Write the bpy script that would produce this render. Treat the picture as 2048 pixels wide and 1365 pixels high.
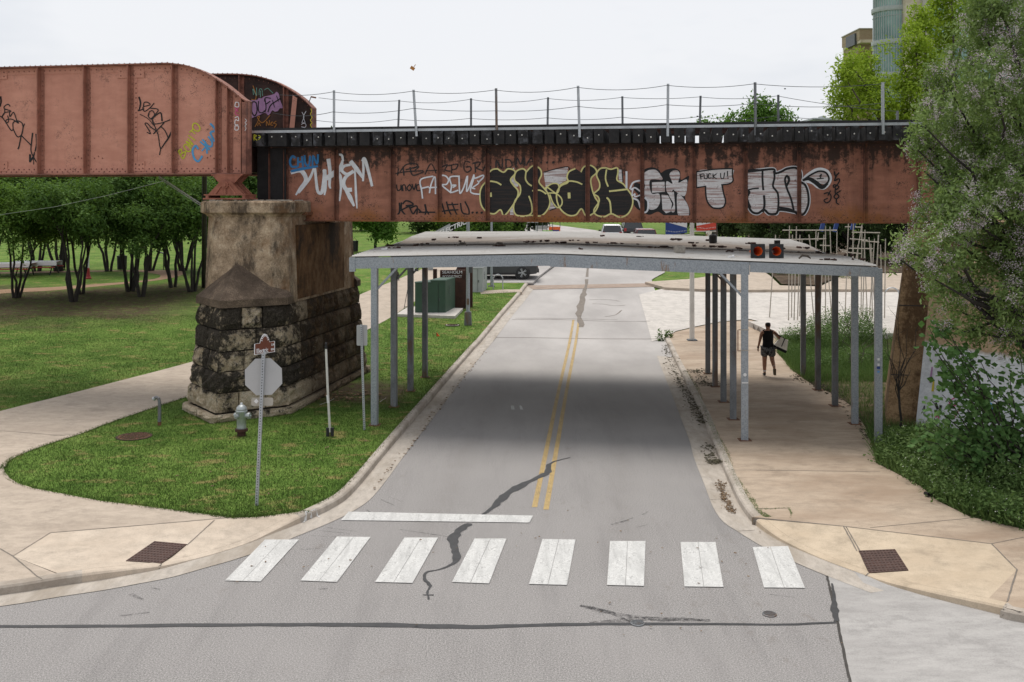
import bpy, bmesh, math, random
import numpy as np
from mathutils import Vector, Matrix
from mathutils.geometry import tessellate_polygon
from mathutils.bvhtree import BVHTree
R = math.radians
random.seed(7); rng = np.random.default_rng(7)
sc = bpy.context.scene
COL = sc.collection
for o in list(bpy.data.objects): bpy.data.objects.remove(o)

# ---------------------------------------------------------------- camera
H, F, CX, YH = 5.7, 2000.0, 1024.0, 400.0          # eye height, focal length in photo pixels, principal column, horizon row
cam = bpy.data.cameras.new('camera'); camo = bpy.data.objects.new('camera', cam); COL.objects.link(camo)
camo.location = (0, 0, H); camo.rotation_euler = (R(90), 0, 0)
cam.sensor_width = 36; cam.lens = F / 2048 * 36; cam.shift_y = -(682.5 - YH) / 2048
cam.clip_start = 0.1; cam.clip_end = 3000
sc.camera = camo
# ---------------------------------------------------------------- sky, sun, exposure
SUN_EL, SUN_AZ = R(71), R(-20)                     # azimuth measured from +Y (ahead of the camera) towards +X
w = bpy.data.worlds.new('World'); sc.world = w; w.use_nodes = True
nt = w.node_tree; nt.nodes.clear()
out = nt.nodes.new('ShaderNodeOutputWorld'); bgs = nt.nodes.new('ShaderNodeBackground'); bgc = nt.nodes.new('ShaderNodeBackground')
sky = nt.nodes.new('ShaderNodeTexSky'); sky.sky_type = 'NISHITA'; sky.sun_disc = False
sky.sun_elevation = SUN_EL; sky.sun_rotation = SUN_AZ; sky.air_density = 1.0; sky.dust_density = 3.0
nt.links.new(sky.outputs[0], bgs.inputs[0]); bgs.inputs[1].default_value = 0.06
tc = nt.nodes.new('ShaderNodeTexCoord'); mp = nt.nodes.new('ShaderNodeMapping'); mp.inputs['Scale'].default_value = (1.0, 1.0, 3.2)
nz = nt.nodes.new('ShaderNodeTexNoise'); nz.inputs['Scale'].default_value = 1.7; nz.inputs['Detail'].default_value = 5; nz.inputs['Roughness'].default_value = .55
rp = nt.nodes.new('ShaderNodeValToRGB'); rp.color_ramp.elements[0].position = .36; rp.color_ramp.elements[1].position = .58
rp.color_ramp.elements[0].color = (.39, .412, .45, 1); rp.color_ramp.elements[1].color = (.518, .523, .538, 1)
nt.links.new(tc.outputs['Generated'], mp.inputs[0]); nt.links.new(mp.outputs[0], nz.inputs['Vector']); nt.links.new(nz.outputs[0], rp.inputs[0])
nt.links.new(rp.outputs[0], bgc.inputs[0]); bgc.inputs[1].default_value = 1.0
mx = nt.nodes.new('ShaderNodeMixShader'); mx.inputs[0].default_value = 0.9
nt.links.new(bgs.outputs[0], mx.inputs[1]); nt.links.new(bgc.outputs[0], mx.inputs[2]); nt.links.new(mx.outputs[0], out.inputs[0])
sun = bpy.data.lights.new('sun', 'SUN'); suno = bpy.data.objects.new('sun', sun); COL.objects.link(suno)
sun.energy = 1.5; sun.angle = R(32); sun.color = (1, .955, .89)
sd = Vector((math.sin(SUN_AZ) * math.cos(SUN_EL), math.cos(SUN_AZ) * math.cos(SUN_EL), math.sin(SUN_EL)))
suno.rotation_euler = sd.to_track_quat('Z', 'Y').to_euler(); suno.location = (0, 10, 40)
sc.view_settings.view_transform = 'Standard'; sc.view_settings.look = 'None'; sc.view_settings.exposure = 0.85; sc.view_settings.gamma = 1.0
sc.view_settings.use_curve_mapping = False
sc.cycles.max_bounces = 6; sc.cycles.diffuse_bounces = 3; sc.cycles.transparent_max_bounces = 12
try: sc.cycles.use_denoising = True
except Exception: pass

# ---------------------------------------------------------------- geometry helpers
GP = [(0, 0), (36, 0), (40, .06), (46, .45), (58, 1.15), (100, 1.8), (170, 2.7), (420, 9)]
def gz(y):
    if y <= 36: return 0.0
    for (a, za), (b, zb) in zip(GP, GP[1:]):
        if y <= b: return za + (zb - za) * (y - a) / (b - a)
    return GP[-1][1]
def at(px, py, Y): return Vector(((px - CX) / F * Y, Y, H - (py - YH) / F * Y))
def G(px, py, dz=0.0):                               # where the sight line meets the ground (raised by dz)
    lo, hi = 2.0, 2000.0
    for _ in range(60):
        m = (lo + hi) / 2
        if H - (py - YH) / F * m > gz(m) + dz: lo = m
        else: hi = m
    return Vector(((px - CX) / F * lo, lo, gz(lo) + dz))
K = .176; _n = math.hypot(1, K)
UX, UY = 1 / _n, -K / _n                             # along the railway
VX, VY = K / _n, 1 / _n                              # across the railway, away from the viewer
V0 = 27 * VY                                         # near web of the deck girder
def uv(u, v, z): return Vector((u * UX + v * VX, u * UY + v * VY, z))
def onv(px, py, v):
    dx = (px - CX) / F; t = v / (dx * VX + VY)
    return Vector((dx * t, t, H - (py - YH) / F * t))
def uof(p): return p.x * UX + p.y * UY
def vof(p): return p.x * VX + p.y * VY

class MB:
    def __init__(s): s.v = []; s.f = []
    def add(s, vs, fs):
        n = len(s.v); s.v += [tuple(x) for x in vs]; s.f += [tuple(i + n for i in f) for f in fs]; return s
    def box(s, c, d, m=None):                        # centre, size, optional 3x3 matrix
        hx, hy, hz = d[0] / 2, d[1] / 2, d[2] / 2; c = Vector(c)
        ps = [Vector((x * hx, y * hy, z * hz)) for z in (-1, 1) for y in (-1, 1) for x in (-1, 1)]
        if m is not None: ps = [m @ p for p in ps]
        return s.add([c + p for p in ps], [(0, 2, 3, 1), (4, 5, 7, 6), (0, 1, 5, 4), (2, 6, 7, 3), (0, 4, 6, 2), (1, 3, 7, 5)])
    def hexa(s, a, b):                               # two quads (same winding) joined
        return s.add(list(a) + list(b), [(3, 2, 1, 0), (4, 5, 6, 7)] + [(i, (i + 1) % 4, 4 + (i + 1) % 4, 4 + i) for i in range(4)])
    def prism(s, a, b):                              # two equal loops joined, capped
        n = len(a); t = tess(a)
        return s.add(list(a) + list(b), [tuple(reversed(x)) for x in t] + [tuple(i + n for i in x) for x in t] + [(i, (i + 1) % n, n + (i + 1) % n, n + i) for i in range(n)])
    def tube(s, pts, r, n=8, cap=True):
        pts = [Vector(p) for p in pts]; rs = r if isinstance(r, (list, tuple)) else [r] * len(pts)
        rings = []; d0 = (pts[1] - pts[0]).normalized(); x = d0.orthogonal().normalized()
        for i, p in enumerate(pts):
            d = (pts[min(i + 1, len(pts) - 1)] - pts[max(i - 1, 0)])
            d = d.normalized() if d.length > 1e-9 else d0
            x = (x - d * x.dot(d)); x = x.normalized() if x.length > 1e-6 else d.orthogonal().normalized()
            y = d.cross(x)
            rings.append([p + (x * math.cos(2 * math.pi * k / n) + y * math.sin(2 * math.pi * k / n)) * rs[i] for k in range(n)])
        vs = [p for q in rings for p in q]; fs = []
        for i in range(len(pts) - 1):
            for k in range(n): fs.append((i * n + k, i * n + (k + 1) % n, (i + 1) * n + (k + 1) % n, (i + 1) * n + k))
        if cap: fs += [tuple(range(n))[::-1], tuple(range((len(pts) - 1) * n, len(pts) * n))]
        return s.add(vs, fs)
    def lathe(s, c, prof, n=16, m=None):             # prof: (radius, height)
        c = Vector(c); vs = []; fs = []
        for r, z in prof:
            for k in range(n):
                p = Vector((r * math.cos(2 * math.pi * k / n), r * math.sin(2 * math.pi * k / n), z))
                vs.append(c + (m @ p if m is not None else p))
        for i in range(len(prof) - 1):
            for k in range(n): fs.append((i * n + k, i * n + (k + 1) % n, (i + 1) * n + (k + 1) % n, (i + 1) * n + k))
        fs += [tuple(range(n))[::-1], tuple(range((len(prof) - 1) * n, len(prof) * n))]
        return s.add(vs, fs)
    def ubox(s, u0, u1, v0, v1, z0, z1):             # box in the railway frame
        q = lambda z: [uv(u0, v0, z), uv(u1, v0, z), uv(u1, v1, z), uv(u0, v1, z)]
        return s.hexa(q(z0), q(z1))
    def build(s, name, mat, parent=None, smooth=False, kind=None):
        me = bpy.data.meshes.new(name); me.from_pydata(s.v, [], s.f); me.update()
        return mkobj(name, me, mat, parent, smooth, kind)
def tess(loop): return [tuple(t) for t in tessellate_polygon([[Vector(p) for p in loop]])]
def mkobj(name, me, mat, parent=None, smooth=False, kind=None):
    if mat is not None and len(me.materials) == 0: me.materials.append(mat)
    if smooth: me.polygons.foreach_set('use_smooth', [True] * len(me.polygons))
    o = bpy.data.objects.new(name, me); COL.objects.link(o)
    if parent is not None: adopt(o, parent)
    if kind: o['kind'] = kind
    return o
def adopt(o, parent):
    o.parent = parent
    if not parent.get('_local'): o.matrix_parent_inverse = Matrix.Translation(parent.location).inverted()
def tag(o, label, cat=None, group=None, kind=None):
    o['label'] = label
    if cat: o['category'] = cat
    if group: o['group'] = group
    if kind: o['kind'] = kind
    return o
def thing(name, loc, label, cat, group=None, local=False, rz=0):
    o = bpy.data.objects.new(name, None); COL.objects.link(o); o.location = loc; o.rotation_euler = (0, 0, rz); o.empty_display_size = .2
    if local: o['_local'] = 1
    return tag(o, label, cat, group)
def structure(o): o['kind'] = 'structure'; return o
def copy_tree(o, parent=None):
    c = o.copy(); COL.objects.link(c)
    if parent is not None: c.parent = parent
    for ch in list(o.children): copy_tree(ch, c)
    return c
def catmull(pts, n=6, closed=False):
    P = [Vector(p) for p in pts]; N = len(P); out = []
    if N < 3: return P
    rngi = range(N if closed else N - 1)
    for i in rngi:
        g = (lambda k: P[k % N]) if closed else (lambda k: P[max(0, min(N - 1, k))])
        p0, p1, p2, p3 = g(i - 1), g(i), g(i + 1), g(i + 2)
        for k in range(n):
            t = k / n
            out.append(.5 * ((2 * p1) + (p2 - p0) * t + (2 * p0 - 5 * p1 + 4 * p2 - p3) * t * t + (3 * p1 - p0 - 3 * p2 + p3) * t ** 3))
    if not closed: out.append(P[-1])
    return out
def text_mesh(body, size, align='CENTER', bold=0.0, sx=1.0):
    cu = bpy.data.curves.new('txt', 'FONT'); cu.body = body; cu.size = size; cu.align_x = align; cu.align_y = 'CENTER'; cu.offset = bold; cu.resolution_u = 3
    cu.extrude = .003; o = bpy.data.objects.new('txt', cu); COL.objects.link(o)
    dg = bpy.context.evaluated_depsgraph_get(); me = bpy.data.meshes.new_from_object(o.evaluated_get(dg))
    bpy.data.objects.remove(o); me.transform(Matrix.Diagonal((sx, 1, 1, 1))); return me
def text(body, size, mat, origin, xdir, ydir, parent, name='lettering', **k):
    me = text_mesh(body, size, **k); x = Vector(xdir).normalized(); y = Vector(ydir).normalized(); z = x.cross(y)
    M = Matrix((x, y, z)).transposed().to_4x4(); M.translation = Vector(origin); me.transform(M)
    return mkobj(name, me, mat, parent)
# ---------------------------------------------------------------- materials
class NT:
    def __init__(s, name, coord='Object'):
        s.m = bpy.data.materials.new(name); s.m.use_nodes = True; s.t = s.m.node_tree; s.t.nodes.clear()
        s.o = s.t.nodes.new('ShaderNodeOutputMaterial'); s.tc = s.t.nodes.new('ShaderNodeTexCoord'); s.co = s.tc.outputs[coord]
    def n(s, typ, **k):
        x = s.t.nodes.new(typ)
        for a, b in k.items(): setattr(x, a, b)
        return x
    def lk(s, a, b):
        if hasattr(a, 'links') or isinstance(a, bpy.types.NodeSocket): s.t.links.new(a, b)
        else: b.default_value = a
    def map(s, scale=(1, 1, 1), rot=(0, 0, 0), loc=(0, 0, 0), vec=None):
        x = s.n('ShaderNodeMapping'); s.lk(vec or s.co, x.inputs[0]); x.inputs['Scale'].default_value = scale; x.inputs['Rotation'].default_value = rot; x.inputs['Location'].default_value = loc; return x.outputs[0]
    def noise(s, scale, detail=4, rough=.55, vec=None, dist=0.0):
        x = s.n('ShaderNodeTexNoise'); s.lk(vec or s.co, x.inputs['Vector']); x.inputs['Scale'].default_value = scale; x.inputs['Detail'].default_value = detail; x.inputs['Roughness'].default_value = rough; x.inputs['Distortion'].default_value = dist; return s.math('ADD', s.math('MULTIPLY', x.outputs[0], 1.6), -.3, True)
    def vor(s, scale, feat='F1', vec=None, out=0):
        x = s.n('ShaderNodeTexVoronoi', feature=feat); s.lk(vec or s.co, x.inputs['Vector']); x.inputs['Scale'].default_value = scale; return x.outputs[out]
    def ramp(s, fac, *stops):
        x = s.n('ShaderNodeValToRGB'); s.lk(fac, x.inputs[0]); e = x.color_ramp.elements
        while len(e) < len(stops): e.new(.5)
        for el, (p, c) in zip(e, stops):
            el.position = p; el.color = (c, c, c, 1) if isinstance(c, (int, float)) else (*c, 1)
        return x.outputs[0]
    def mix(s, fac, a, b, mode='MIX'):
        x = s.n('ShaderNodeMix', data_type='RGBA', blend_type=mode); s.lk(fac, x.inputs[0])
        for v, i in ((a, 6), (b, 7)):
            if isinstance(v, tuple): x.inputs[i].default_value = (*v, 1)
            else: s.lk(v, x.inputs[i])
        return x.outputs[2]
    def math(s, op, a, b=0.0, clamp=False):
        x = s.n('ShaderNodeMath', operation=op, use_clamp=clamp); s.lk(a, x.inputs[0]); s.lk(b, x.inputs[1]); return x.outputs[0]
    def sep(s, i, vec=None):
        x = s.n('ShaderNodeSeparateXYZ'); s.lk(vec or s.co, x.inputs[0]); return x.outputs[i]
    def rand(s): return s.n('ShaderNodeObjectInfo').outputs['Random']
    def bump(s, h, strength=.3, dist=.02):
        x = s.n('ShaderNodeBump'); s.lk(h, x.inputs['Height']); x.inputs['Strength'].default_value = strength; x.inputs['Distance'].default_value = dist; return x.outputs[0]
    def done(s, col, rough=.8, metal=0.0, bump=None, spec=.5, alpha=None, trans=None):
        b = s.n('ShaderNodeBsdfPrincipled')
        if isinstance(col, tuple): b.inputs['Base Color'].default_value = (*col, 1)
        else: s.lk(col, b.inputs['Base Color'])
        s.lk(rough, b.inputs['Roughness']); b.inputs['Metallic'].default_value = metal; b.inputs['Specular IOR Level'].default_value = spec
        if bump is not None: s.lk(bump, b.inputs['Normal'])
        if alpha is not None: s.lk(alpha, b.inputs['Alpha'])
        sh = b.outputs[0]
        if trans is not None:
            tr = s.n('ShaderNodeBsdfTranslucent')
            if isinstance(trans[1], tuple): tr.inputs[0].default_value = (*trans[1], 1)
            else: s.lk(trans[1], tr.inputs[0])
            mx = s.n('ShaderNodeMixShader'); mx.inputs[0].default_value = trans[0]; s.lk(sh, mx.inputs[1]); s.lk(tr.outputs[0], mx.inputs[2]); sh = mx.outputs[0]
        s.lk(sh, s.o.inputs[0]); return s.m
M = {}
def simple(name, c, rough=.7, metal=0.0, var=.25, scale=6.0, bump=.0, fine=60.0, spec=.5):
    t = NT(name); d = tuple(x * (1 - var) for x in c); l = tuple(min(1, x * (1 + var * .7)) for x in c)
    n1 = t.noise(scale, 5); n2 = t.noise(fine, 3)
    col = t.ramp(t.math('ADD', t.math('MULTIPLY', n1, .65), t.math('MULTIPLY', n2, .35)), (.32, d), (.5, c), (.68, l))
    M[name] = t.done(col, rough, metal, t.bump(t.math('ADD', n1, n2), bump, .01) if bump else None, spec); return M[name]

# asphalt: aggregate speckle, tyre polish, oil drips; pale concrete surfacing further up the street, grazing sheen partly put into its colour
t = NT('asphalt')
sp = t.noise(46, 4, .75); sp2 = t.noise(130, 2, .8); big = t.noise(.45, 5, .6); str_ = t.noise(1.0, 5, .65, t.map((2.2, .22, 1), (0, 0, R(-5))))
base = t.ramp(t.math('ADD', t.math('MULTIPLY', sp, .5), t.math('MULTIPLY', sp2, .5)), (.36, (.112, .107, .104)), (.5, (.262, .249, .24)), (.64, (.46, .437, .422)))
base = t.mix(t.ramp(big, (.3, 0.0), (.8, .4)), base, (.32, .303, .293))
base = t.mix(t.ramp(str_, (.5, 0.0), (.85, .28)), base, (.15, .142, .14))
spots = t.ramp(t.noise(11, 3, .6), (.86, 0.0), (.93, .35)); base = t.mix(spots, base, (.11, .103, .1))
drip = t.math('MULTIPLY', t.ramp(t.noise(3.4, 5, .7, t.map((1, .55, 1))), (.62, 0.0), (.8, .45)), t.ramp(t.noise(.22, 2, .5, t.map(loc=(3.3, 1.2, 0))), (.5, 0.0), (.65, 1.0))); base = t.mix(drip, base, (.18, .155, .135))
q = t.math('SUBTRACT', t.sep(0), t.math('MULTIPLY', t.sep(1), .086)); q = t.math('ADD', q, t.math('MULTIPLY', t.math('SUBTRACT', t.noise(.6, 4), .5), .35))
lane = t.math('MULTIPLY', t.ramp(t.math('ADD', t.math('MULTIPLY', q, .1), .5), (.16, 0.0), (.2, .24), (.245, 0.0), (.5, 0.0), (.545, .2), (.59, 0.0)), t.ramp(t.math('MULTIPLY', t.sep(1), .01), (.135, 0.0), (.17, 1.0))); base = t.mix(t.math('MULTIPLY', lane, t.ramp(t.noise(2.4, 6, .75), (.3, .3), (.7, 1.0))), base, (.15, .135, .122))
far = t.ramp(t.math('ADD', t.math('MULTIPLY', t.sep(1), .01), t.math('MULTIPLY', t.noise(.5, 4), .05)), (.26, 0.0), (.4, 1.0))
conc = t.ramp(t.math('ADD', t.math('MULTIPLY', sp, .35), t.math('MULTIPLY', t.noise(.35, 5, .6, t.map((1, .4, 1))), .65)), (.35, (.34, .32, .305)), (.65, (.45, .425, .405)))
M['asphalt'] = t.done(t.mix(far, base, conc), .88, 0, t.bump(t.math('ADD', sp, sp2), .5, .008), .25)

def concrete(name, c, stain, streak=(1, 1, 1), amt=.6, rough=.9):
    t = NT(name); big = t.noise(.5, 6, .65, t.map(streak)); mid = t.noise(3.1, 6, .7, t.map(streak)); fi = t.noise(70, 3, .7)
    d = tuple(x * .8 for x in c); l = tuple(min(.9, x * 1.14) for x in c)
    col = t.ramp(t.math('ADD', t.math('MULTIPLY', mid, .55), t.math('MULTIPLY', fi, .45)), (.34, d), (.5, c), (.66, l))
    col = t.mix(t.ramp(big, (.42, 0.0), (.75, amt)), col, stain)
    col = t.mix(t.ramp(t.noise(150, 2, .6), (.6, 0.0), (.9, .35)), col, tuple(x * .6 for x in c))
    col = t.mix(t.ramp(t.vor(3.1), (.0, .5), (.03, 0.0)), col, tuple(x * .3 for x in c))
    col = t.mix(t.ramp(t.noise(1.6, 7, .75), (.56, 0.0), (.75, .45)), col, tuple(x * .55 for x in c))
    M[name] = t.done(col, rough, 0, t.bump(fi, .25, .004), .25); return M[name]
concrete('walk_left', (.435, .365, .295), (.36, .295, .235), (1, 1.6, 1))
concrete('walk_right', (.42, .335, .255), (.28, .2, .14), (.7, 1.5, 1), .7)
concrete('ramp_left', (.52, .44, .355), (.45, .36, .275), amt=.5)
concrete('ramp_right', (.5, .41, .305), (.43, .335, .235), amt=.55)
concrete('pad', (.37, .355, .34), (.29, .275, .265), (.6, 1.6, 1), .6)
concrete('kerb', (.45, .4, .345), (.27, .225, .18), (2, 2, 2), .8)
concrete('gutter', (.43, .385, .335), (.28, .235, .185), (2.5, .8, 1), .75)
concrete('plaza', (.52, .485, .445), (.45, .42, .385), amt=.4)
simple('tar', (.035, .035, .037), .55, 0, .3, 9, .2)
simple('joint', (.05, .045, .04), .9)
simple('groove', (.18, .155, .13), .95)

def paint(name, c, wear, lo=.55, hi=.66, sc_=5.0):
    t = NT(name); n1 = t.noise(sc_, 6, .7); n2 = t.noise(45, 3, .75); sm = t.noise(1.0, 5, .6, t.map((9, 1.1, 1), (0, 0, R(-8))))
    col = t.ramp(n1, (.3, tuple(x * .8 for x in c)), (.65, c)); col = t.mix(t.ramp(sm, (.42, 0.0), (.8, .6)), col, tuple(x * .6 for x in c))
    al = t.ramp(t.math('ADD', t.math('MULTIPLY', n1, .4), t.math('MULTIPLY', n2, .6)), (lo, 1.0), (hi, wear))
    M[name] = t.done(col, .7, 0, None, .3, al); return M[name]
paint('white_paint', (.63, .625, .605), .2, .52, .82); paint('yellow_paint', (.52, .37, .16), .2, .46, .72)

def grass(name, cs, dry, soil=None, lowc=.58):
    t = NT(name); n1 = t.noise(.55, 6, .7); n2 = t.noise(9, 4, .7); n3 = t.noise(55, 3, .7)
    f = t.math('ADD', t.math('MULTIPLY', n1, .4), t.math('ADD', t.math('MULTIPLY', n2, .3), t.math('MULTIPLY', n3, .3)))
    col = t.ramp(f, (.36, cs[0]), (.5, cs[1]), (.62, cs[2])); col = t.mix(t.ramp(t.noise(1.3, 6, .72, t.map((1, 1.5, 1))), (lowc, 0.0), (lowc + .12, .8)), col, dry)
    if soil: col = t.mix(soil(t), col, (.075, .05, .034))
    M[name] = t.done(col, .9, 0, t.bump(t.math('ADD', n2, n3), .35, .03), .1); return M[name]
def under_bridge_soil(t):                            # bare earth where nothing grows below the bridge, and below the tree row
    v = t.math('ADD', t.math('MULTIPLY', t.sep(0), VX), t.math('MULTIPLY', t.sep(1), VY)); v = t.math('ADD', v, t.math('MULTIPLY', t.noise(.8, 4), 1.6))
    a = t.math('MULTIPLY', t.ramp(t.math('MULTIPLY', v, .01), (.262, 0.0), (.274, 1.0), (.295, 1.0), (.31, 0.0)), t.ramp(t.math('ADD', t.math('MULTIPLY', t.sep(0), .1), .9), (.22, 0.0), (.32, 1.0), (.58, 1.0), (.62, 0.0)))
    y2 = t.math('ADD', t.sep(1), t.math('MULTIPLY', t.noise(.35, 5), 5.0)); b = t.math('MULTIPLY', t.ramp(t.math('MULTIPLY', y2, .01), (.445, 0.0), (.468, 1.0), (.545, 1.0), (.58, .0)), t.ramp(t.math('ADD', t.math('MULTIPLY', t.sep(0), .02), 1.0), (.66, 1.0), (.735, 0.0)))
    return t.math('MULTIPLY', t.math('MAXIMUM', a, b), t.ramp(t.noise(3.5, 5), (.3, .55), (.55, .95)))
grass('lawn', ((.05, .1, .016), (.1, .175, .03), (.16, .235, .052)), (.25, .21, .08), under_bridge_soil)
grass('soil_weed', ((.05, .045, .025), (.08, .075, .035), (.09, .11, .03)), (.16, .12, .08), None, .5)
grass('mulch', ((.03, .02, .014), (.06, .042, .03), (.09, .065, .045)), (.12, .09, .06), None, .5)
t = NT('blade'); n1 = t.noise(.55, 6, .7); n2 = t.noise(8, 3); M['blade'] = t.done(t.mix(t.ramp(t.noise(1.3, 6, .72, t.map((1, 1.5, 1))), (.58, 0.0), (.8, .85)), t.ramp(t.math('ADD', t.math('MULTIPLY', n1, .5), t.math('MULTIPLY', n2, .5)), (.22, (.028, .055, .013)), (.5, (.07, .112, .028)), (.78, (.14, .175, .058))), (.26, .21, .1)), .9, 0, None, .1, None, (.15, (.07, .13, .02)))
concrete('dirt_path', (.32, .205, .13), (.25, .155, .095), amt=.5)
concrete('pavers', (.33, .26, .21), (.27, .2, .16), amt=.5)

# bridge paint: salmon brown, flaking to black primer, rust at foot
def girder(name, c1, c2, top=None, foot=None, grime=.5, streak=.5):
    t = NT(name); big = t.noise(.9, 6, .65); mid = t.noise(4.5, 7, .75); fi = t.noise(38, 4, .75); st = t.noise(1.0, 5, .6, t.map((5.5, 5.5, .45)))
    col = t.ramp(t.math('ADD', t.math('MULTIPLY', big, .5), t.math('MULTIPLY', t.noise(2.2, 5, .6, t.map((1, 1, 2.6))), .5)), (.35, c2), (.62, c1))
    col = t.mix(t.ramp(st, (.48, 0.0), (.8, streak)), col, tuple(x * .55 for x in c2))
    z = t.sep(2)
    if foot: # rust bleeding down onto the foot of the plates
        f = t.ramp(t.math('ADD', t.math('MULTIPLY', t.math('SUBTRACT', z, foot[0]), 1.0 / foot[1]), t.math('MULTIPLY', t.math('SUBTRACT', mid, .5), .9)), (.15, 1.0), (.85, 0.0))
        f = t.math('MULTIPLY', f, t.ramp(t.noise(.55, 4, .6, t.map(loc=(7, 2, 0))), (.42, .12), (.6, 1.0))); col = t.mix(f, col, (.27, .105, .03))
    if top:  # creosote and soot that has run down from the ties
        f = t.ramp(t.math('ADD', t.math('MULTIPLY', t.math('SUBTRACT', top[0], z), 1.0 / top[1]), t.math('ADD', t.math('MULTIPLY', t.math('SUBTRACT', .5, st), 1.1), t.math('MULTIPLY', t.math('SUBTRACT', .5, mid), 1.5))), (.26, 1.0), (.6, 0.0))
        col = t.mix(t.math('MULTIPLY', f, .9), col, (.024, .015, .012))
    fl = t.math('MULTIPLY', t.ramp(t.math('ADD', t.math('MULTIPLY', fi, .55), t.math('MULTIPLY', mid, .45)), (.55, 0.0), (.62, 1.0)), t.ramp(big, (.45, 0.0), (.66, 1.0)))
    col = t.mix(t.math('MULTIPLY', fl, grime), col, (.035, .022, .018))
    M[name] = t.done(col, .72, 0, t.bump(t.math('ADD', fi, fl), .22, .006), .35); return M[name]
girder('salmon', (.57, .275, .2), (.48, .22, .158), None, None, .7, .12)
girder('salmon_mid', (.38, .165, .115), (.27, .115, .08), None, None, .9, .4)  # darker copy of salmon for the stiffeners, their side shading put into the colour
girder('salmon_edge', (.32, .135, .095), (.15, .064, .048), None, None, .9)
girder('brown', (.37, .16, .105), (.25, .105, .068), (7.22, 1.0), (5.1, .62), 1.0, .45)
girder('brown_trim', (.2, .08, .052), (.1, .042, .03), (7.2, .6), (5.1, .6), .9)
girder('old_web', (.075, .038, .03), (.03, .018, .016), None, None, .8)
girder('bearing', (.38, .15, .1), (.26, .095, .06), None, None, .7)
simple('creosote', (.014, .013, .014), .75, 0, .6, 3, .3)
t = NT('tie'); n1 = t.noise(6, 6, .7); rnd = t.rand(); M['tie'] = t.done(t.mix(t.math('MULTIPLY', t.ramp(n1, (.5, 0.0), (.72, .8)), t.ramp(rnd, (.45, 0.0), (.8, 1.0))), t.ramp(n1, (.3, (.006, .006, .007)), (.7, (.02, .018, .018))), (.085, .088, .1)), .8, 0, t.bump(n1, .4, .01))
t = NT('galvanized'); v = t.vor(26); v2 = t.vor(60); n1 = t.noise(1.5, 6, .7, t.map((1, 1, .6))); col = t.ramp(t.math('ADD', t.math('MULTIPLY', v, .6), t.math('MULTIPLY', v2, .6)), (.15, (.19, .215, .24)), (.45, (.26, .285, .31)), (.8, (.35, .38, .41))); col = t.mix(t.ramp(n1, (.5, 0.0), (.85, .5)), col, (.36, .385, .41))
M['galvanized'] = t.done(t.mix(t.ramp(t.noise(3.3, 5, .7, t.map((1, 1, .25))), (.66, 0.0), (.76, .7)), col, (.24, .13, .06)), .5, .35)
t = NT('galvanized_dull'); n1 = t.noise(2.2, 6, .7, t.map((1, 1, .35))); col = t.ramp(t.math('ADD', t.math('MULTIPLY', n1, .7), t.math('MULTIPLY', t.noise(40, 3), .3)), (.35, (.12, .125, .13)), (.6, (.21, .22, .23))); M['galvanized_dull'] = t.done(t.mix(t.ramp(t.noise(1.2, 5, .7, t.map((1, 1, .3))), (.56, 0.0), (.7, .75)), col, (.16, .09, .05)), .6, .25)
simple('steel_light', (.42, .44, .46), .45, .4, .15, 4); simple('steel_dark', (.1, .105, .11), .5, .4); simple('sign_back', (.43, .43, .43), .5, .25, .06, 2)
simple('sign_tan', (.4, .37, .32), .55, .1, .06, 2); simple('white', (.72, .72, .72), .55, 0, .06, 3); simple('off_white', (.6, .58, .54), .6, 0, .12, 3); simple('black', (.012, .012, .013), .5, 0, .3, 5)
simple('sign_brown', (.13, .035, .016), .5, 0, .1); simple('rust_dark', (.05, .02, .013), .85, 0, .5, 3, .3); simple('rust_brown', (.16, .07, .035), .9, 0, .45, 7, .4); simple('plate_iron', (.075, .042, .034), .75, .1, .35, 14, .4)
simple('cabinet_green', (.035, .075, .05), .5, 0, .12, 2); simple('cabinet_grey', (.36, .38, .38), .55, 0, .1, 2); simple('hydrant', (.4, .425, .43), .4, .45, .12, 12); simple('cone_orange', (.75, .13, .02), .5, 0, .15, 9)
simple('rubber', (.018, .018, .02), .7, 0, .3); simple('glass_dark', (.012, .015, .018), .08, 0, .1, 1, 0, 8, .8); simple('red', (.35, .03, .03), .5, 0, .15); simple('banner_blue', (.025, .06, .23), .7, 0, .08); simple('banner_red', (.62, .07, .04), .7, 0, .08)
simple('orange_flag', (.85, .14, .03), .6); simple('teal', (.08, .3, .36), .5); simple('lime', (.2, .55, .06), .5); simple('sky_blue', (.1, .32, .65), .5); simple('wood_pale', (.43, .39, .335), .8, 0, .2, 5); simple('dead_leaf', (.17, .11, .06), .9, 0, .6, 30); simple('litter', (.085, .075, .045), .95, 0, .6, 25)
simple('block', (.33, .3, .26), .95, 0, .2, 20, .5)
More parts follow.
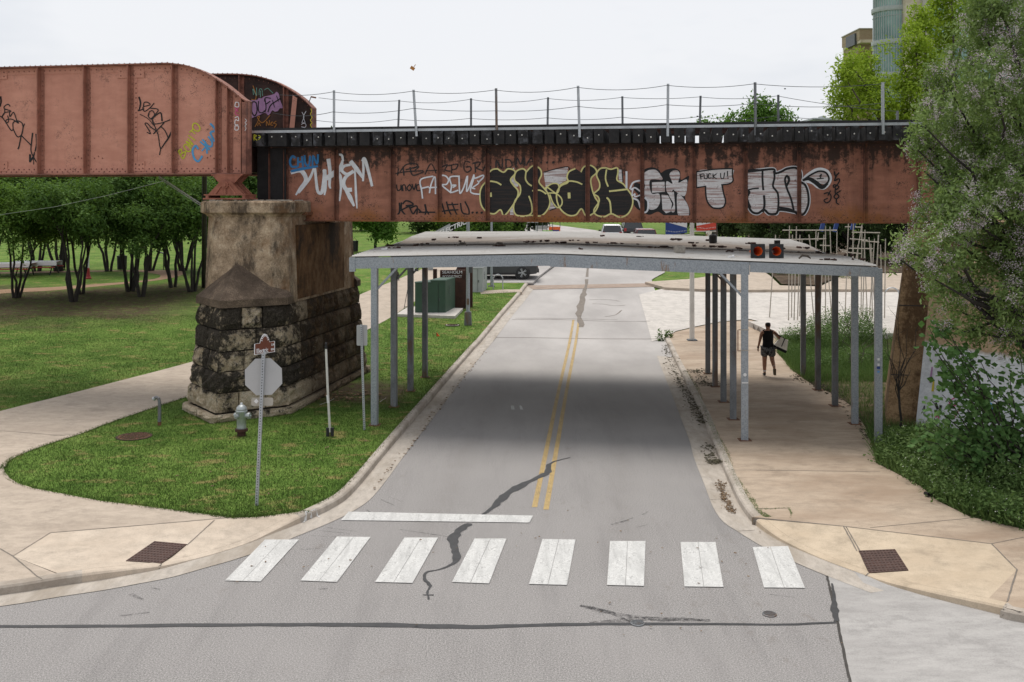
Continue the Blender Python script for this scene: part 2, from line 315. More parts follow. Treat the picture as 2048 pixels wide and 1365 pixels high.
# roof sheet: bleached galvanised with mud, leaf mould and soot lying where the bridge drips onto it
t = NT('roof_sheet'); n1 = t.noise(.8, 6, .65, t.map((.5, 2, 1))); col = t.ramp(n1, (.2, (.29, .28, .265)), (.8, (.39, .38, .365)))
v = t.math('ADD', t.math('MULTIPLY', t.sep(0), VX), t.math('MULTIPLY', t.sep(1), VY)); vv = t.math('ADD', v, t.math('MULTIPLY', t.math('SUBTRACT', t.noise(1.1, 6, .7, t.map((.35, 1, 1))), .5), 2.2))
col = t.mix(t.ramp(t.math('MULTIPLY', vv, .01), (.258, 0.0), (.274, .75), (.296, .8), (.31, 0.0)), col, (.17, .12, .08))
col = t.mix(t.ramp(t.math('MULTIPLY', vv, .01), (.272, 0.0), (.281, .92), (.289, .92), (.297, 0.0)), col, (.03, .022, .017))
col = t.mix(t.ramp(t.noise(5, 6, .75), (.62, 0.0), (.7, .5)), col, (.2, .16, .12))
M['roof_sheet'] = t.done(col, .55, .15, None, .4)
# pier
t = NT('pier_concrete'); st = t.noise(1.0, 7, .75, t.map((1.5, 1.5, .75))); mid = t.noise(2.6, 7, .75); fi = t.noise(30, 4, .7)
col = t.ramp(t.math('ADD', t.math('MULTIPLY', mid, .7), t.math('MULTIPLY', fi, .3)), (.34, (.2, .145, .095)), (.52, (.38, .285, .195)), (.68, (.56, .45, .33)))
col = t.mix(t.ramp(t.math('ADD', t.math('MULTIPLY', st, .7), t.math('MULTIPLY', mid, .3)), (.44, 0.0), (.6, .9)), col, (.055, .04, .029))
col = t.mix(t.ramp(t.noise(.9, 5, .7, t.map((1.1, 1.1, .8), loc=(4, 0, 0))), (.5, 0.0), (.68, .6)), col, (.17, .085, .035))
M['pier_concrete'] = t.done(col, .92, 0, t.bump(t.math('ADD', mid, fi), .4, .015), .2)
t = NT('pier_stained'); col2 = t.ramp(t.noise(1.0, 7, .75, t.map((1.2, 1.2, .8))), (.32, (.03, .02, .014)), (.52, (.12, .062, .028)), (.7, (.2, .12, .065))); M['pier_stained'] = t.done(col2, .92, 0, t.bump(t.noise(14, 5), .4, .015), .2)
t = NT('stone'); big = t.noise(1.1, 6, .7); mid = t.noise(4.2, 8, .78); fi = t.noise(26, 5, .75); z = t.sep(2)
lime = t.ramp(t.math('ADD', t.math('MULTIPLY', mid, .5), t.math('MULTIPLY', fi, .5)), (.34, (.3, .225, .14)), (.52, (.52, .43, .31)), (.68, (.68, .61, .49)))
cr = t.math('ADD', t.math('ADD', t.math('MULTIPLY', mid, .5), t.math('MULTIPLY', big, .5)), t.math('MULTIPLY', t.ramp(z, (.62, 0.0), (.95, 1.0)), .2))
cr = t.math('ADD', cr, t.math('MULTIPLY', t.math('SUBTRACT', t.rand(), .5), .12))
lich = t.ramp(cr, (.58, 0.0), (.68, 1.0))
col = t.mix(t.math('MULTIPLY', lich, .96), lime, t.ramp(fi, (.4, (.014, .012, .01)), (.7, (.06, .05, .04))))
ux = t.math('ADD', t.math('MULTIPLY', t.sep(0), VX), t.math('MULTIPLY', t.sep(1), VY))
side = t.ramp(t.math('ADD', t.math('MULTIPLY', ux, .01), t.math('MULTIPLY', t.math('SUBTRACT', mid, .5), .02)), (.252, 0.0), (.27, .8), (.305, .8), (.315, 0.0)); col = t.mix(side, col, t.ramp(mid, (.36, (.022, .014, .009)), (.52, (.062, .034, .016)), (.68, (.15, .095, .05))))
M['stone'] = t.done(col, .95, 0, t.bump(t.math('ADD', t.math('MULTIPLY', mid, 1.4), fi), .8, .05), .2)
t = NT('cap_concrete'); mid = t.noise(2.0, 7, .75); fi = t.noise(40, 4, .75); M['cap_concrete'] = t.done(t.mix(t.ramp(t.noise(.8, 5, .7), (.4, 0.0), (.7, .6)), t.ramp(t.math('ADD', t.math('MULTIPLY', mid, .5), t.math('MULTIPLY', fi, .5)), (.3, (.06, .045, .034)), (.5, (.125, .092, .067)), (.72, (.27, .205, .15))), (.05, .037, .028)), .95, 0, t.bump(fi, .5, .015), .2)
simple('mortar', (.05, .04, .03), .95, 0, .4, 8, .4)
t = NT('abutment'); st = t.noise(1.0, 6, .7, t.map((1.3, 1.3, .6))); mid = t.noise(2.2, 7, .7, t.map((1, 1, 2.5))); col = t.ramp(t.math('ADD', t.math('MULTIPLY', mid, .6), t.math('MULTIPLY', t.noise(24, 4), .4)), (.35, (.17, .105, .055)), (.6, (.36, .24, .135))); col = t.mix(t.ramp(st, (.48, 0.0), (.62, .8)), col, (.075, .042, .022)); M['abutment'] = t.done(col, .92, 0, t.bump(mid, .4, .02), .2)
t = NT('white_wall'); z = t.sep(2); n1 = t.noise(1.5, 5); edge = t.ramp(t.math('SUBTRACT', z, t.math('MULTIPLY', t.math('SUBTRACT', n1, .5), .35)), (.0, 0.0), (.01, 1.0))
wv = t.ramp(t.math('ADD', t.math('SUBTRACT', t.math('MULTIPLY', z, .2), .46), t.math('MULTIPLY', n1, .05)), (.0, 0.0), (.02, 1.0)); col = t.mix(wv, t.ramp(t.noise(5, 5), (.3, (.56, .58, .61)), (.7, (.68, .7, .73))), t.ramp(t.noise(9, 6, .7), (.3, (.33, .23, .14)), (.7, (.5, .37, .25)))); M['white_wall'] = t.done(col, .9, 0, t.bump(t.noise(16, 5), .5, .03), .2)
def spray(name, c, thin=.0, lo=.56, hi=.64, dark=None):
    lo, hi = lo * 1.6 - .27, hi * 1.6 - .22
    t = NT(name); n1 = t.noise(5, 6, .75); n2 = t.noise(26, 4, .75, t.map((1, 1, 1))); st = t.noise(1.0, 4, .6, t.map((1.2, 1.2, 24)))
    col = t.ramp(n1, (.3, tuple(x * .8 for x in c)), (.7, c))
    if dark: col = t.mix(t.ramp(st, (.5, 0.0), (.62, .8)), col, dark)
    al = t.ramp(t.math('ADD', t.math('MULTIPLY', n1, .5), t.math('MULTIPLY', n2, .5)), (lo, 1.0), (hi, thin)); M[name] = t.done(col, .55, 0, None, .35, al); return M[name]
spray('spray_black', (.008, .008, .009), .8, .55, .64); spray('spray_faded', (.03, .027, .027), .25, .44, .6); spray('spray_white', (.76, .77, .8), .4, .6, .68); spray('spray_fill', (.68, .66, .66), .2, .53, .6, (.3, .18, .16)); spray('spray_blue', (.035, .21, .48), .3, .6, .66); spray('spray_cyan', (.08, .33, .62), .3, .6, .66)
spray('spray_cream', (.72, .67, .28), .35, .57, .66); spray('spray_lime', (.52, .54, .03), .3, .6, .68); spray('spray_pink', (.42, .24, .42), .35, .55, .64); spray('spray_orange', (.45, .19, .04), .3, .5, .62); spray('spray_fillblack', (.011, .01, .01), .75, .52, .62, (.03, .018, .014)); spray('spray_magenta', (.6, .07, .24), .3); spray('spray_mint', (.18, .4, .32), .2, .5, .6); spray('spray_yellow', (.6, .5, .04), .3)

def leaf(name, a, b, c, tr, spec=.3):
    t = NT(name); n1 = t.noise(.7, 4); n2 = t.noise(9, 2, .8)
    col = t.ramp(t.math('ADD', t.math('MULTIPLY', n1, .4), t.math('MULTIPLY', n2, .6)), (.34, a), (.5, b), (.66, c)); M[name] = t.done(col, .7, 0, None, spec * .4, None, (.3, tr)); return M[name]
leaf('leaf_myrtle', (0.038, 0.084, 0.016), (0.089, 0.168, 0.034), (0.180, 0.282, 0.062), (0.180, 0.300, 0.042))
leaf('leaf_lime', (.12, .19, .014), (.21, .31, .026), (.31, .42, .05), (.36, .5, .04))
leaf('leaf_china', (0.070, 0.112, 0.031), (0.147, 0.217, 0.070), (0.259, 0.343, 0.133), (0.252, 0.364, 0.084))
leaf('leaf_weed', (0.050, 0.094, 0.027), (0.100, 0.163, 0.048), (0.175, 0.250, 0.088), (0.125, 0.213, 0.050))
leaf('leaf_mulberry', (0.033, 0.078, 0.023), (0.065, 0.137, 0.039), (0.130, 0.221, 0.078), (0.117, 0.247, 0.039))
leaf('leaf_cedar', (.022, .038, .015), (.042, .068, .026), (.075, .105, .045), (.06, .1, .03), .1)
leaf('leaf_dark', (.022, .048, .01), (.045, .085, .018), (.085, .14, .03), (.08, .14, .02))
leaf('leaf_myrtle_dark', (0.029, 0.066, 0.014), (0.066, 0.130, 0.029), (0.138, 0.228, 0.054), (0.132, 0.228, 0.036))
leaf('leaf_mid', (.045, .1, .018), (.085, .17, .03), (.13, .24, .05), (.14, .28, .03))
leaf('blossom', (0.336, 0.269, 0.302), (0.515, 0.437, 0.470), (0.672, 0.605, 0.627), (0.504, 0.426, 0.470), .1)
leaf('weed_flower', (.5, .5, .42), (.6, .6, .54), (.7, .7, .66), (.5, .5, .4), .1)
simple('bark', (.075, .06, .048), .9, 0, .4, 9, .5); simple('bark_dark', (.028, .023, .019), .9, 0, .4, 9, .5); simple('bark_pale', (.17, .13, .1), .9, 0, .4, 9, .4)

t = NT('scuff'); M['scuff'] = t.done((.06, .058, .06), .8, 0, None, .2, t.ramp(t.noise(14, 5, .7), (.35, .05), (.7, .55)))
# ---------------------------------------------------------------- the setting
def offset_line(pts, d):                             # offset a plan polyline to its left by d
    out = []
    for i, p in enumerate(pts):
        a = pts[max(i - 1, 0)]; b = pts[min(i + 1, len(pts) - 1)]; t = Vector((b.x - a.x, b.y - a.y, 0)).normalized()
        out.append(Vector((p.x - t.y * d, p.y + t.x * d, p.z)))
    return out
def sheet(name, pts, dz, mat, parent=None, skirt=0.0, kind='structure', step=2.0):
    bm = bmesh.new(); vs = [bm.verts.new((p[0], p[1], 0)) for p in pts]; f = bm.faces.new(vs)
    if f.normal.z < 0: f.normal_flip()
    bm.normal_update()
    for fc in bm.faces:
        if fc.normal.z < 0: fc.normal_flip()
    ymax = max(p[1] for p in pts); ymin = min(p[1] for p in pts)
    y = 36.0
    while y < ymax and y < 180:
        if y > ymin: bmesh.ops.bisect_plane(bm, geom=list(bm.verts) + list(bm.edges) + list(bm.faces), plane_co=(0, y, 0), plane_no=(0, 1, 0))
        y += step if y < 60 else 10
    bmesh.ops.triangulate(bm, faces=list(bm.faces))
    for v in bm.verts: v.co.z = gz(v.co.y) + (dz(v.co.x, v.co.y) if callable(dz) else dz)
    if skirt:
        es = [e for e in bm.edges if e.is_boundary]; r = bmesh.ops.extrude_edge_only(bm, edges=es)
        for v in [g for g in r['geom'] if isinstance(g, bmesh.types.BMVert)]: v.co.z -= skirt
        bmesh.ops.recalc_face_normals(bm, faces=list(bm.faces))
    me = bpy.data.meshes.new(name); bm.to_mesh(me); bm.free()
    return mkobj(name, me, mat, parent, False, None if parent is not None else kind)
def pxs(l, dz=0.0): return [G(x, y, dz) for x, y in l]
GROUND = []
def reg(o): GROUND.append(o); return o

# terrain everywhere, then the slabs laid on it
me = MB(); ys = [-60, 0, 20, 36] + [36 + 2 * i for i in range(1, 13)] + [70, 80, 90, 100, 120, 140, 170, 220, 280, 350, 420, 700]
xs = [-500, -60, -20, 0, 20, 60, 500]
for y in ys:
    for x in xs: me.v.append((x, y, gz(y) - .05))
nx = len(xs)
for j in range(len(ys) - 1):
    for i in range(nx - 1): me.f.append((j * nx + i, j * nx + i + 1, (j + 1) * nx + i + 1, (j + 1) * nx + i))
terrain = reg(structure(me.build('ground', M['lawn'])))

# left edge of the asphalt, far to near: (column, row, kerb height)
EL = [(1118, 515, .13), (1071, 573, .13), (1022, 636, .13), (972, 700, .13), (902, 790, .13), (833, 880, .13), (800, 924, .13), (770, 965, .13), (739, 1001, .13), (705, 1024, .13), (672, 1041, .13), (640, 1055, .12), (588, 1076, .05), (540, 1096, .012), (470, 1120, .01), (410, 1137, .015), (342, 1156, .05), (270, 1170, .09), (205, 1182, .125), (118, 1195, .13), (0, 1214, .13)]
elw = [G(x, y) for x, y, h in EL] + [Vector((-9.5, 13.1, 0)), Vector((-14, 11.9, 0)), Vector((-30, 9, 0)), Vector((-60, 5, 0))]
elh = [h for *_, h in EL] + [.13] * 4
# right side: kerb line (foot of the kerb), far to near
KR = [(1329, 678, .13), (1344, 712, .13), (1360, 745, .13), (1378, 781, .13), (1393, 811, .13), (1407, 839, .13), (1419, 874, .13), (1433, 909, .13), (1448, 945, .13), (1461, 975, .13), (1474, 1003, .13), (1490, 1029, .13), (1512, 1052, .11), (1560, 1083, .05), (1640, 1118, .012), (1731, 1152, .012), (1775, 1170, .04), (1862, 1196, .09), (2005, 1232, .13), (2100, 1257, .13)]
krw = [G(x, y) for x, y, h in KR] + [Vector((12.5, 10.5, 0)), Vector((25, 7, 0)), Vector((60, 0, 0))]
krh = [h for *_, h in KR] + [.13] * 3
er = [G(x, y) for x, y in [(1272, 560), (1278, 590), (1304, 684), (1331, 757), (1355, 819), (1378, 880), (1388, 916), (1409, 971), (1426, 1015), (1446, 1044), (1475, 1064), (1526, 1095), (1588, 1125), (1654, 1153), (1742, 1187)]]

asp = [Vector((-60, -40, 0)), Vector((60, -40, 0)), Vector((60, 6, 0)), Vector((12, 11, 0))] + [p + Vector((.9, 0, 0)) for p in reversed(er)] + \
      [Vector((9.5, 62, 0)), Vector((12, 100, 0)), Vector((10, 120, 0)), Vector((0, 160, 0)), Vector((-20, 190, 0)), Vector((-34, 185, 0)), Vector((-10, 150, 0)), Vector((0, 118, 0)), Vector((2, 100, 0)), Vector((-.6, 62, 0))] + [p + Vector((-.3, 0, 0)) for p in elw]
road = reg(sheet('road', asp, 0.0, M['asphalt']))
tag(road, 'grey asphalt street running under the railway bridge')

def kerb_run(line, hs, side, gut, name, gname, ramp, cap=True):    # gutter pan and kerb as two lofted strips; side=+1 kerb lies left of the travel direction
    g0, g1 = line, offset_line(line, side * gut); prof = MB(); pan = MB()
    k1 = offset_line(line, side * (gut + .035)); k2 = offset_line(line, side * (gut + .17)); k3 = offset_line(line, side * (gut + .172))
    n = len(line)
    for i in range(n):
        z0 = gz(line[i].y) + .004; h = hs[i]
        if gut > 0: pan.v += [(g0[i].x, g0[i].y, z0 + .004), (g1[i].x, g1[i].y, z0 - .002)]
        a, b, c, d = g1[i], k1[i], k2[i], k3[i]; hh = max(h, .004)
        q = a.lerp(b, .3)
        prof.v += [(a.x, a.y, z0 - .01), (q.x, q.y, z0 + hh * .72), (b.x, b.y, z0 + hh * .94), (b.lerp(c, .35).x, b.lerp(c, .35).y, z0 + hh + .004), (c.x, c.y, z0 + hh + .004), (d.x, d.y, z0 - .05)]
    for i in range(n - 1):
        if gut > 0: pan.f.append((2 * i, 2 * i + 1, 2 * i + 3, 2 * i + 2) if side < 0 else (2 * i, 2 * i + 2, 2 * i + 3, 2 * i + 1))
        for k in range(5): prof.f.append((6 * i + k, 6 * i + k + 1, 6 * (i + 1) + k + 1, 6 * (i + 1) + k))
    if cap:
        prof.f.append((0, 1, 2, 3, 4, 5)); m = 6 * (n - 1); prof.f.append(tuple(m + k for k in range(6)))
    lo_, hi_, rmat = ramp
    for nm_, a_, b_, mt_ in ((name, 0, lo_, 'kerb'), ('ramp_' + name, lo_, hi_, rmat), (name, hi_, n - 1, 'kerb')):
        sg_ = MB(); sg_.v = prof.v; sg_.f = [f for f in prof.f if a_ <= min(f) // 6 < b_ or (len(f) == 6 and a_ == 0 and min(f) == 0) or (len(f) == 6 and b_ == n - 1 and min(f) == 6 * (n - 1))]
        reg(structure(sg_.build(nm_, M[mt_])))
    if gut > 0: reg(structure(pan.build(gname, M['gutter'])))
    return k3
def dense(pts, hs, m=4):
    c = catmull([(p.x, p.y, h) for p, h in zip(pts, hs)], m); return [Vector((q.x, q.y, 0)) for q in c], [max(0.004, q.z) for q in c]
dl, dh = dense(elw, elh); kb_left = kerb_run(dl, dh, -1, .45, 'kerb_left', 'gutter_left', (4 * 11, 4 * 18 + 2, 'ramp_left'))
drk, drh = dense(krw, krh)
kb_right = kerb_run(drk, drh, 1, 0.0, 'kerb_right', '', (4 * 12, 4 * 18, 'ramp_right'))
# right gutter between asphalt edge and kerb
gp = MB(); A = catmull([(p.x, p.y, 0) for p in er[2:]], 6); ends = [(1329, 678), (1360, 745), (1384, 796), (1419, 874), (1434, 912), (1457, 966), (1476, 1007), (1500, 1042), (1526, 1064), (1570, 1090), (1660, 1128), (1731, 1155), (1790, 1178)]
B = catmull([G(x, y) for x, y in ends], 6)
for a, b in zip(A, B): gp.v += [(a.x, a.y, .008), (b.x + .03, b.y, .002)]
for i in range(len(A) - 1): gp.f.append((2 * i, 2 * i + 1, 2 * i + 3, 2 * i + 2))
gut_r = reg(structure(gp.build('gutter_right', M['gutter'])))

# left: lawn behind the kerb, footway with ramp at the corner, curving path
far_i = 0
lawn_low = [(618, 1023), (513, 1034), (458, 1035), (376, 1024), (273, 1011), (200, 1002), (137, 990), (68, 977), (36, 967), (20, 957), (10, 945), (7, 937)]
kbl = [p for p in kb_left if p.y > G(622, 1022, .13).y - .05]
lawn_pts = [Vector((-2, 420, 0)), Vector((-2, 62, 0))] + kbl + pxs(lawn_low, .13) + [G(-60, 900, .13), Vector((-60, 26, 0)), Vector((-300, 40, 0)), Vector((-300, 420, 0))]
lawn = reg(sheet('lawn_left', lawn_pts, .13, M['lawn'], skirt=.2))
ramp_back = [(26, 1113), (101, 1066), (458, 1036), (513, 1035), (618, 1023)]
rb = [G(x, y, .13) for x, y in ramp_back]
kb_ramp = [(p, h) for p, h in zip(kb_left, dh) if p.y <= rb[-1].y - .02 and p.x > G(84, 1161, .13).x]
def poly3(name, pts, mat, skirt=.15):                # polygon with a height of its own at each corner
    mb = MB(); mb.v = [tuple(p) for p in pts]; mb.f = tess([Vector((p[0], p[1], 0)) for p in pts]); n = len(pts)
    mb.v += [(p[0], p[1], p[2] - skirt) for p in pts]; mb.f += [(i, (i + 1) % n, n + (i + 1) % n, n + i) for i in range(n)]
    bm = bmesh.new(); o = mb.build(name, mat); bm.from_mesh(o.data)
    for f in bm.faces:
        if abs(f.normal.z) > .5 and f.normal.z < 0: f.normal_flip()
    bm.to_mesh(o.data); bm.free(); return reg(structure(o))
ramp_l = poly3('ramp_left', [Vector((p.x, p.y, .132)) for p in rb] + [Vector((p.x, p.y, h + .009)) for p, h in kb_ramp], M['ramp_left'])
kb_west = [(p, h) for p, h in zip(kb_left, dh) if p.x <= G(84, 1161, .13).x]
walk_l = poly3('footway_left', [Vector((p.x, p.y, .131)) for p in pxs(list(reversed(lawn_low)), .13)][:-2] + [Vector((rb[2].x, rb[2].y, .131)), Vector((rb[1].x, rb[1].y, .131)), Vector((rb[0].x, rb[0].y, .131))] + [Vector((kb_ramp[-1][0].x - .02, kb_ramp[-1][0].y, .131))] + [Vector((p.x, p.y, .137)) for p, h in kb_west] + [Vector((-60, 26, .131)), G(-60, 900, .131)], M['walk_left'])
path_up = [(-900, 1075), (-400, 930), (0, 823), (120, 793), (240, 762), (370, 728), (470, 697), (560, 664), (640, 628), (717, 591), (765, 571), (812, 552), (850, 536), (876, 524)]
path_dn = [(935, 524), (915, 537), (880, 565), (840, 596), (780, 636), (735, 660), (650, 697), (560, 731), (460, 768), (365, 797), (236, 840), (164, 867), (99, 888), (60, 902), (34, 913), (14, 925), (7, 937), (-60, 975), (-900, 1240)]
path = reg(sheet('path', [Vector((p.x, p.y, 0)) for p in catmull(pxs(path_up, .134), 4)] + [Vector((p.x, p.y, 0)) for p in catmull(pxs(path_dn, .134), 4)], .138, M['walk_left']))
# brown gravel loop round the picnic lawn
lp_o = [(-500, 640), (-200, 610), (0, 588), (100, 582), (200, 573), (300, 563), (345, 556), (368, 549), (366, 543), (340, 541), (290, 541), (240, 541), (100, 543), (0, 545), (-300, 548)]
lp_i = [(-300, 551), (0, 548), (180, 544), (240, 543.5), (285, 545), (315, 549), (321, 553), (310, 558), (270, 563), (200, 568), (100, 575), (0, 580), (-200, 598), (-500, 622)]
reg(sheet('gravel_path', [Vector((p.x, p.y, 0)) for p in catmull(pxs(lp_o, .13), 4)] + [Vector((p.x, p.y, 0)) for p in catmull(pxs(lp_i, .13), 4)], .136, M['dirt_path']))

# right: footway, ramp, street pad, side street, plaza
veg = [(1559, 671), (1554, 706), (1569, 722), (1585, 742), (1635, 777), (1668, 788), (1707, 815), (1734, 861), (1748, 905), (1753, 927), (1781, 941), (1842, 973), (1875, 1002), (1940, 1034), (2043, 1058), (2300, 1130)]
rrb = [G(x, y, .13) for x, y in [(1504, 1035), (1687, 1053), (1983, 1088), (2034, 1140), (2005, 1230)]]
rrb[-1] = min((p for p in kb_right), key=lambda p: abs(p.x - G(2003, 1230).x) + (p.y > 20) * 9).copy(); rrb[-1].z = .13
kr_ramp = [(p, h) for p, h in zip(kb_right, drh) if rrb[0].y > p.y and p.x < rrb[-1].x]
ramp_r = poly3('ramp_right', [Vector((p.x, p.y, .132)) for p in rrb] + [Vector((p.x, p.y, h + .009)) for p, h in reversed(kr_ramp)], M['ramp_right'])
kr_north = [p for p in kb_right if p.y >= rrb[0].y]
vg = [G(x, y, .13) for x, y in veg]
fw = kr_north + [rrb[0], rrb[1], rrb[2], rrb[3], rrb[4]] + [p for p in kb_right if p.x > rrb[-1].x] + [Vector((60, 9, 0)), Vector((24, 15.4, 0))] + list(reversed(vg)) + pxs([(1556, 655), (1500, 640), (1440, 645), (1390, 655), (1352, 664)], .13)
walk_r = reg(sheet('footway_right', fw, .131, M['walk_right'], skirt=.16))
soil = reg(sheet('verge_right', vg[:-1] + [Vector((24, 15.5, 0)), Vector((60, 12, 0)), Vector((60, 41, 0)), G(1800, 668, .1)], lambda x, y: .12 + .05 * math.sin(x * 1.3 + y), M['soil_weed']))
padp = [G(1654, 1153), G(1661, 1180), G(1669, 1216), G(1698, 1365), Vector((2.3, 0, 0)), Vector((2, -40, 0)), Vector((60, -40, 0)), Vector((60, 0, 0)), Vector((25, 7, 0))] + [p for p in reversed(drk) if 10 > p.x > G(1740, 1185).x and p.y > 10] + [G(1742, 1185)]
pad = reg(sheet('street_pad', padp, .005, M['pad']))
side = [(1278, 590), (1304, 684), (1330, 676), (1352, 663), (1390, 654), (1440, 644), (1500, 639), (1560, 654)]
sidep = pxs(side) + [Vector((60, 43, 0)), Vector((60, 58, 0)), G(1640, 583), G(1410, 582), G(1330, 577)]
reg(sheet('side_street', sidep, .012, M['plaza'], step=1.0))
fwf = pxs([(1330, 577), (1410, 581), (1500, 582), (1640, 581), (2100, 581), (2100, 545), (1700, 548), (1640, 575), (1560, 573), (1520, 540), (1500, 500), (1480, 478), (1405, 478), (1425, 520), (1440, 552), (1380, 560), (1290, 566)], .1)
reg(sheet('footway_far', fwf, .15, M['walk_left'], skirt=.15))
reg(sheet('mulch_bed', pxs([(1563, 572), (1636, 574), (1700, 549), (2100, 545), (2100, 470), (1490, 470), (1522, 538)], .1), .2, M['mulch']))
reg(sheet('paver_crossing', pxs([(1055, 572), (1320, 567), (1322, 574), (1066, 580)]), .016, M['pavers']))
plz = [G(1497, 641, .35), G(1562, 672, .35)]
pl = [G(1497, 645, .3), G(1560, 672, .3), G(1860, 668, .3), G(1900, 636, .3)]
reg(sheet('plaza_slab', [Vector((p.x, p.y, 0)) for p in pl], .34, M['plaza'], skirt=.5))
# kerbs far away along the street, parking bay of the dark car
reg(sheet('kerb_far_left', offset_line(pxs([(1042, 581), (1010, 581), (960, 584), (962, 590), (1015, 587), (1044, 586)], .1), 0), .145, M['walk_left'], skirt=.15))
reg(sheet('parking_bay', pxs([(1066, 571), (945, 571), (900, 560), (920, 533), (1110, 533)], .0), .15, M['asphalt'], skirt=.1))

deps = bpy.context.evaluated_depsgraph_get()
bv = []; 
vv, ff = [], []
for o in GROUND:
    n = len(vv); vv += [v.co.copy() for v in o.data.vertices]; ff += [tuple(i + n for i in p.vertices) for p in o.data.polygons]
BVH = BVHTree.FromPolygons(vv, ff)
def D(px, py):                                       # first ground surface met by the sight line
    d = Vector(((px - CX) / F, 1, -(py - YH) / F)).normalized(); h = BVH.ray_cast(Vector((0, 0, H)), d, 2000)
    return h[0] if h[0] is not None else G(px, py)
def gtop(x, y):
    h = BVH.ray_cast(Vector((x, y, 30)), Vector((0, 0, -1)), 100); return h[0].z if h[0] is not None else gz(y)
def drop(px, py, lift=.004):
    p = D(px, py); return Vector((p.x, p.y, p.z + lift))
def ribbon(name, pts, wid, mat, parent, lift=.005, jag=0.0, smooth=4):   # a band lying on the ground, pts in photo rows and columns
    P = [D(x, y) for x, y in pts]; P = catmull(P, smooth) if smooth > 1 else P
    mb = MB(); n = len(P); ws = wid if isinstance(wid, (list, tuple)) else [wid] * len(pts)
    for i, p in enumerate(P):
        a = P[max(i - 1, 0)]; b = P[min(i + 1, n - 1)]; t = Vector((b.x - a.x, b.y - a.y, 0)).normalized()
        f = i / (n - 1) * (len(ws) - 1); k = min(int(f), len(ws) - 2) if len(ws) > 1 else 0; wv = ws[k] + (ws[min(k + 1, len(ws) - 1)] - ws[k]) * (f - k); 
        a1 = wv / 2 * (1 + random.uniform(-jag, jag)); a2 = wv / 2 * (1 + random.uniform(-jag, jag))
        for s_, q in ((1, a1), (-1, a2)):
            x, y = p.x - t.y * q * s_, p.y + t.x * q * s_; mb.v.append((x, y, gtop(x, y) + lift))
    for i in range(n - 1): mb.f.append((2 * i, 2 * i + 1, 2 * i + 3, 2 * i + 2))
    return mb.build(name, mat, parent)
def patch(name, pts, mat, parent=None, lift=.004, sub=1):
    P = [D(x, y) for x, y in pts]
    if sub > 1:
        Q = []
        for i, p in enumerate(P):
            for k in range(sub): Q.append(p.lerp(P[(i + 1) % len(P)], k / sub))
        P = Q
    mb = MB(); mb.v = [(p.x, p.y, gtop(p.x, p.y) + lift) for p in P]; mb.f = tess([Vector((p.x, p.y, 0)) for p in P])
    o = mb.build(name, mat, parent); bm = bmesh.new(); bm.from_mesh(o.data)
    for f in bm.faces:
        if f.normal.z < 0: f.normal_flip()
    bm.to_mesh(o.data); bm.free(); return o
# paint on the road: each crosswalk bar is two strips laid side by side
bars = [[(530, 1081), (598, 1081), (521, 1165), (450, 1163)], [(674, 1075), (741, 1076), (674, 1166), (601, 1163)], [(809, 1077), (876, 1077), (825, 1168), (750, 1166)], [(949, 1079), (1013, 1079), (978, 1169), (904, 1166)], [(1085, 1080), (1151, 1081), (1134, 1172), (1058, 1170)], [(1220, 1084), (1291, 1084), (1288, 1174), (1214, 1172)], [(1361, 1086), (1431, 1086), (1447, 1176), (1369, 1175)], [(1505, 1096), (1576, 1094), (1610, 1178), (1528, 1177)]]
for b in bars:
    m1 = ((b[0][0] + b[1][0]) / 2, (b[0][1] + b[1][1]) / 2); m2 = ((b[2][0] + b[3][0]) / 2, (b[2][1] + b[3][1]) / 2)
    patch('crosswalk_bar', [b[0], (m1[0] - .55, m1[1]), (m2[0] - .65, m2[1]), b[3]], M['white_paint'], road, .013)
    patch('crosswalk_bar', [(m1[0] + .15, m1[1]), b[1], b[2], (m2[0] + .15, m2[1])], M['white_paint'], road, .0131)
patch('stop_line', [(697, 1025), (1066, 1033), (1059, 1047), (682, 1042)], M['white_paint'], road, .0125)
for a, b in (((1069, 1015), (1147, 640)), ((1092, 1020), (1158, 640))):
    ribbon('centre_line', [a, ((a[0] * 2 + b[0]) / 3, (a[1] * 2 + b[1]) / 3), ((a[0] + b[0] * 2) / 3, (a[1] + b[1] * 2) / 3), b], .1, M['yellow_paint'], road, .005)
T = M['tar']
ribbon('tar_seam', [(-300, 1252), (0, 1254), (200, 1253), (420, 1251), (620, 1250), (780, 1251), (940, 1255), (1080, 1251), (1250, 1249), (1420, 1249), (1560, 1250), (1672, 1246)], [.06, .07, .08, .1, .11, .12, .13, .09, .07, .08, .06, .06], T, road, .006, .25)
ribbon('tar_seam', [(1140, 916), (1115, 922), (1098, 930), (1097, 944), (1080, 954), (1050, 968), (1020, 984), (1000, 1002), (985, 1017), (962, 1032)], [.04, .05, .08, .15, .13, .17, .18, .16, .09, .04], T, road, .0065, .35)
ribbon('tar_seam', [(940, 1048), (918, 1062), (906, 1080), (911, 1100), (914, 1118), (900, 1132), (875, 1141)], [.12, .15, .17, .13, .12, .06, .03], T, road, .0065, .35)
ribbon('tar_seam', [(875, 1141), (852, 1146), (850, 1160), (860, 1173), (855, 1186), (858, 1200)], [.03, .04, .045, .05, .03, .02], T, road, .0068, .5)
ribbon('tar_seam', [(846, 1191), (868, 1191)], [.02, .025], T, road, .0072, .2, 2)
ribbon('tar_seam', [(1664, 1168), (1668, 1195), (1670, 1222), (1674, 1244)], [.03, .05, .1, .07], T, road, .0074, .3)
ribbon('tar_seam', [(1163, 655), (1158, 628), (1163, 600), (1170, 580), (1174, 560), (1176, 535)], [.2, .3, .3, .25, .2, .2], M['groove'], road, .007, .5)
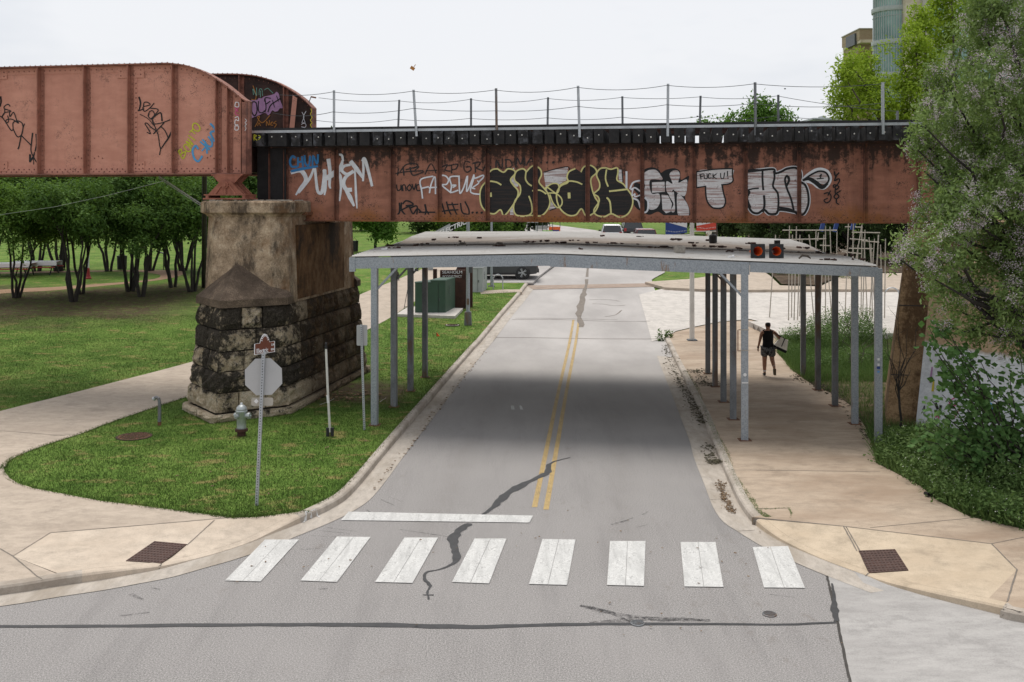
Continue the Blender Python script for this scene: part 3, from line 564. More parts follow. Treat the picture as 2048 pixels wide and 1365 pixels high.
for y0, xa, xb in ((640, 1024, 1300), (637, 1030, 1235), (675, 975, 1312), (600, 1178, 1240), (608, 1185, 1250)):
    ribbon('crack', [(xa, y0), ((xa * 2 + xb) / 3, y0 + random.uniform(-1, 3)), ((xa + 2 * xb) / 3, y0 + random.uniform(0, 6)), (xb, y0 + 3)], .045, M['groove'], road, .006, .6)
ribbon('crack', [(1210, 634), (1232, 630), (1243, 621)], .05, M['groove'], road, .006, .5)
# joints cut in the footways
J = M['groove']
def joint(par, pts, wd=.016, m=J): ribbon('joint', pts, wd, m, par, .004, .3, 1 if len(pts) == 2 else 3)
def seg(a, b, n=6): return [(a[0] + (b[0] - a[0]) * i / n, a[1] + (b[1] - a[1]) * i / n) for i in range(n + 1)]
for a, b in (((26, 1113), (101, 1066)), ((101, 1066), (250, 1054)), ((250, 1054), (458, 1036)), ((429, 1041), (374, 1091)), ((323, 1129), (317, 1136)), ((26, 1113), (84, 1161)), ((0, 1098), (26, 1113))): joint(ramp_l, seg(a, b), .02)
for a, b in (((0, 862), (130, 872)), ((100, 872), (165, 868))): joint(path, seg(a, b))
for a, b in (((1506, 1036), (1687, 1053)), ((1687, 1053), (1983, 1088)), ((1983, 1088), (2034, 1140)), ((2034, 1140), (2006, 1232)), ((1687, 1053), (1714, 1103)), ((1692, 1054), (1720, 1103)), ((1737, 1147), (1731, 1153))): joint(ramp_r, seg(a, b), .022)
for a, b in (((1462, 940), (1760, 944)), ((1512, 1018), (1580, 1017)), ((1740, 1056), (1960, 1035)), ((1983, 1088), (2048, 1075)), ((1500, 812), (1670, 814)), ((1344, 691), (1560, 692)), ((1495, 640), (1560, 700)), ((1600, 878), (1740, 880))): joint(walk_r, seg(a, b), .014)
joint(pad, seg((1654, 1153), (1669, 1216)) + seg((1669, 1216), (1700, 1365)), .035, M['joint'])
for a in ((900, 795), (795, 931), (745, 998), (654, 1049), (1100, 574)):
    pass
for x, y in ((1396, 930), (1420, 1000), (1356, 822), (1330, 752), (1476, 1063)): joint(gut_r, seg((x, y), (x + 34, y - 2)), .012)
# iron tactile plates, utility lids
def plate(c4, label, nx_=11, ny_=9):
    P = [D(*q) for q in c4]; root = thing('tactile_plate', sum(P, Vector()) / 4, label, 'metal plate', 'iron tactile plates in the corner ramps')
    mb = MB(); mb.hexa([p + Vector((0, 0, -.01)) for p in P], [p + Vector((0, 0, .012)) for p in P]); mb.build('base_plate', M['plate_iron'], root)
    d = MB()
    for i in range(nx_):
        for j in range(ny_):
            a = (i + .5) / nx_; b = (j + .5) / ny_; p = P[0].lerp(P[1], a).lerp(P[3].lerp(P[2], a), b); r = .018
            q = lambda r, h: [p + Vector((x * r, y * r, h)) for x, y in ((-1, -1), (1, -1), (1, 1), (-1, 1))]
            d.hexa(q(r, .012), q(r * .6, .019))
    d.build('domes', M['rust_dark'], root, kind='stuff')
plate([(309, 1084), (374, 1090), (323, 1128), (252, 1123)], 'rusty studded iron plate set in the left corner ramp')
plate([(1717, 1103), (1790, 1100), (1817, 1142), (1738, 1147)], 'rusty studded iron plate set in the tan right corner ramp')
def lid(px, py, r, label, mat='plate_iron', rm='rust_dark'):
    p = D(px, py); root = thing('utility_cover', p, label, 'manhole cover'); mb = MB(); mb.lathe(p, [(r, -.02), (r, .012), (r * .97, .016)], 24); 
    l = mb.build('lid', M[mat], root)
    e = MB(); n = 24
    for i in range(n):
        a, b = 2 * math.pi * i / n, 2 * math.pi * (i + 1) / n; f = lambda t, q, z: p + Vector((math.cos(t) * q, math.sin(t) * q, z))
        e.hexa([f(a, r * 1.0, 0), f(a, r * 1.14, 0), f(b, r * 1.14, 0), f(b, r * 1.0, 0)], [f(a, r * 1.0, .02), f(a, r * 1.14, .016), f(b, r * 1.14, .016), f(b, r * 1.0, .02)])
    e.build('ring', M[rm], root)
    g = MB()
    for k in range(-3, 4):
        hw = math.sqrt(max(0, (r * .85) ** 2 - (k * r * .25) ** 2)); g.box(p + Vector((0, k * r * .25, .02)), (2 * hw, r * .06, .006)); g.box(p + Vector((k * r * .25, 0, .0195)), (r * .06, 2 * hw, .006))
    g.build('ribs', M[rm], root, kind='stuff')
lid(268, 874, .36, 'round brown cast iron cover lying in the lawn beside the path', 'rust_brown')
lid(1539, 1230, .085, 'small round valve cover in asphalt below the right end of crosswalk', 'steel_dark', 'galvanized_dull'); lid(1275, 1248, .085, 'small round valve cover set on the tar seam in the road', 'steel_dark', 'galvanized_dull')
lid(905, 651, .28, 'small pale utility cover in the grass near the lamp post', 'off_white')

for pts, wd in (([(1160, 1212), (1215, 1225), (1262, 1245)], .1), ([(1160, 1212), (1230, 1228), (1330, 1240), (1420, 1240)], .12), ([(1180, 1248), (1300, 1238), (1420, 1243)], .14), ([(1222, 1050), (1245, 1044), (1268, 1036)], .06), ([(1272, 1056), (1298, 1050)], .05), ([(1284, 1030), (1296, 1024)], .07), ([(733, 1020), (748, 1030), (760, 1035)], .05), ([(762, 1000), (790, 1012)], .05), ([(780, 995), (806, 1005)], .04), ([(640, 1062), (700, 1068)], .04), ([(655, 1056), (715, 1064)], .04), ([(620, 1072), (690, 1076)], .04), ([(600, 1100), (640, 1098)], .05), ([(800, 1060), (880, 1072), (900, 1075)], .03), ([(260, 1190), (285, 1200)], .12), ([(240, 1232), (300, 1226)], .1), ([(300, 1176), (320, 1180)], .08), ([(912, 1010), (945, 1011)], .03), ([(1540, 1190), (1590, 1196)], .04), ([(640, 1180), (655, 1178)], .1)):
    ribbon('scuff_mark', pts, [wd * .6, wd, wd * .4], M['scuff'], road, .0055, .5)
for a_, b_ in (((1024, 812), (1026, 820)), ((1040, 812), (1043, 820))): ribbon('paint_mark', [a_, b_], .07, M['white_paint'], road, .006, .5, 2)
for pts in ([(606, 1046), (612, 1035), (611, 1024)], [(611, 1024), (620, 1028), (624, 1036)], [(622, 1024), (633, 1026), (640, 1036)]): ribbon('paint_mark', pts, .03, M['white_paint'], ramp_l, .008, .4)
# ---------------------------------------------------------------- railway bridge
def decal_point(v):                                  # photo column/row -> point on the plate whose face is at distance v across the railway
    return lambda px, py, off: onv(px, py, v - off)
_lift = [0]
def paint_tag(name, plane, mat, strokes=(), fills=(), parent=None, base=.006, label=None, sub=5):
    mb = MB()
    for poly, *o in fills:
        _lift[0] = (_lift[0] + 1) % 40; off = base + (o[0] if o else 0) + _lift[0] * .00006; L = catmull([(x, y, 0) for x, y in poly], sub, True) if len(poly) > 6 else [Vector((x, y, 0)) for x, y in poly]
        mb.add([plane(q.x, q.y, off) for q in L], tess(L))
    for s in strokes:
        wd, pts = s[0], s[1]; _lift[0] = (_lift[0] + 1) % 40; b0 = base + (s[2] if len(s) > 2 else .003) + _lift[0] * .00006
        P = catmull([(x, y, 0) for x, y in pts], sub) if len(pts) > 2 else [Vector((*p, 0)) for p in pts]
        n = len(P); ws = wd if isinstance(wd, (tuple, list)) else (wd, wd); vs = []
        for i, p in enumerate(P):
            a = P[max(i - 1, 0)]; b = P[min(i + 1, n - 1)]; t = (b - a); t = t.normalized() if t.length > 1e-6 else Vector((1, 0, 0))
            f = i / max(1, n - 1) * (len(ws) - 1); k = min(int(f), len(ws) - 2); wv = (ws[k] + (ws[k + 1] - ws[k]) * (f - k)) / 2; e = b0 + .0012 * i / n
            if i == 0: p = p - t * wv * .5
            if i == n - 1: p = p + t * wv * .5
            vs += [plane(p.x - t.y * wv, p.y + t.x * wv, e), plane(p.x + t.y * wv, p.y - t.x * wv, e)]
        mb.add(vs, [(2 * i, 2 * i + 1, 2 * i + 3, 2 * i + 2) for i in range(n - 1)])
    o = mb.build(name, M[mat], parent)
    if label: o['label'] = label
    return o
def rivet_field(pts, nrm, r, name, mat, parent):     # low domes
    mb = MB(); nrm = Vector(nrm).normalized(); x = nrm.orthogonal().normalized(); y = nrm.cross(x)
    for p in pts:
        ring = lambda q, h: [Vector(p) + (x * math.cos(a) + y * math.sin(a)) * q + nrm * h for a in (k * math.pi / 3 for k in range(6))]
        mb.add(ring(r, 0) + ring(r * .6, r * .6), [(i, (i + 1) % 6, 6 + (i + 1) % 6, 6 + i) for i in range(6)] + [tuple(range(6, 12))])
    return mb.build(name, mat, parent, kind='stuff')
NV = (-VX, -VY, 0)                                   # towards the viewer

# ---- deck girder span over the street
u0, u1 = uof(onv(541, 400, V0)), uof(onv(1868, 400, V0))
zb, zt = onv(1024, 442, V0).z, onv(1024, 293, V0).z
span = thing('deck_girder_span', uv((u0 + u1) / 2, V0 + 1.3, zb), 'brown rusted plate girder railway span covered in graffiti above the street', 'railway bridge')
VF = V0 + 2.1
web = MB(); web.ubox(u0, u1, V0, V0 + .02, zb, zt); web.build('girder_web', M['brown'], span)
web = MB(); web.ubox(u0, u1, VF - .02, VF, zb, zt); web.build('girder_web', M['brown'], span)
for vc, s in ((V0, -1), (VF, 1)):
    fl = MB(); fl.ubox(u0, u1, vc - .2, vc + .2, zb - .03, zb); fl.ubox(u0, u1, vc - .2, vc + .2, zt, zt + .03); fl.build('flange', M['brown_trim'], span)
    an = MB(); a, b = (vc - .014, vc - .001) if s < 0 else (vc + .001, vc + .014); an.ubox(u0, u1, a, b, zb + .001, zb + .16); an.ubox(u0, u1, a, b, zt - .16, zt - .001); an.build('flange_angle', M['brown'], span)
stiff = [569, 670, 783, 876, 972, 1067.5, 1172, 1281, 1385, 1488, 1595, 1728, 1835]
rv = []
for i, px in enumerate(stiff):
    u = uof(onv(px, 370, V0 - .06)); mb = MB(); mb.ubox(u - .008, u + .008, V0 - .13, V0 - .0145, zb + .005, zt - .005); mb.ubox(u + .0085, u + .1, V0 - .027, V0 - .0148, zb + .005, zt - .005); mb.build('stiffener', M['brown_trim'], span)
    rv += [uv(u + .055, V0 - .027, zb + .12 + k * .13) for k in range(15)]
    mb = MB(); mb.ubox(u - .008, u + .008, VF + .0145, VF + .13, zb + .005, zt - .005); mb.build('stiffener', M['brown_trim'], span)
u = uof(onv(541, 370, V0)); mb = MB(); mb.ubox(u + .02, u + .04, V0 - .19, V0 - .0145, zb, zt); mb.ubox(u + .06, u + .16, V0 - .03, V0 - .0146, zb + .01, zt - .01); mb.build('end_stiffener', M['brown_trim'], span)
nr = int((u1 - u0) / .16)
rv += [uv(u0 + .08 + k * .16, V0 - .014, zb + .11) for k in range(nr)] + [uv(u0 + .16 + k * .16, V0 - .014, zb + .05) for k in range(nr - 1)] + [uv(u0 + .08 + k * .16, V0 - .014, zt - .1) for k in range(nr)]
rivet_field(rv, NV, .018, 'rivets', M['rust_brown'], span)
rivet_field([uv(u0 + .08 + k * .11, V0 - .15, zb - .03) for k in range(int((u1 - u0) / .11))], (0, 0, -1), .02, 'rivets', M['rust_brown'], span)
for i in range(9):                                   # cross frames between the two girders
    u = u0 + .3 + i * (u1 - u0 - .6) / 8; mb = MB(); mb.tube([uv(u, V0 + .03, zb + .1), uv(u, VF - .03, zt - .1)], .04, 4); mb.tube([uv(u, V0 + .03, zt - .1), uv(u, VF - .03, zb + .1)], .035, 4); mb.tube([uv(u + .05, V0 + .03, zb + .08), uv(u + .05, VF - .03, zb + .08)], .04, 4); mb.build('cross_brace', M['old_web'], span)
# ties
VN, VFAR = V0 - .62, V0 + 2.75
ztt, ztb = onv(1024, 260.5, VN).z, zt + .032
us, ue = uof(onv(520, 280, VN)), uof(onv(1900, 280, VN)); n = int((ue - us) / .335); bolts = []
for i in range(n):
    u = us + i * .335 + random.uniform(-.035, .035); wd = random.choice((.24, .26, .28)); dv = random.uniform(-.04, .05); mb = MB()
    if u > ue - 5.2: wd *= .8
    mb.ubox(u - wd / 2, u + wd / 2, VN + dv, VFAR + random.uniform(-.05, .05), ztb, ztt + random.uniform(-.012, 0)); mb.build('tie', M['tie'], span)
    bolts.append(uv(u + random.uniform(-.03, .03), VN + dv, (ztb + ztt) / 2 + random.uniform(-.05, .08)))
mb = MB()
for b in bolts:
    if random.random() < .85: mb.lathe(b, [(.02, 0), (.014, .015)], 8, Matrix.Rotation(math.atan2(NV[1], NV[0]), 3, 'Z') @ Matrix.Rotation(R(90), 3, 'Y'))
mb.build('bolt_heads', M['off_white'], span, kind='stuff')
for v in (VN + .16, VFAR - .16):
    mb = MB(); mb.ubox(us - .6, ue, v - .1, v + .1, ztt + .004, ztt + .14); mb.build('guard_timber', M['creosote'], span)
mb = MB(); mb.ubox(us - .6, ue, VN + .02, VN + .058, ztt + .004, ztt + .072); mb.build('edge_strip', M['steel_light'], span)
for v in (V0 + .36, V0 + 1.8):
    mb = MB(); mb.ubox(us - 25, ue, v - .07, v + .07, ztt + .003, ztt + .03); mb.ubox(us - 25, ue, v - .012, v + .012, ztt + .03, ztt + .15); mb.ubox(us - 25, ue, v - .036, v + .036, ztt + .15, ztt + .19); mb.build('rail', M['rust_dark'], span)
# fence posts and wires
near = [(668, 181, 668, 289), (827, 180, 833, 273), (992, 177, 993.5, 290), (1156, 172, 1159, 275), (1336, 168, 1335, 273), (1510, 165, 1511, 271), (1765.5, 165, 1766, 269)]
farp = [(798.5, 200, 796.5, 254), (942, 197, 942, 253), (1096, 195, 1095, 252), (1244.5, 193, 1245, 251), (1401, 192, 1399.5, 250), (1556.5, 190, 1556.5, 248), (1795, 222, 1795, 247)]
def angle_post(a, b, tdir, s):
    mb = MB(); uu = Vector((UX, UY, 0)) * s; vv_ = Vector((VX, VY, 0)) * s
    for d1, d2 in ((uu, vv_ * .16), (uu * .16, vv_)): mb.hexa([b, b + d1, b + d1 + d2, b + d2], [a, a + d1, a + d1 + d2, a + d2])
    return mb
P1, P2 = [], []
for a in near:
    A_, B_ = onv(a[0] - 2.4, a[1], VN - .02), onv(a[2] - 2.4, a[3], VN - .02); angle_post(A_, B_, 0, .066).build('fence_post', M['steel_light'] if random.random() < .8 else M['galvanized_dull'], span); P1.append((A_, B_))
for a in farp:
    A_, B_ = onv(a[0] - 2, a[1], VFAR), onv(a[2] - 2, a[3], VFAR); angle_post(A_, B_, 0, .062).build('fence_post', M['galvanized_dull'], span); P2.append((A_, B_))
def wire(pa, pb, sag, name='wire', n=9, r=.009, m='steel_dark', par=span):
    MB().tube([pa.lerp(pb, i / n) - Vector((0, 0, sag * 4 * (i / n) * (1 - i / n))) for i in range(n + 1)], r, 4).build(name, M[m], par)
def wires(P, f1, f2, first, v):
    for f, st in ((f1, first[0]), (f2, first[1])):
        pts = [st] + [p[0].lerp(p[1], f) for p in P]
        for a, b in zip(pts, pts[1:]): wire(a, b, random.uniform(.03, .1) if (b - a).length > 1.8 else .05)
wires(P1, .03, .4, (onv(560, 190, VN + .3), onv(545, 226, VN + .3)), VN); wires(P2, .04, .72, (onv(637, 196, VFAR), onv(630, 241, VFAR)), VFAR)
for a, b in (((617, 208), (622, 194)),): wire(onv(*a, VFAR), onv(*b, VFAR), 0, 'insulator_arm', 1, .015)
MB().tube([onv(622, 194, VFAR), onv(632, 196, VFAR)], .025, 6).build('insulator', M['rust_brown'], span)
for x, y in ((1395, 233), (1570, 178), (1598, 242)): MB().box(onv(x, y, VFAR), (.05, .02, .03)).build('barb', M['steel_dark'], span)
MB().box(onv(1583, 248, VN + .25) , (.26, .1, .07), Matrix.Rotation(.12, 3, 'Y')).build('splice_plate', M['steel_light'], span)
# bearing shoes of the deck span on pier and abutment
for u in (u0 + .45,):
    for v in (V0, VF): mb = MB(); mb.ubox(u - .4, u + .5, v - .3, v + .3, zb - .1, zb - .031); mb.build('bearing_shoe', M['rust_dark'], span)

# ---- graffiti on the deck girder, painted on the near web
W = decal_point(V0)
S = span
paint_tag('graffiti', W, 'spray_white', [((6, 9, 7, 3), [(583, 346), (602, 342), (612, 360), (600, 378), (592, 390)]), ((4, 6, 3), [(627, 338), (622, 352), (612, 368), (598, 386)]), ((5, 6, 7, 5), [(630, 338), (633, 368), (636, 384), (643, 386), (646, 372), (649, 340)]), ((8, 6, 3), [(649, 342), (651, 372), (649, 390)]), ((8, 6, 3), [(657, 320), (660, 345), (659, 370), (661, 377)]), ((9, 12, 4), [(653, 357), (667, 348), (680, 337), (685, 322)]), ((4, 5, 5), [(686, 322), (684, 312), (679, 309)]), ((6, 7, 5, 3), [(671, 347), (680, 352), (682, 375), (679, 402)]),
    ((5, 6, 6), [(700, 330), (688, 333), (684, 342), (694, 349), (706, 343)]), ((6, 7, 8, 8), [(706, 344), (692, 354), (687, 367), (692, 379), (702, 380)]), ((7, 9, 4), [(693, 382), (700, 395), (708, 412)]), ((3, 4, 5, 2), [(709, 330), (711, 365), (712, 390), (714, 417)]), ((8, 9, 5), [(702, 324), (713, 338), (726, 356)]), ((4, 5, 4), [(726, 362), (727, 340), (726, 322)]), ((5, 7, 5), [(725, 322), (729, 318), (736, 340), (744, 372)])], parent=S, label='large white DUKEM lettering on the girder')
paint_tag('graffiti', W, 'spray_blue', [(4.5, [(590, 316), (585, 313), (580, 322), (583, 333), (594, 334)]), (4, [(596, 316), (596, 333)]), (4, [(596, 325), (606, 323)]), (4, [(604, 314), (606, 333)]), (4, [(609, 312), (611, 328), (618, 330), (620, 313)]), (4, [(625, 331), (626, 312), (634, 328), (636, 310)]), ((5, 6, 4), [(583, 343), (605, 338), (635, 333)])], parent=S, base=.012, label='blue CHUN lettering above the white lettering')
paint_tag('graffiti', W, 'spray_faded', [(2.6, [(790, 348), (812, 344), (846, 342)]), (3, [(797, 338), (795, 351)]), (3, [(806, 334), (808, 351)]), (2.6, [(800, 344), (812, 330), (830, 328), (835, 333), (812, 340)]), (3, [(820, 335), (826, 351), (848, 344)]), (2.6, [(826, 337), (838, 334), (830, 341)]), (2.6, [(850, 349), (862, 328), (872, 347)]), (2.4, [(852, 342), (875, 341)])], parent=S, label='faded black scrawl at the left of the girder')
paint_tag('graffiti', W, 'spray_faded', [(3, [(880, 336), (895, 330), (890, 340), (900, 343)]), (3, [(903, 331), (903, 347)]), (3, [(897, 332), (915, 329), (912, 338), (904, 340)]), (3, [(940, 325), (930, 324), (928, 338), (934, 345), (942, 340), (940, 334), (932, 335)]), (3, [(950, 327), (951, 345)]), (3, [(946, 327), (960, 325), (956, 334), (951, 336), (966, 342)]), (2.6, [(966, 342), (974, 325), (983, 341)]), (2.6, [(969, 336), (982, 334)]), (3, [(992, 341), (993, 321), (1003, 338), (1005, 318)]), (3, [(1012, 320), (1013, 336), (1024, 332), (1020, 321), (1010, 320)]), (3, [(1031, 335), (1035, 317), (1041, 329), (1048, 316), (1050, 331)]), (3, [(1053, 331), (1062, 317), (1069, 328)]), (2.4, [(1055, 325), (1069, 323)])], parent=S, label='faded black GRANDMA lettering along the top of the girder')
paint_tag('graffiti', W, 'spray_black', [(2.4, [(793, 370), (795, 381), (801, 379), (802, 370), (804, 382)]), (2.4, [(806, 382), (805, 372), (810, 371), (812, 382)]), (2.4, [(819, 370), (814, 376), (818, 382), (823, 376), (819, 369)]), (2.4, [(824, 369), (828, 380), (832, 368)]), (2.4, [(842, 370), (834, 371), (834, 381), (841, 380), (842, 369), (843, 386), (845, 387)])], parent=S, label='black unova lettering')
paint_tag('graffiti', W, 'spray_black', [(3.4, [(799, 407), (799, 424), (795, 430)]), (3.2, [(803, 406), (803, 420), (812, 432), (816, 437)]), (2.8, [(800, 422), (816, 414), (826, 411)]), (3, [(806, 408), (812, 402), (822, 405), (826, 410), (812, 412)]), (3, [(818, 412), (826, 428), (834, 418), (842, 424)]), (3, [(822, 416), (834, 413), (833, 434)]), ((4, 3), [(850, 410), (852, 422), (848, 433), (842, 434)]), (2.8, [(852, 420), (862, 437)]), (2.8, [(838, 425), (870, 425)])], parent=S, label='black scrawled tag low on the girder')
paint_tag('graffiti', W, 'spray_black', [(3, [(884, 408), (890, 428)]), (3, [(893, 404), (898, 422), (904, 432)]), (2.6, [(878, 424), (905, 420)]), (2.8, [(904, 406), (909, 420), (914, 430)]), (2.6, [(896, 410), (916, 409)]), (2.6, [(900, 421), (916, 420)]), (3, [(921, 407), (924, 424), (932, 429), (938, 428), (937, 418), (930, 404)]), (4.5, [(945, 425), (945.5, 426)]), (4.5, [(953.5, 425), (954, 426.5)]), (4.5, [(963, 425), (963.5, 426.5)])], parent=S, label='black HFU lettering with dots')
paint_tag('graffiti', W, 'spray_white', [(3, [(866, 353), (846, 357), (840, 364), (843, 380), (845, 397)]), (3, [(844, 377), (857, 374)]), (3, [(859, 386), (862, 370), (870, 354), (871, 388)]), (3, [(858, 376), (873, 375)]), (3, [(881, 385), (880, 355), (890, 352), (897, 360), (893, 369), (884, 371), (902, 386)]), (3, [(919, 353), (900, 355), (903, 372), (902, 385), (916, 381)]), (3, [(902, 371), (912, 371), (906, 375)]), (3, [(918, 353), (919, 380), (921, 387), (928, 374), (935, 352), (933, 382), (938, 376), (948, 350)]), (3, [(948, 351), (950, 357), (966, 351), (966, 356), (958, 364)]), (3, [(948, 356), (941, 380), (945, 387), (959, 389)]), (2.6, [(955, 362), (957, 367), (945, 376), (950, 378)])], parent=S, base=.012, label='white FAREWE lettering')
for dx_ in (1082, 1094, 1106): paint_tag('graffiti_dot', W, 'spray_faded', [(4, [(dx_, 324.5), (dx_ + .5, 326.5)])], parent=S)
# cream outlined black throw-up
for fl_p in ([(1025, 338), (1028, 335), (1029, 342), (1037, 373), (1022, 378), (1018, 350)], [(1087, 345), (1136, 334), (1134, 360), (1114, 372), (1092, 378)], [(1090, 378), (1112, 372), (1120, 400), (1112, 416), (1098, 420)], [(1236, 338), (1243, 340), (1246, 350), (1244, 368), (1238, 362)], [(1021, 382), (1036, 378), (1027, 430), (1020, 430)]):
    paint_tag('graffiti_fill', W, 'spray_fill', [], [(fl_p,)], parent=S, base=.0025)
for st_p in ([(1087, 345), (1136, 334), (1135, 356)], [(1100, 421), (1112, 417)], [(1244, 341), (1246, 366)]):
    paint_tag('graffiti_outline', W, 'spray_black', [(2, st_p)], parent=S, base=.004)
fillA = [(977, 363), (976, 350), (984, 340), (995, 338), (1007, 345), (1016, 338), (1028, 341), (1030, 348), (1021, 360), (1027, 371), (1036, 382), (1034, 396), (1023, 415), (1008, 432), (1001, 420), (989, 428), (975, 425), (964, 414), (960, 398), (961, 380), (968, 368)]
fillK = [(1029, 352), (1034, 342), (1046, 338), (1053, 344), (1060, 336), (1068, 332), (1080, 338), (1083, 350), (1078, 364), (1088, 377), (1096, 388), (1100, 405), (1095, 420), (1082, 432), (1060, 431), (1046, 433), (1032, 430), (1027, 418), (1030, 402), (1040, 388), (1040, 372), (1030, 362)]
fillA2 = [(1134, 355), (1138, 344), (1150, 338), (1162, 344), (1168, 334), (1180, 331), (1190, 337), (1193, 346), (1182, 358), (1184, 378), (1190, 395), (1197, 408), (1188, 426), (1172, 432), (1163, 418), (1152, 430), (1137, 431), (1122, 420), (1114, 402), (1114, 385), (1122, 372), (1136, 365)]
fillK2 = [(1193, 350), (1200, 338), (1212, 336), (1222, 339), (1234, 336), (1236, 345), (1234, 360), (1246, 368), (1254, 378), (1264, 393), (1265, 410), (1256, 428), (1240, 435), (1223, 428), (1208, 434), (1192, 430), (1188, 420), (1198, 404), (1196, 394), (1188, 388), (1198, 378), (1199, 366)]
paint_tag('graffiti', W, 'spray_fillblack', [], [(fillA,), (fillK, .001), (fillA2, .002), (fillK2, .003), ([(1094, 377), (1108, 367), (1118, 371), (1116, 384), (1122, 398), (1122, 412), (1112, 416), (1102, 402)], .004)], parent=S, base=.005, label='black filled bubble letters')
cr = [(3, fillA[3:] + fillA[:4]), (3, fillK[3:] + fillK[:4]), (3, fillA2[3:] + fillA2[:3]), (3, fillK2[2:] + fillK2[:3]), (3.2, [(970, 366), (980, 363), (993, 365), (1002, 370)]), (5, [(981, 387), (981.5, 393)]), (3, [(1052, 344), (1051, 358), (1056, 367), (1063, 372)]), (3, [(1065, 382), (1080, 381), (1092, 388)]), (3, [(1058, 393), (1063, 408), (1064, 424), (1058, 431)]), (5.5, [(1138, 387), (1138.5, 396)]), (3, [(1120, 371), (1136, 363), (1152, 364), (1164, 369)]), (3, [(1213, 340), (1211, 358), (1216, 373)]), (3.4, [(1219, 383), (1237, 381), (1254, 379)]), (3.4, [(1214, 396), (1220, 405), (1222, 428)]), (2.6, [(1090, 377), (1104, 368), (1116, 369), (1118, 380), (1112, 387), (1096, 376), (1092, 378)]), (2.6, [(1094, 387), (1110, 387), (1122, 396), (1124, 408), (1116, 416), (1106, 406), (1100, 390)])]
paint_tag('graffiti', W, 'spray_cream', cr, parent=S, base=.0095, label='cream outlines of the black bubble letters')
# silver "GX" piece
paint_tag('graffiti', W, 'spray_black', [], [([(1284, 368), (1280, 352), (1288, 340), (1304, 335), (1318, 340), (1322, 346), (1332, 340), (1348, 337), (1360, 343), (1362, 360), (1378, 352), (1374, 372), (1370, 395), (1378, 416), (1380, 432), (1370, 440), (1354, 436), (1330, 432), (1316, 424), (1300, 430), (1288, 426), (1272, 416), (1266, 402), (1278, 392), (1268, 380), (1270, 366)],)], parent=S, base=.005, label='black backing of the silver letters')
paint_tag('graffiti', W, 'spray_fill', [], [([(1286, 358), (1288, 347), (1300, 340), (1313, 341), (1322, 352), (1324, 360), (1300, 361), (1303, 387), (1318, 388), (1320, 404), (1314, 416), (1304, 420), (1296, 416), (1294, 400), (1286, 388), (1290, 372)],), ([(1304, 365), (1329, 364), (1330, 384), (1304, 386)], .0005), ([(1339, 350), (1346, 342), (1356, 342), (1360, 352), (1357, 366), (1374, 360), (1370, 392), (1352, 384), (1346, 380), (1340, 390), (1333, 382), (1333, 363), (1345, 368)], .001), ([(1323, 390), (1336, 391), (1344, 408), (1341, 424), (1332, 427), (1325, 420)], .0012), ([(1346, 384), (1348, 388), (1350, 420), (1345, 425), (1342, 420), (1347, 408), (1338, 391)], .0016), ([(1355, 388), (1366, 396), (1376, 412), (1378, 430), (1368, 438), (1357, 432), (1354, 414)], .002)], parent=S, base=.0085, label='silver filled letters')
paint_tag('graffiti', W, 'spray_white', [(3.5, [(1260, 378), (1266, 366), (1278, 362), (1284, 363)]), (3, [(1262, 380), (1270, 376), (1282, 384), (1288, 384)]), (3.5, [(1266, 397), (1276, 402), (1281, 416), (1288, 425), (1295, 421), (1296, 404), (1290, 396)]), (2.6, [(1266, 378), (1264, 392), (1270, 388), (1270, 394), (1282, 390)]), (4, [(1253, 344), (1253, 376)])], parent=S, base=.0115)
# the T with the insult, the UN piece, the tail
Tf = [(1393, 344), (1426, 339), (1465, 338), (1466, 352), (1465, 364), (1458, 369), (1444, 371), (1447, 386), (1451, 402), (1448, 413), (1440, 417), (1426, 416), (1416, 406), (1412, 392), (1411, 373), (1393, 376)]
paint_tag('graffiti', W, 'spray_fill', [], [(Tf,)], parent=S, base=.006, sub=3, label='silver letter T')
paint_tag('graffiti', W, 'spray_black', [(2.6, [(1393, 344), (1430, 339), (1465, 337.5)]), (2.6, [(1465, 337.5), (1465, 352), (1466, 362), (1458, 368), (1443, 370)]), (3, [(1444, 370), (1447, 386), (1451, 402), (1448, 413), (1440, 417), (1426, 416), (1416, 406), (1412, 392), (1411, 373)]), (2.6, [(1411, 373), (1393, 376)]), (2.6, [(1393, 376), (1393, 344)]),
    (2, [(1402, 359), (1401, 350)]), (1.8, [(1399, 350), (1407, 348)]), (1.8, [(1400, 354), (1406, 353)]), (2, [(1408, 349), (1409, 357), (1414, 357), (1414, 348)]), (2, [(1422, 349), (1418, 348), (1417, 356), (1423, 356)]), (2, [(1426, 348), (1426, 358)]), (1.8, [(1433, 348), (1427, 353), (1433, 358)]), (2, [(1441, 347), (1442, 356), (1447, 357), (1449, 346)]), (2.2, [(1455, 343), (1455, 353)]), (2.4, [(1456, 356), (1456, 357.5)])], parent=S, base=.009, label='black outline of the T and insult written in it')
Hf = [(1494, 344), (1520, 341), (1547, 339), (1550, 347), (1562, 344), (1574, 338), (1590, 336), (1600, 342), (1602, 354), (1600, 363), (1610, 370), (1616, 386), (1617, 406), (1612, 422), (1604, 430), (1592, 425), (1560, 420), (1552, 428), (1538, 428), (1528, 420), (1516, 427), (1504, 424), (1496, 410), (1494, 396), (1499, 384), (1492, 380)]
paint_tag('graffiti', W, 'spray_white', [(8, Hf + Hf[:1]), (7, [(1606, 362), (1614, 352), (1634, 340), (1652, 342), (1660, 354), (1658, 366), (1648, 376), (1636, 374), (1626, 366), (1612, 362)])], parent=S, base=.004, label='white halo round the silver letters')
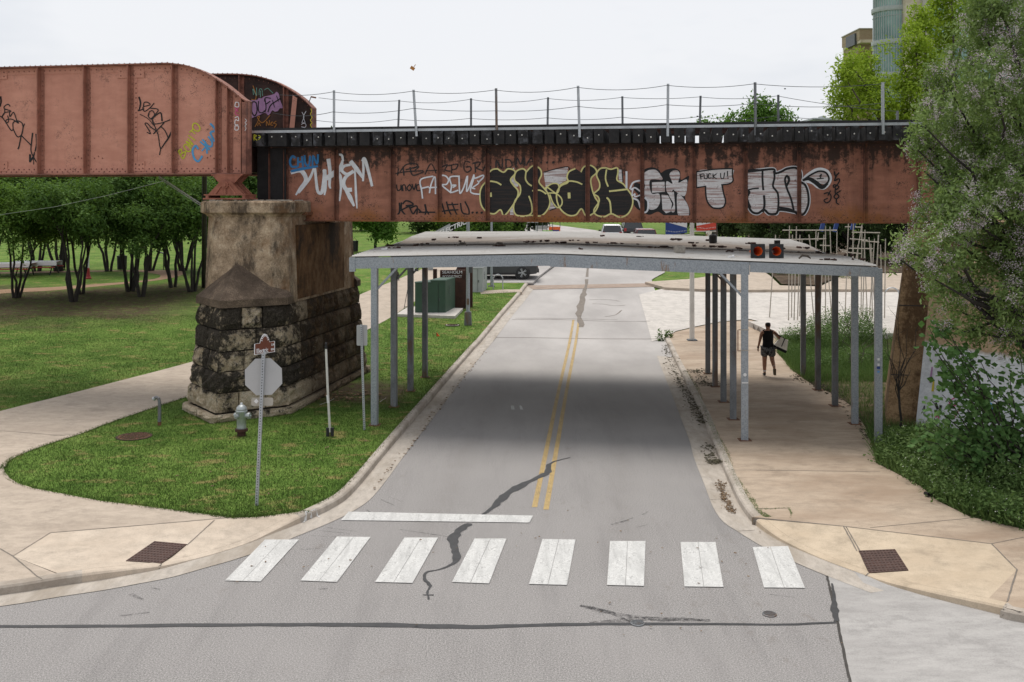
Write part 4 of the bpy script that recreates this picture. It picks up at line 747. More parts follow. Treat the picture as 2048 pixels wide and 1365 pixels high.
paint_tag('graffiti', W, 'spray_fill', [], [(Hf,), ([(1608, 359), (1622, 350), (1638, 344), (1650, 347), (1656, 358), (1652, 368), (1642, 368), (1628, 362)], .001)], parent=S, base=.0085, label='silver filled letters right')
paint_tag('graffiti', W, 'spray_black', [(4.5, Hf + Hf[:2]), (4, [(1525, 343), (1525, 360), (1526.5, 380)]), (3, [(1494, 381), (1506, 378), (1517, 377)]), (5, [(1497, 385), (1494, 398), (1500, 415)]), (4.5, [(1528, 392), (1529, 410), (1526, 424)]), (4, [(1548, 343), (1549, 356), (1546, 373), (1555, 386), (1557, 404), (1556, 420)]), (4, [(1577, 358), (1574, 352), (1570, 360), (1574, 378), (1582, 398), (1588, 424)]), (4.5, [(1577, 354), (1578, 362), (1573, 372)]), (4, [(1556, 415), (1580, 419), (1594, 428)]), (3.5, [(1606, 361), (1622, 350), (1638, 343), (1652, 346), (1658, 358), (1653, 370)]), ((4, 8, 9, 5), [(1606, 361), (1618, 358), (1632, 366), (1644, 375), (1654, 368)]), (2.2, [(1639, 353), (1643, 349), (1640, 358)]), (2.2, [(1634, 358), (1647, 357)]),
    (3, [(1669, 344), (1671, 352), (1678, 346)]), (2.6, [(1673, 352), (1669, 362), (1677, 358), (1679, 362), (1673, 372), (1667, 375), (1668, 370), (1678, 374), (1672, 380)]), (2.6, [(1671, 376), (1671, 387), (1681, 382)]), (2.6, [(1672, 388), (1668, 394), (1673, 398), (1678, 393), (1672, 387)]), (2.6, [(1673, 398), (1673, 406), (1678, 409)]), (2.4, [(1648, 388), (1656, 386), (1662, 392), (1660, 402), (1653, 406), (1648, 401), (1655, 397)]), (2.4, [(1656, 391), (1661, 382)])], parent=S, base=.0115, label='black outlines and small black tag')
# yellow-green scrawl on the tie ends by the pier
paint_tag('graffiti', decal_point(VN - .06), 'spray_lime', [(1.6, [(508, 270), (508, 281)]), (1.6, [(508, 270), (513, 272), (509, 276), (514, 281)]), (1.6, [(517, 271), (521, 274), (517, 280)])], parent=S, base=.02)

# ---- through girder span on the left
VA, VB = V0 - 1.1, V0 + 2.7                          # faces of its near and far girders
tspan = thing('through_girder_span', uv(uof(onv(200, 340, VA)), V0 + .8, onv(200, 351, VA).z), 'salmon painted riveted through girder railway span with rounded end', 'railway bridge')
def through_girder(v, top, bottom_px, end_px, left_px, matw, mate, stiffs, near_side):
    P = lambda px, py, vv_=v: onv(px, py, vv_)
    T_ = [P(*q) for q in top]; zl = P(*bottom_px).z; ue_ = uof(P(*end_px)); ul = uof(P(left_px, 300)); zf = T_[0].z
    prof = [(ul, zf)] + [(uof(p), p.z) for p in T_]; prof = [(ul, zf)] + [(q.x, q.y) for q in catmull([(a, b, 0) for a, b in prof[1:]], 4)]
    g = MB(); lo = [uv(ul, 0, zl)]; L0 = [(ul, zl)] + [(ue_, zl)] + [(a, b) for a, b in reversed(prof)]
    g.prism([uv(a, v, b) for a, b in L0], [uv(a, v + .02, b) for a, b in L0]); g.build('girder_web', matw, tspan)
    fl = MB(); hw = .2
    for (a, za), (b, zb_) in zip(prof, prof[1:]):
        fl.hexa([uv(a, v - hw, za), uv(b, v - hw, zb_), uv(b, v + hw, zb_), uv(a, v + hw, za)], [uv(a, v - hw, za + .035), uv(b, v - hw, zb_ + .035), uv(b, v + hw, zb_ + .035), uv(a, v + hw, za + .035)])
    fl.build('top_flange', mate, tspan)
    fb = MB(); fb.ubox(ul, ue_, v - hw, v + hw, zl - .035, zl); fb.build('bottom_flange', mate, tspan)
    ec = MB(); ec.ubox(ue_ - .015, ue_ + .005, v - hw, v + hw, zl, prof[-1][1] + .01); ec.build('end_plate', mate, tspan)
    an = MB(); f0, f1 = (v - .016, v - .001) if near_side else (v - .016, v - .001)
    an.ubox(ul, ue_ - .02, f0, f1, zl + .001, zl + .19)
    tb = [q for q in prof]
    for (a, za), (b, zb_) in zip(tb, tb[1:]):
        an.hexa([uv(a, f0, za - .18), uv(b, f0, zb_ - .18), uv(b, f1, zb_ - .18), uv(a, f1, za - .18)], [uv(a, f0, za - .001), uv(b, f0, zb_ - .001), uv(b, f1, zb_ - .001), uv(a, f1, za - .001)])
    an.build('flange_angle', matw, tspan)
    def ztop(u):
        for (a, za), (b, zb_) in zip(prof, prof[1:]):
            if a <= u <= b: return za + (zb_ - za) * (u - a) / max(b - a, 1e-6)
        return prof[-1][1]
    rr = []
    for px in stiffs:
        u = uof(P(px, 250, v - .1)); zt_ = ztop(u); mb = MB(); mb.ubox(u - .012, u + .012, v - .19, v - .017, zl + .004, zt_ - .01); mb.ubox(u + .0125, u + .1, v - .03, v - .0165, zl + .004, zt_ - .03); mb.build('stiffener', M['salmon_mid'] if matw is M['salmon'] else mate, tspan)
        rr += [uv(u + .06, v - .03, zl + .1 + k * .14) for k in range(int((zt_ - zl - .2) / .14))]
    k = 0
    while ul + .1 + k * .16 < ue_ - .1:
        u = ul + .1 + k * .16; rr += [uv(u, v - .016, zl + .13), uv(u + .08, v - .016, zl + .06), uv(u, v - .016, ztop(u) - .09)]; rr.append(uv(u, v - .195, ztop(u) + .035)); k += 1
    return zl, zf, ue_, ul, rr, ztop
topN = [(342, 130), (375, 134), (400, 142), (424, 153), (453, 171), (472, 186), (488, 199), (498, 205)]
zl, zf, ueN, ulN, rr, ztopN = through_girder(VA, topN, (400, 347, VA), (497, 300), -900, M['salmon'], M['salmon_edge'], [78, 170, 258, 346, 433, 456, 484] + [78 - 91 * i for i in range(1, 9)], True)
Pn = lambda px, py: onv(px, py, VA)
for px0, px1, p0, p1 in ((236, 289, 134, 157), (262, 290, 323, 343), (-30, 15, 140, 160), (-30, 16, 324, 343), (-310, -260, 140, 160), (-310, -260, 324, 343)):
    a, b = onv(px0, p1, VA), onv(px1, p0, VA); mb = MB(); mb.ubox(uof(a), uof(b), VA - .028, VA - .0165, a.z, b.z); mb.build('gusset_plate', M['salmon'], tspan)
    rr += [uv(uof(a) + (uof(b) - uof(a)) * (i + .5) / 4, VA - .028, a.z + (b.z - a.z) * (j + .5 + .2 * (i % 2)) / 2.4) for i in range(4) for j in range(2)]
a, b = onv(264, 330, VA), onv(275, 155, VA); mb = MB(); mb.ubox(uof(a), uof(b), VA - .011, VA - .0005, a.z, b.z); mb.build('splice_plate', M['salmon'], tspan)
for px in (180, 266.5, 272, -10, -100):
    for k in range(15): q = onv(px, 160, VA - .011); rr.append(uv(uof(q), VA - .011, q.z - .1 - k * .135))
for px, py in ((150, 317), (157, 314), (163, 317), (189, 317), (197, 313), (205, 317), (415, 316), (421, 312), (428, 317)): rr.append(onv(px, py, VA - .002))
q = onv(490, 300, VA - .2)
rivet_field(rr, NV, .022, 'rivets', M['salmon_edge'], tspan)
mb = MB(); e0 = uof(onv(484, 300, VA - .2)); mb.ubox(e0, ueN + .02, VA - .215, VA - .2015, zl, ztopN(ueN) - .02); mb.build('end_post', M['salmon_edge'], tspan)
rivet_field([uv(e0 + .08, VA - .215, zl + .1 + k * .17) for k in range(11)], NV, .02, 'rivets', M['salmon_edge'], tspan)
topF = [(380, 152), (455, 151), (490, 152), (521, 156), (551, 165), (572, 175), (592, 187), (613, 203), (626, 216), (628.5, 219)]
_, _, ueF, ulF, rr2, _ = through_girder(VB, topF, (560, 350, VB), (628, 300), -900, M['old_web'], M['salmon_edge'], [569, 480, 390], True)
mb = MB(); q0, q1 = uof(onv(583, 230, VB - .15)), uof(onv(593, 230, VB - .15)); mb.add([uv(q0 - .05, VB - .2, onv(580, 258, VB).z), uv(q1 - .05, VB - .2, onv(580, 258, VB).z), uv(q1 + .03, VB - .17, onv(590, 198, VB).z), uv(q0 + .05, VB - .17, onv(590, 192, VB).z)], [(0, 1, 2, 3)]); mb.build('end_brace', M['salmon'], tspan)
rivet_field(rr2, NV, .022, 'rivets', M['salmon_edge'], tspan)
fb = MB(); zl_f = zl + .9                             # floor: cross beams and deck between the girders
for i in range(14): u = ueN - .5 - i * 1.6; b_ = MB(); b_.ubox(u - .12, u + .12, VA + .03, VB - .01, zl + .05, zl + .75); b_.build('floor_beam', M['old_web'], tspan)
fb.ubox(ulN, ueN - .2, VA + .5, VB - .5, zl + .76, zl + .95); fb.build('track_floor', M['creosote'], tspan)
# dark bracing panel between the end of the span and the deck girder
mb = MB(); mb.ubox(ueN - .2, u0 + .5, VA + 1.0, VA + 1.03, zb + .32, zt + .28); mb.build('end_bracing', M['creosote'], tspan)
# bearings
for v, uend, mat_ in ((VA, ueN, 'bearing'), (VB, ueF, 'bearing')):
    uc = uend - .52 if v == VA else uend - .6; z1 = zl - .036; z0 = onv(460, 398, VA).z
    mb = MB(); mid = (z0 + z1) / 2 + .04
    for dv in (-.2, .2):
        mb.prism([uv(a, v + dv - .03, b) for a, b in ((uc - .45, z1), (uc + .45, z1), (uc + .12, mid - .05), (uc - .12, mid - .05))], [uv(a, v + dv + .03, b) for a, b in ((uc - .45, z1), (uc + .45, z1), (uc + .12, mid - .05), (uc - .12, mid - .05))])
    mb.ubox(uc - .45, uc + .45, v - .24, v + .24, z1 - .03, z1 - .001); mb.build('upper_shoe', M[mat_], tspan)
    lw = MB(); zq = z0 + .12
    for dv in (-.13, .13, -.29, .29):
        lw.prism([uv(a, v + dv - .02, b) for a, b in ((uc - .5, zq), (uc + .5, zq), (uc + .15, mid + .1), (uc - .15, mid + .1))], [uv(a, v + dv + .02, b) for a, b in ((uc - .5, zq), (uc + .5, zq), (uc + .15, mid + .1), (uc - .15, mid + .1))])
    lw.ubox(uc - .6, uc + .6, v - .36, v + .36, zq - .03, zq); lw.ubox(uc - .62, uc + .62, v - .37, v + .37, z0 - .02, z0 + .02)
    for a in (-.55, .5): lw.ubox(uc + a, uc + a + .08, v - .35, v + .35, z0 + .02, zq - .03)
    for a in (-.3, 0, .3): lw.tube([uv(uc + a * 1.0, v - .33, zq), uv(uc + a * .35, v - .315, mid)], .03, 4)
    lw.build('lower_shoe', M[mat_], tspan)
    pn = MB(); pn.tube([uv(uc, v - .36, mid), uv(uc, v + .36, mid)], .1, 12); pn.tube([uv(uc, v - .4, mid), uv(uc, v - .34, mid)], .055, 8); pn.build('pin', M[mat_], tspan)
# graffiti on the left span
Wn = decal_point(VA); TS = tspan
paint_tag('graffiti', Wn, 'spray_black', [((3.5, 3), [(1, 194), (2, 203), (0, 213)]), (2, [(20, 213), (16, 209), (9, 213), (9, 218), (22, 223), (9, 226), (4, 234), (9, 226), (9, 218)]), (2, [(19, 224), (20, 234), (27, 225), (33, 240), (37, 247), (24, 239), (13, 240), (12, 245), (16, 245), (17, 239), (15, 232)]), (2, [(0, 233), (5, 236), (12, 246), (22, 261), (26, 258), (26, 246), (35, 242), (44, 247), (46, 256)]), (2, [(26, 258), (33, 272), (38, 274), (44, 268), (46, 256), (49, 248)]), ((2, 3), [(46, 258), (41, 278), (38, 293), (36, 298)]), (2, [(42, 271), (62, 291)]), ((3, 2, 2), [(65, 267), (63, 285), (62, 303), (70, 320), (75, 327)]), ((3, 2.4), [(72, 269), (73, 287), (70, 303)]), ((2, 5), [(69, 305), (66, 315), (60, 322)]), (4, [(60, 310), (60, 324)]), (1.6, [(67, 315), (67, 329)])], parent=TS, label='black scrawled tag at the left edge')
paint_tag('graffiti', Wn, 'spray_black', [((3.6, 2.6, 2), [(278, 195), (281, 206), (279, 218), (277, 222), (288, 218)]), (2, [(287, 215), (288, 206), (295, 205), (300, 210), (287, 214), (286, 219), (290, 223), (300, 216), (308, 207)]), (2, [(300, 217), (313, 218), (316, 222), (308, 232), (302, 238)]), (2, [(296, 232), (299, 224), (305, 222), (309, 230), (304, 239), (297, 234), (298, 228)]), ((2, 3), [(304, 238), (316, 228), (322, 227), (324, 242)]), (2, [(304, 238), (308, 248), (324, 246), (340, 240)]), (2, [(304, 238), (309, 252), (316, 270), (319, 290), (321, 298)]), (2, [(294, 265), (301, 268), (296, 258), (290, 248), (294, 247), (302, 255), (312, 262)]), (2.4, [(307, 268), (316, 259), (328, 246)]), (2, [(321, 253), (330, 262), (336, 276)]), ((4, 3, 2), [(345, 260), (337, 276), (330, 286), (322, 298)]), (1.4, [(280, 229), (296, 238), (308, 252)]), (2, [(321, 299), (319, 310)])], parent=TS, label='black scrawled tag between two stiffeners')
paint_tag('graffiti', Wn, 'spray_lime', [(2.4, [(357, 303), (366, 318), (371, 304), (362, 309)]), (2.4, [(357, 303), (362, 299), (364, 306)]), (2.2, [(368, 295), (374, 303), (381, 302), (379, 295), (371, 289), (367, 294)]), (2.4, [(383, 294), (372, 283), (386, 290), (376, 278)]), (2.2, [(377, 271), (390, 281)]), (2.2, [(379, 265), (386, 259)]), (2.2, [(382, 261), (390, 268)]), (2.4, [(385, 252), (387, 259), (396, 263), (400, 257), (395, 249), (388, 247), (385, 252)])], parent=TS, label='yellow BONITO lettering')
paint_tag('graffiti', Wn, 'spray_cyan', [(4, [(396, 298), (391, 292), (385, 302), (389, 318), (397, 323), (404, 313)]), (3.4, [(401, 284), (419, 300)]), (3.4, [(405, 280), (412, 288), (414, 307)]), (3, [(404, 302), (414, 292)]), (3.6, [(417, 274), (424, 284), (423, 293), (417, 293), (410, 287)]), (4, [(429, 283), (421, 266), (431, 263)]), (4, [(421, 248), (428, 256), (432, 266)])], parent=TS, label='blue CHUN lettering')
We = decal_point(VA - .03)
paint_tag('graffiti', We, 'spray_white', [(1.6, [(471, 205), (477, 206), (477, 214), (470, 213), (471, 206)]), (1.6, [(470, 236), (476, 234), (477, 242), (471, 240), (470, 249), (476, 250)]), (1.6, [(470, 252), (477, 253), (476, 260), (470, 260), (470, 253)])], parent=TS, base=.03, label='pale blue letters down the end panel')
paint_tag('graffiti', We, 'spray_magenta', [(1.8, [(470, 216), (476, 224)]), (1.6, [(477, 216), (470, 226), (477, 232)])], parent=TS, base=.03)
paint_tag('graffiti', decal_point(VA - .216), 'spray_white', [(.9, [(490, 238), (493, 242), (490, 246), (493, 249), (490, 252), (492, 257), (490, 262)])], parent=TS, base=.004)
Wf = decal_point(VB - .016)
paint_tag('graffiti', Wf, 'spray_pink', [], [([(500, 203), (508, 200), (515, 200), (517, 197), (524, 197), (527, 194), (540, 191), (549, 188), (553, 184), (558, 189), (560, 200), (565, 213), (565, 217), (560, 217), (556, 222), (550, 224), (545, 221), (540, 228), (536, 231), (530, 226), (518, 231), (505, 236), (499, 238), (498, 215)],)], parent=TS, base=.004, sub=3, label='pink bubble lettering on the far girder')
paint_tag('graffiti', Wf, 'spray_black', [(2.4, [(504, 205), (503, 222), (509, 232), (514, 222), (512, 206), (505, 204)]), (2, [(517, 203), (517, 222), (524, 226), (529, 222)]), (2, [(529, 203), (531, 196), (541, 197)]), (2, [(530, 199), (532, 215), (530, 224)]), (2, [(533, 208), (540, 203)]), (2.2, [(536, 224), (541, 211), (552, 203), (561, 197)]), (1.6, [(545, 201), (549, 215)]), (1.6, [(553, 192), (557, 203)])], parent=TS, base=.008)
paint_tag('graffiti', Wf, 'spray_orange', [(1.6, [(510, 254), (516, 243), (519, 233), (515, 236), (525, 246), (540, 231)]), (1.4, [(515, 252), (518, 246), (521, 252)]), (1.6, [(533, 252), (533, 243), (538, 251), (539, 241)]), (1.6, [(541, 247), (545, 244), (541, 250), (546, 251)]), (1.6, [(552, 243), (547, 247), (553, 249), (549, 255)]), (1.6, [(506, 172), (512, 190), (510, 200), (503, 199)])], parent=TS, base=.004, label='orange scribbles under the pink lettering')
paint_tag('graffiti', Wf, 'spray_mint', [(1.2, [(507, 190), (506, 178), (513, 192), (513, 176)]), (1.2, [(518, 190), (519, 179), (524, 180), (525, 192)]), (1.2, [(528, 181), (535, 177), (541, 182), (546, 187)]), (1.2, [(521, 195), (521, 182)])], parent=TS, base=.004)
paint_tag('graffiti', decal_point(VB - .03), 'spray_yellow', [(1.6, [(622, 218), (623, 224), (621, 229), (624, 235), (621, 241), (624, 246), (621, 250), (624, 256)])], parent=TS, base=.19)
paint_tag('graffiti', Wf, 'spray_white', [(1.2, [(604, 225), (608, 234), (604, 246), (610, 246), (607, 234), (612, 223)]), (1.2, [(603, 250), (607, 246), (612, 250), (610, 255), (603, 254)])], parent=TS, base=.004)

# ---- masonry pier
PC, PV = -11.68, V0 + .75 + .55                       # centre line along the railway, centre across
pier = thing('stone_pier', uv(PC, PV, .13), 'tall bridge pier of rough dark limestone blocks with stained concrete top', 'bridge pier')
def hexring(hu, hv, nose, z): return [uv(PC + a, PV + b, z) for a, b in ((-hu, -hv), (0, -hv - nose), (hu, -hv), (hu, hv), (0, hv + nose), (-hu, hv))]
zs0, zs1 = .02, 2.95
core = MB(); core.prism(hexring(1.35, 3.1, 1.25, zs0), hexring(1.12, 2.85, 1.1, zs1)); core.build('rubble_core', M['mortar'], pier)
NC = 6; edges_h = [.12, .33, .82, 1.34, 1.84, 2.38, 2.93]
for c in range(NC):
    z0, z1 = edges_h[c], edges_h[c + 1]
    f0, f1 = (z0 - zs0) / (zs1 - zs0), (z1 - zs0) / (zs1 - zs0)
    hw = lambda f: (1.44 - .24 * f, 3.2 - .25 * f, 1.32 - .16 * f)
    ext = .1 if c == 0 else 0
    r0 = hexring(hw(f0)[0] + ext, hw(f0)[1] + ext, hw(f0)[2] + ext, z0); r1 = hexring(hw(f1)[0] + ext, hw(f1)[1] + ext, hw(f1)[2] + ext, z1)
    for s in range(6):
        a0, b0, a1, b1 = r0[s], r0[(s + 1) % 6], r1[s], r1[(s + 1) % 6]; L = (b0 - a0).length
        nb = max(1, round(L / random.uniform(.75, 1.15))) if L > 2.5 else (2 if c % 2 == 0 else 3) if L > 1.5 else (1 if c % 2 else 2)
        cuts = [0] + sorted(((i + 1) / nb) + random.uniform(-.13, .13) / nb for i in range(nb - 1)) + [1]
        for i in range(nb):
            e = .015; g = .014 / L; fA, fB = cuts[i] + (g if i else -.002), cuts[i + 1] - (g if i < nb - 1 else -.002)
            q0, q1, q2, q3 = a0.lerp(b0, fA), a0.lerp(b0, fB), a1.lerp(b1, fB), a1.lerp(b1, fA)
            q0.z += e; q1.z += e; q2.z -= e; q3.z -= e
            nrm = (q1 - q0).cross(q3 - q0).normalized(); nrm = nrm if nrm.dot(uv(PC, PV, 1) - q0) < 0 else -nrm
            mb = MB(); GX, GZ = 6, 4; rough = random.uniform(.04, .09) * (.6 if c == 0 else 1)
            for jz in range(GZ + 1):
                for jx in range(GX + 1):
                    x, y = jx / GX, jz / GZ; p = q0.lerp(q1, x).lerp(q3.lerp(q2, x), y); edge = min(x, 1 - x) * L * (fB - fA) , min(y, 1 - y) * (z1 - z0)
                    bulge = min(1, min(edge) / .09); p = p + nrm * (bulge * (rough * .45 + random.uniform(0, rough)) + random.uniform(-.006, .006)); 
                    if bulge < .5: p = p + Vector((random.uniform(-.008, .008), random.uniform(-.008, .008), random.uniform(-.008, .008)))
                    mb.v.append(tuple(p))
            for jz in range(GZ):
                for jx in range(GX): k = jz * (GX + 1) + jx; mb.f.append((k, k + 1, k + GX + 2, k + GX + 1))
            bi = len(mb.v); mb.v += [tuple(q - nrm * .16) for q in (q0, q1, q2, q3)]; bl, br, tr, tl = 0, GX, GZ * (GX + 1) + GX, GZ * (GX + 1)
            mb.f += [tuple([bi, bi + 1] + list(range(GX, -1, -1))), tuple([bi + 2, bi + 3] + list(range(tl, tr + 1))), tuple([bi + 1, bi + 2] + [k * (GX + 1) + GX for k in range(GZ, -1, -1)]), tuple([bi + 3, bi] + [k * (GX + 1) for k in range(GZ + 1)])]
            mb.build('stone_block', M['stone'], pier)
# sloped cutwater caps
for sgn in (-1, 1):
    h0 = [uv(PC + a, PV + sgn * b, z) for a, b, z in ((-1.3, 2.6, 2.94), (-1.3, 2.98, 2.94), (0, 4.2, 2.94), (1.3, 2.98, 2.94), (1.3, 2.6, 2.94))]
    h1 = [p + Vector((0, 0, .19)) for p in h0]; apex = [uv(PC - 1.12, PV + sgn * 2.55, 3.35), uv(PC - .1, PV + sgn * 3.02, 4.0), uv(PC + 1.12, PV + sgn * 2.55, 3.35)]
    mb = MB(); mb.prism(h0, h1); n0 = len(mb.v); mb.add([h1[0], h1[1], h1[2], h1[3], h1[4]] + apex, [(0, 1, 5), (1, 6, 5), (1, 2, 6), (2, 3, 6), (3, 7, 6), (3, 4, 7)]); mb.build('cutwater_cap', M['cap_concrete'], pier)
def oct_ring(hu, hv, ch, z): return [uv(PC + a, PV + b, z) for a, b in ((-hu, -hv + ch), (-hu + ch, -hv), (hu - ch, -hv), (hu, -hv + ch), (hu, hv - ch), (hu - ch, hv), (-hu + ch, hv), (-hu, hv - ch))]
zcap0, zcap1 = onv(500, 434, V0 - 2.3).z, onv(500, 402, V0 - 2.3).z
mb = MB(); mb.prism(oct_ring(1.22, 3.02, .36, 2.93), oct_ring(1.14, 2.94, .36, zcap0 + .02)); mb.build('shaft', M['pier_concrete'], pier)
mb = MB(); mb.prism(oct_ring(1.183, 2.983, .36, 3.9), oct_ring(1.183, 2.983, .36, 3.912)); mb.build('lift_joint', M['groove'], pier)
zshelf = zb - .12
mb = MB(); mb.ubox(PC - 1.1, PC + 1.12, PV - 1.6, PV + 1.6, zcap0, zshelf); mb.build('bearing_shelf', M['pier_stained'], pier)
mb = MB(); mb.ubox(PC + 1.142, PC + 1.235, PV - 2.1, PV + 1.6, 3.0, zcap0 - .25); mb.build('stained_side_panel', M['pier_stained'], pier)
for sgn in (-1, 1):
    def capring(e, z):
        hu, b0, b1, ch = 1.3 + e, 1.35, 3.1 + e, .38
        return [uv(PC + a, PV + sgn * b, z) for a, b in ((-hu, b0), (-hu, b1 - ch), (-hu + ch, b1), (hu - ch, b1), (hu, b1 - ch), (hu, b0))]
    mb = MB(); rings = [capring(-.14, zcap0 - .02), capring(-.1, zcap0 + .04), capring(0, zcap0 + .1), capring(0, zcap1 - .05), capring(-.05, zcap1)]
    for a, b in zip(rings, rings[1:]): mb.prism(a, b)
    mb.build('cap', M['pier_concrete'], pier)
mb = MB()
for k in range(260):
    u, v = PC + random.uniform(-1.0, 1.2), PV - random.uniform(1.4, 3.0); s = random.uniform(.012, .035); mb.box(uv(u, v, zcap1 + s * .4), (s, s * 1.3, s), Matrix.Rotation(random.random() * 3, 3, 'Z'))
mb.build('ballast_grit', M['block'], pier, kind='stuff')
mb = MB(); mb.ubox(PC + 1.1, PC + 1.34, PV - 1.75, PV + .7, zcap0 + .02, zcap0 + .1); mb.build('ledge', M['rust_brown'], pier)

# ---- abutment and wing wall on the right
ab = thing('abutment', at(1790, 880, 24.5), 'tan streaked concrete abutment with sloping face carrying the right end of the girder', 'bridge abutment')
def A3(x, y, z): return Vector((x, y, z))
f0, f1 = at(1772, 884, 24.6), at(1838, 884, 24.2); tz = onv(1850, 450, V0).z - .02
q_b = [A3(f0.x, 24.7, 0), A3(14, 23.5, 0), A3(14, 28.5, 0), A3(f0.x + 1.2, 28, 0)]; tl_ = (1817 - 1024) / 2000 * 25.2
q_t = [A3(tl_, 25.2, tz), A3(14, 24.0, tz), A3(14, 28.5, tz), A3(tl_ + 1.2, 28, tz)]
mb = MB(); mb.hexa(q_b, q_t); mb.build('face', M['abutment'], ab)
for zz in (1.35, 3.05):
    k = zz / tz; c = [q_b[i].lerp(q_t[i], k) for i in range(4)]; mb = MB(); mb.hexa([c[0] + A3(-.006, -.012, 0), c[1] + A3(0, -.012, 0), c[1] + A3(0, .02, 0), c[0] + A3(.05, .02, 0)], [c[0] + A3(-.006, -.012, .025), c[1] + A3(0, -.012, .025), c[1] + A3(0, .02, .025), c[0] + A3(.05, .02, .025)]); mb.build('lift_joint', M['joint'], ab)
mb = MB(); mb.hexa([A3(tl_ + .1, 25.1, tz), A3(13.5, 24.1, tz), A3(13.5, 28, tz), A3(tl_ + 1.2, 27.8, tz)], [A3(tl_ + .1, 25.1, tz + .1), A3(13.5, 24.1, tz + .1), A3(13.5, 28, tz + .1), A3(tl_ + 1.2, 27.8, tz + .1)]); mb.build('bridge_seat', M['abutment'], ab)
mb = MB()
for k in range(320):
    x, y = random.uniform(tl_ + .15, tl_ + 2.2), random.uniform(25.1, 26.3); s = random.uniform(.03, .07); mb.box((x, y, tz + .11 + random.random() * .08), (s, s * .7, .006), Matrix.Rotation(random.random() * 3, 3, 'Z') @ Matrix.Rotation(random.uniform(-.6, .6), 3, 'X'))
lf = mb.build('dead_leaves', M['dead_leaf'], kind='stuff'); lf['label'] = 'heap of dead brown leaves on top of the abutment'
ww = thing('wing_wall', at(1850, 880, 24), 'white painted wing wall with bare tan concrete above, behind the shrub', 'retaining wall')
wa, wb_ = A3(9.72, 24.15, 0), A3(15.5, 13.5, 0); la, lb = A3(.55, .25, 0), A3(.5, .25, 0)
mb = MB(); mb.hexa([wa, wb_, wb_ + A3(2, 1, 0), wa + A3(2, 0, 0)], [wa + la + A3(0, 0, 4.2), wb_ + lb + A3(0, 0, 4.2), wb_ + A3(2.2, 1, 4.2), wa + A3(2.2, 0, 4.2)]); mb.build('face', M['white_wall'], ww)
wn = (wb_ - wa).cross(la + A3(0, 0, 4.2)).normalized(); wn = wn if wn.y < 0 or wn.x < 0 else -wn
def wallp(px, py, off):
    d = Vector(((px - CX) / F, 1, -(py - YH) / F)); o_ = Vector((0, 0, H)); t_ = (wa - o_).dot(wn) / d.dot(wn); return o_ + d * t_ + wn * off
paint_tag('graffiti', wallp, 'spray_magenta', [(2.5, [(1872, 835), (1876, 829), (1878, 838), (1879, 830)]), (2.2, [(1896, 818), (1902, 802), (1910, 796), (1918, 788)]), (3, [(1912, 802), (1914, 808), (1909, 812)]), (2.2, [(1900, 836), (1908, 838), (1916, 824), (1926, 818)]), (2.5, [(1936, 832), (1939, 838)]), (2.5, [(1998, 850), (1993, 860)])], parent=ww, base=.01, label='pink scribble on the white wall')
paint_tag('graffiti', wallp, 'spray_black', [(2.4, [(1891, 845), (1893, 857), (1898, 856)]), (2.4, [(1900, 842), (1900, 855)]), (2.2, [(1890, 870), (1903, 866)]), (2.2, [(1895, 862), (1897, 880)]), (2.2, [(1890, 880), (1904, 875)]), ((6, 5), [(1872, 808), (1876, 818)]), ((5, 4), [(1882, 812), (1881, 822)]), (1.6, [(1846, 820), (1850, 812), (1848, 830)])], parent=ww, base=.01, label='black letters on the white wall')
paint_tag('graffiti', wallp, 'spray_cyan', [(2.2, [(1976, 802), (1986, 812), (1984, 826), (1992, 822)]), (2.2, [(1963, 850), (1966, 860)])], parent=ww, base=.01, label='blue marks on the white wall')
paint_tag('graffiti', wallp, 'spray_pink', [((3, 5), [(1865, 735), (1861, 765)])], parent=ww, base=.01); paint_tag('graffiti', wallp, 'spray_yellow', [((3, 5), [(1868, 762), (1866, 782)])], parent=ww, base=.012)
# ---------------------------------------------------------------- steel canopy below the bridge
WX, WY = .1, 1.0                                      # direction of the street at the canopy
CF = 23.75                                            # front of the canopy, across the railway
can = thing('steel_canopy', uv(0, CF + 4, .13), 'galvanized steel canopy on posts spanning the street below the railway bridge', 'canopy')
def cp(base, t): return Vector((base.x + WX * t, base.y + WY * t, 0))
def front(px):                                        # plan point on the front line
    p = onv(px, 500, CF); return Vector((p.x, p.y, 0))
fl_, fm, fr_ = front(749), front(1489.5), front(1757)
ROWS = [0, 2.2, 4.4, 6.65, 8.9]
def px_of(p): return CX + p.x / p.y * F, YH + (H - p.z) / p.y * F
# roof heights: low crown in the middle, rises a little to the back, shallow valley across the middle
roofL, roofR = front(701), front(1756); DEP = 9.6
ridge = front(1100)
uL, uR, uK = uof(roofL), uof(roofR), uof(ridge)
def roof_z(u, t):
    zl_ = 4.29 + .29 * t / DEP; zr_ = 4.2 + .2 * t / DEP; zk = 4.42 + .2 * t / DEP
    z = zl_ + (zk - zl_) * (u - uL) / (uK - uL) if u < uK else zk + (zr_ - zk) * (u - uK) / (uR - uK)
    val = max(0, 1 - abs(t - 5.0) / 2.2); return z - .09 * val
mb = MB(); NU = 18; TS_ = []; t = 0.0
while t < DEP - .01:
    TS_ += [(t, 0), (t + .14, 0), (t + .165, .022), (t + .195, .022)]; t += .22
TS_.append((DEP, 0))
for t, r in TS_:
    for i in range(NU + 1):
        u = uL + (uR - uL) * i / NU; f = i / NU
        p = roofL.lerp(roofR, f); q = cp(p, t); mb.v.append((q.x + (t / DEP) * (.06 if f < .5 else -.25) * abs(f - .5) * 2, q.y, roof_z(u, t) + r))
for j in range(len(TS_) - 1):
    for i in range(NU): k = j * (NU + 1) + i; mb.f.append((k, k + 1, k + NU + 2, k + NU + 1))
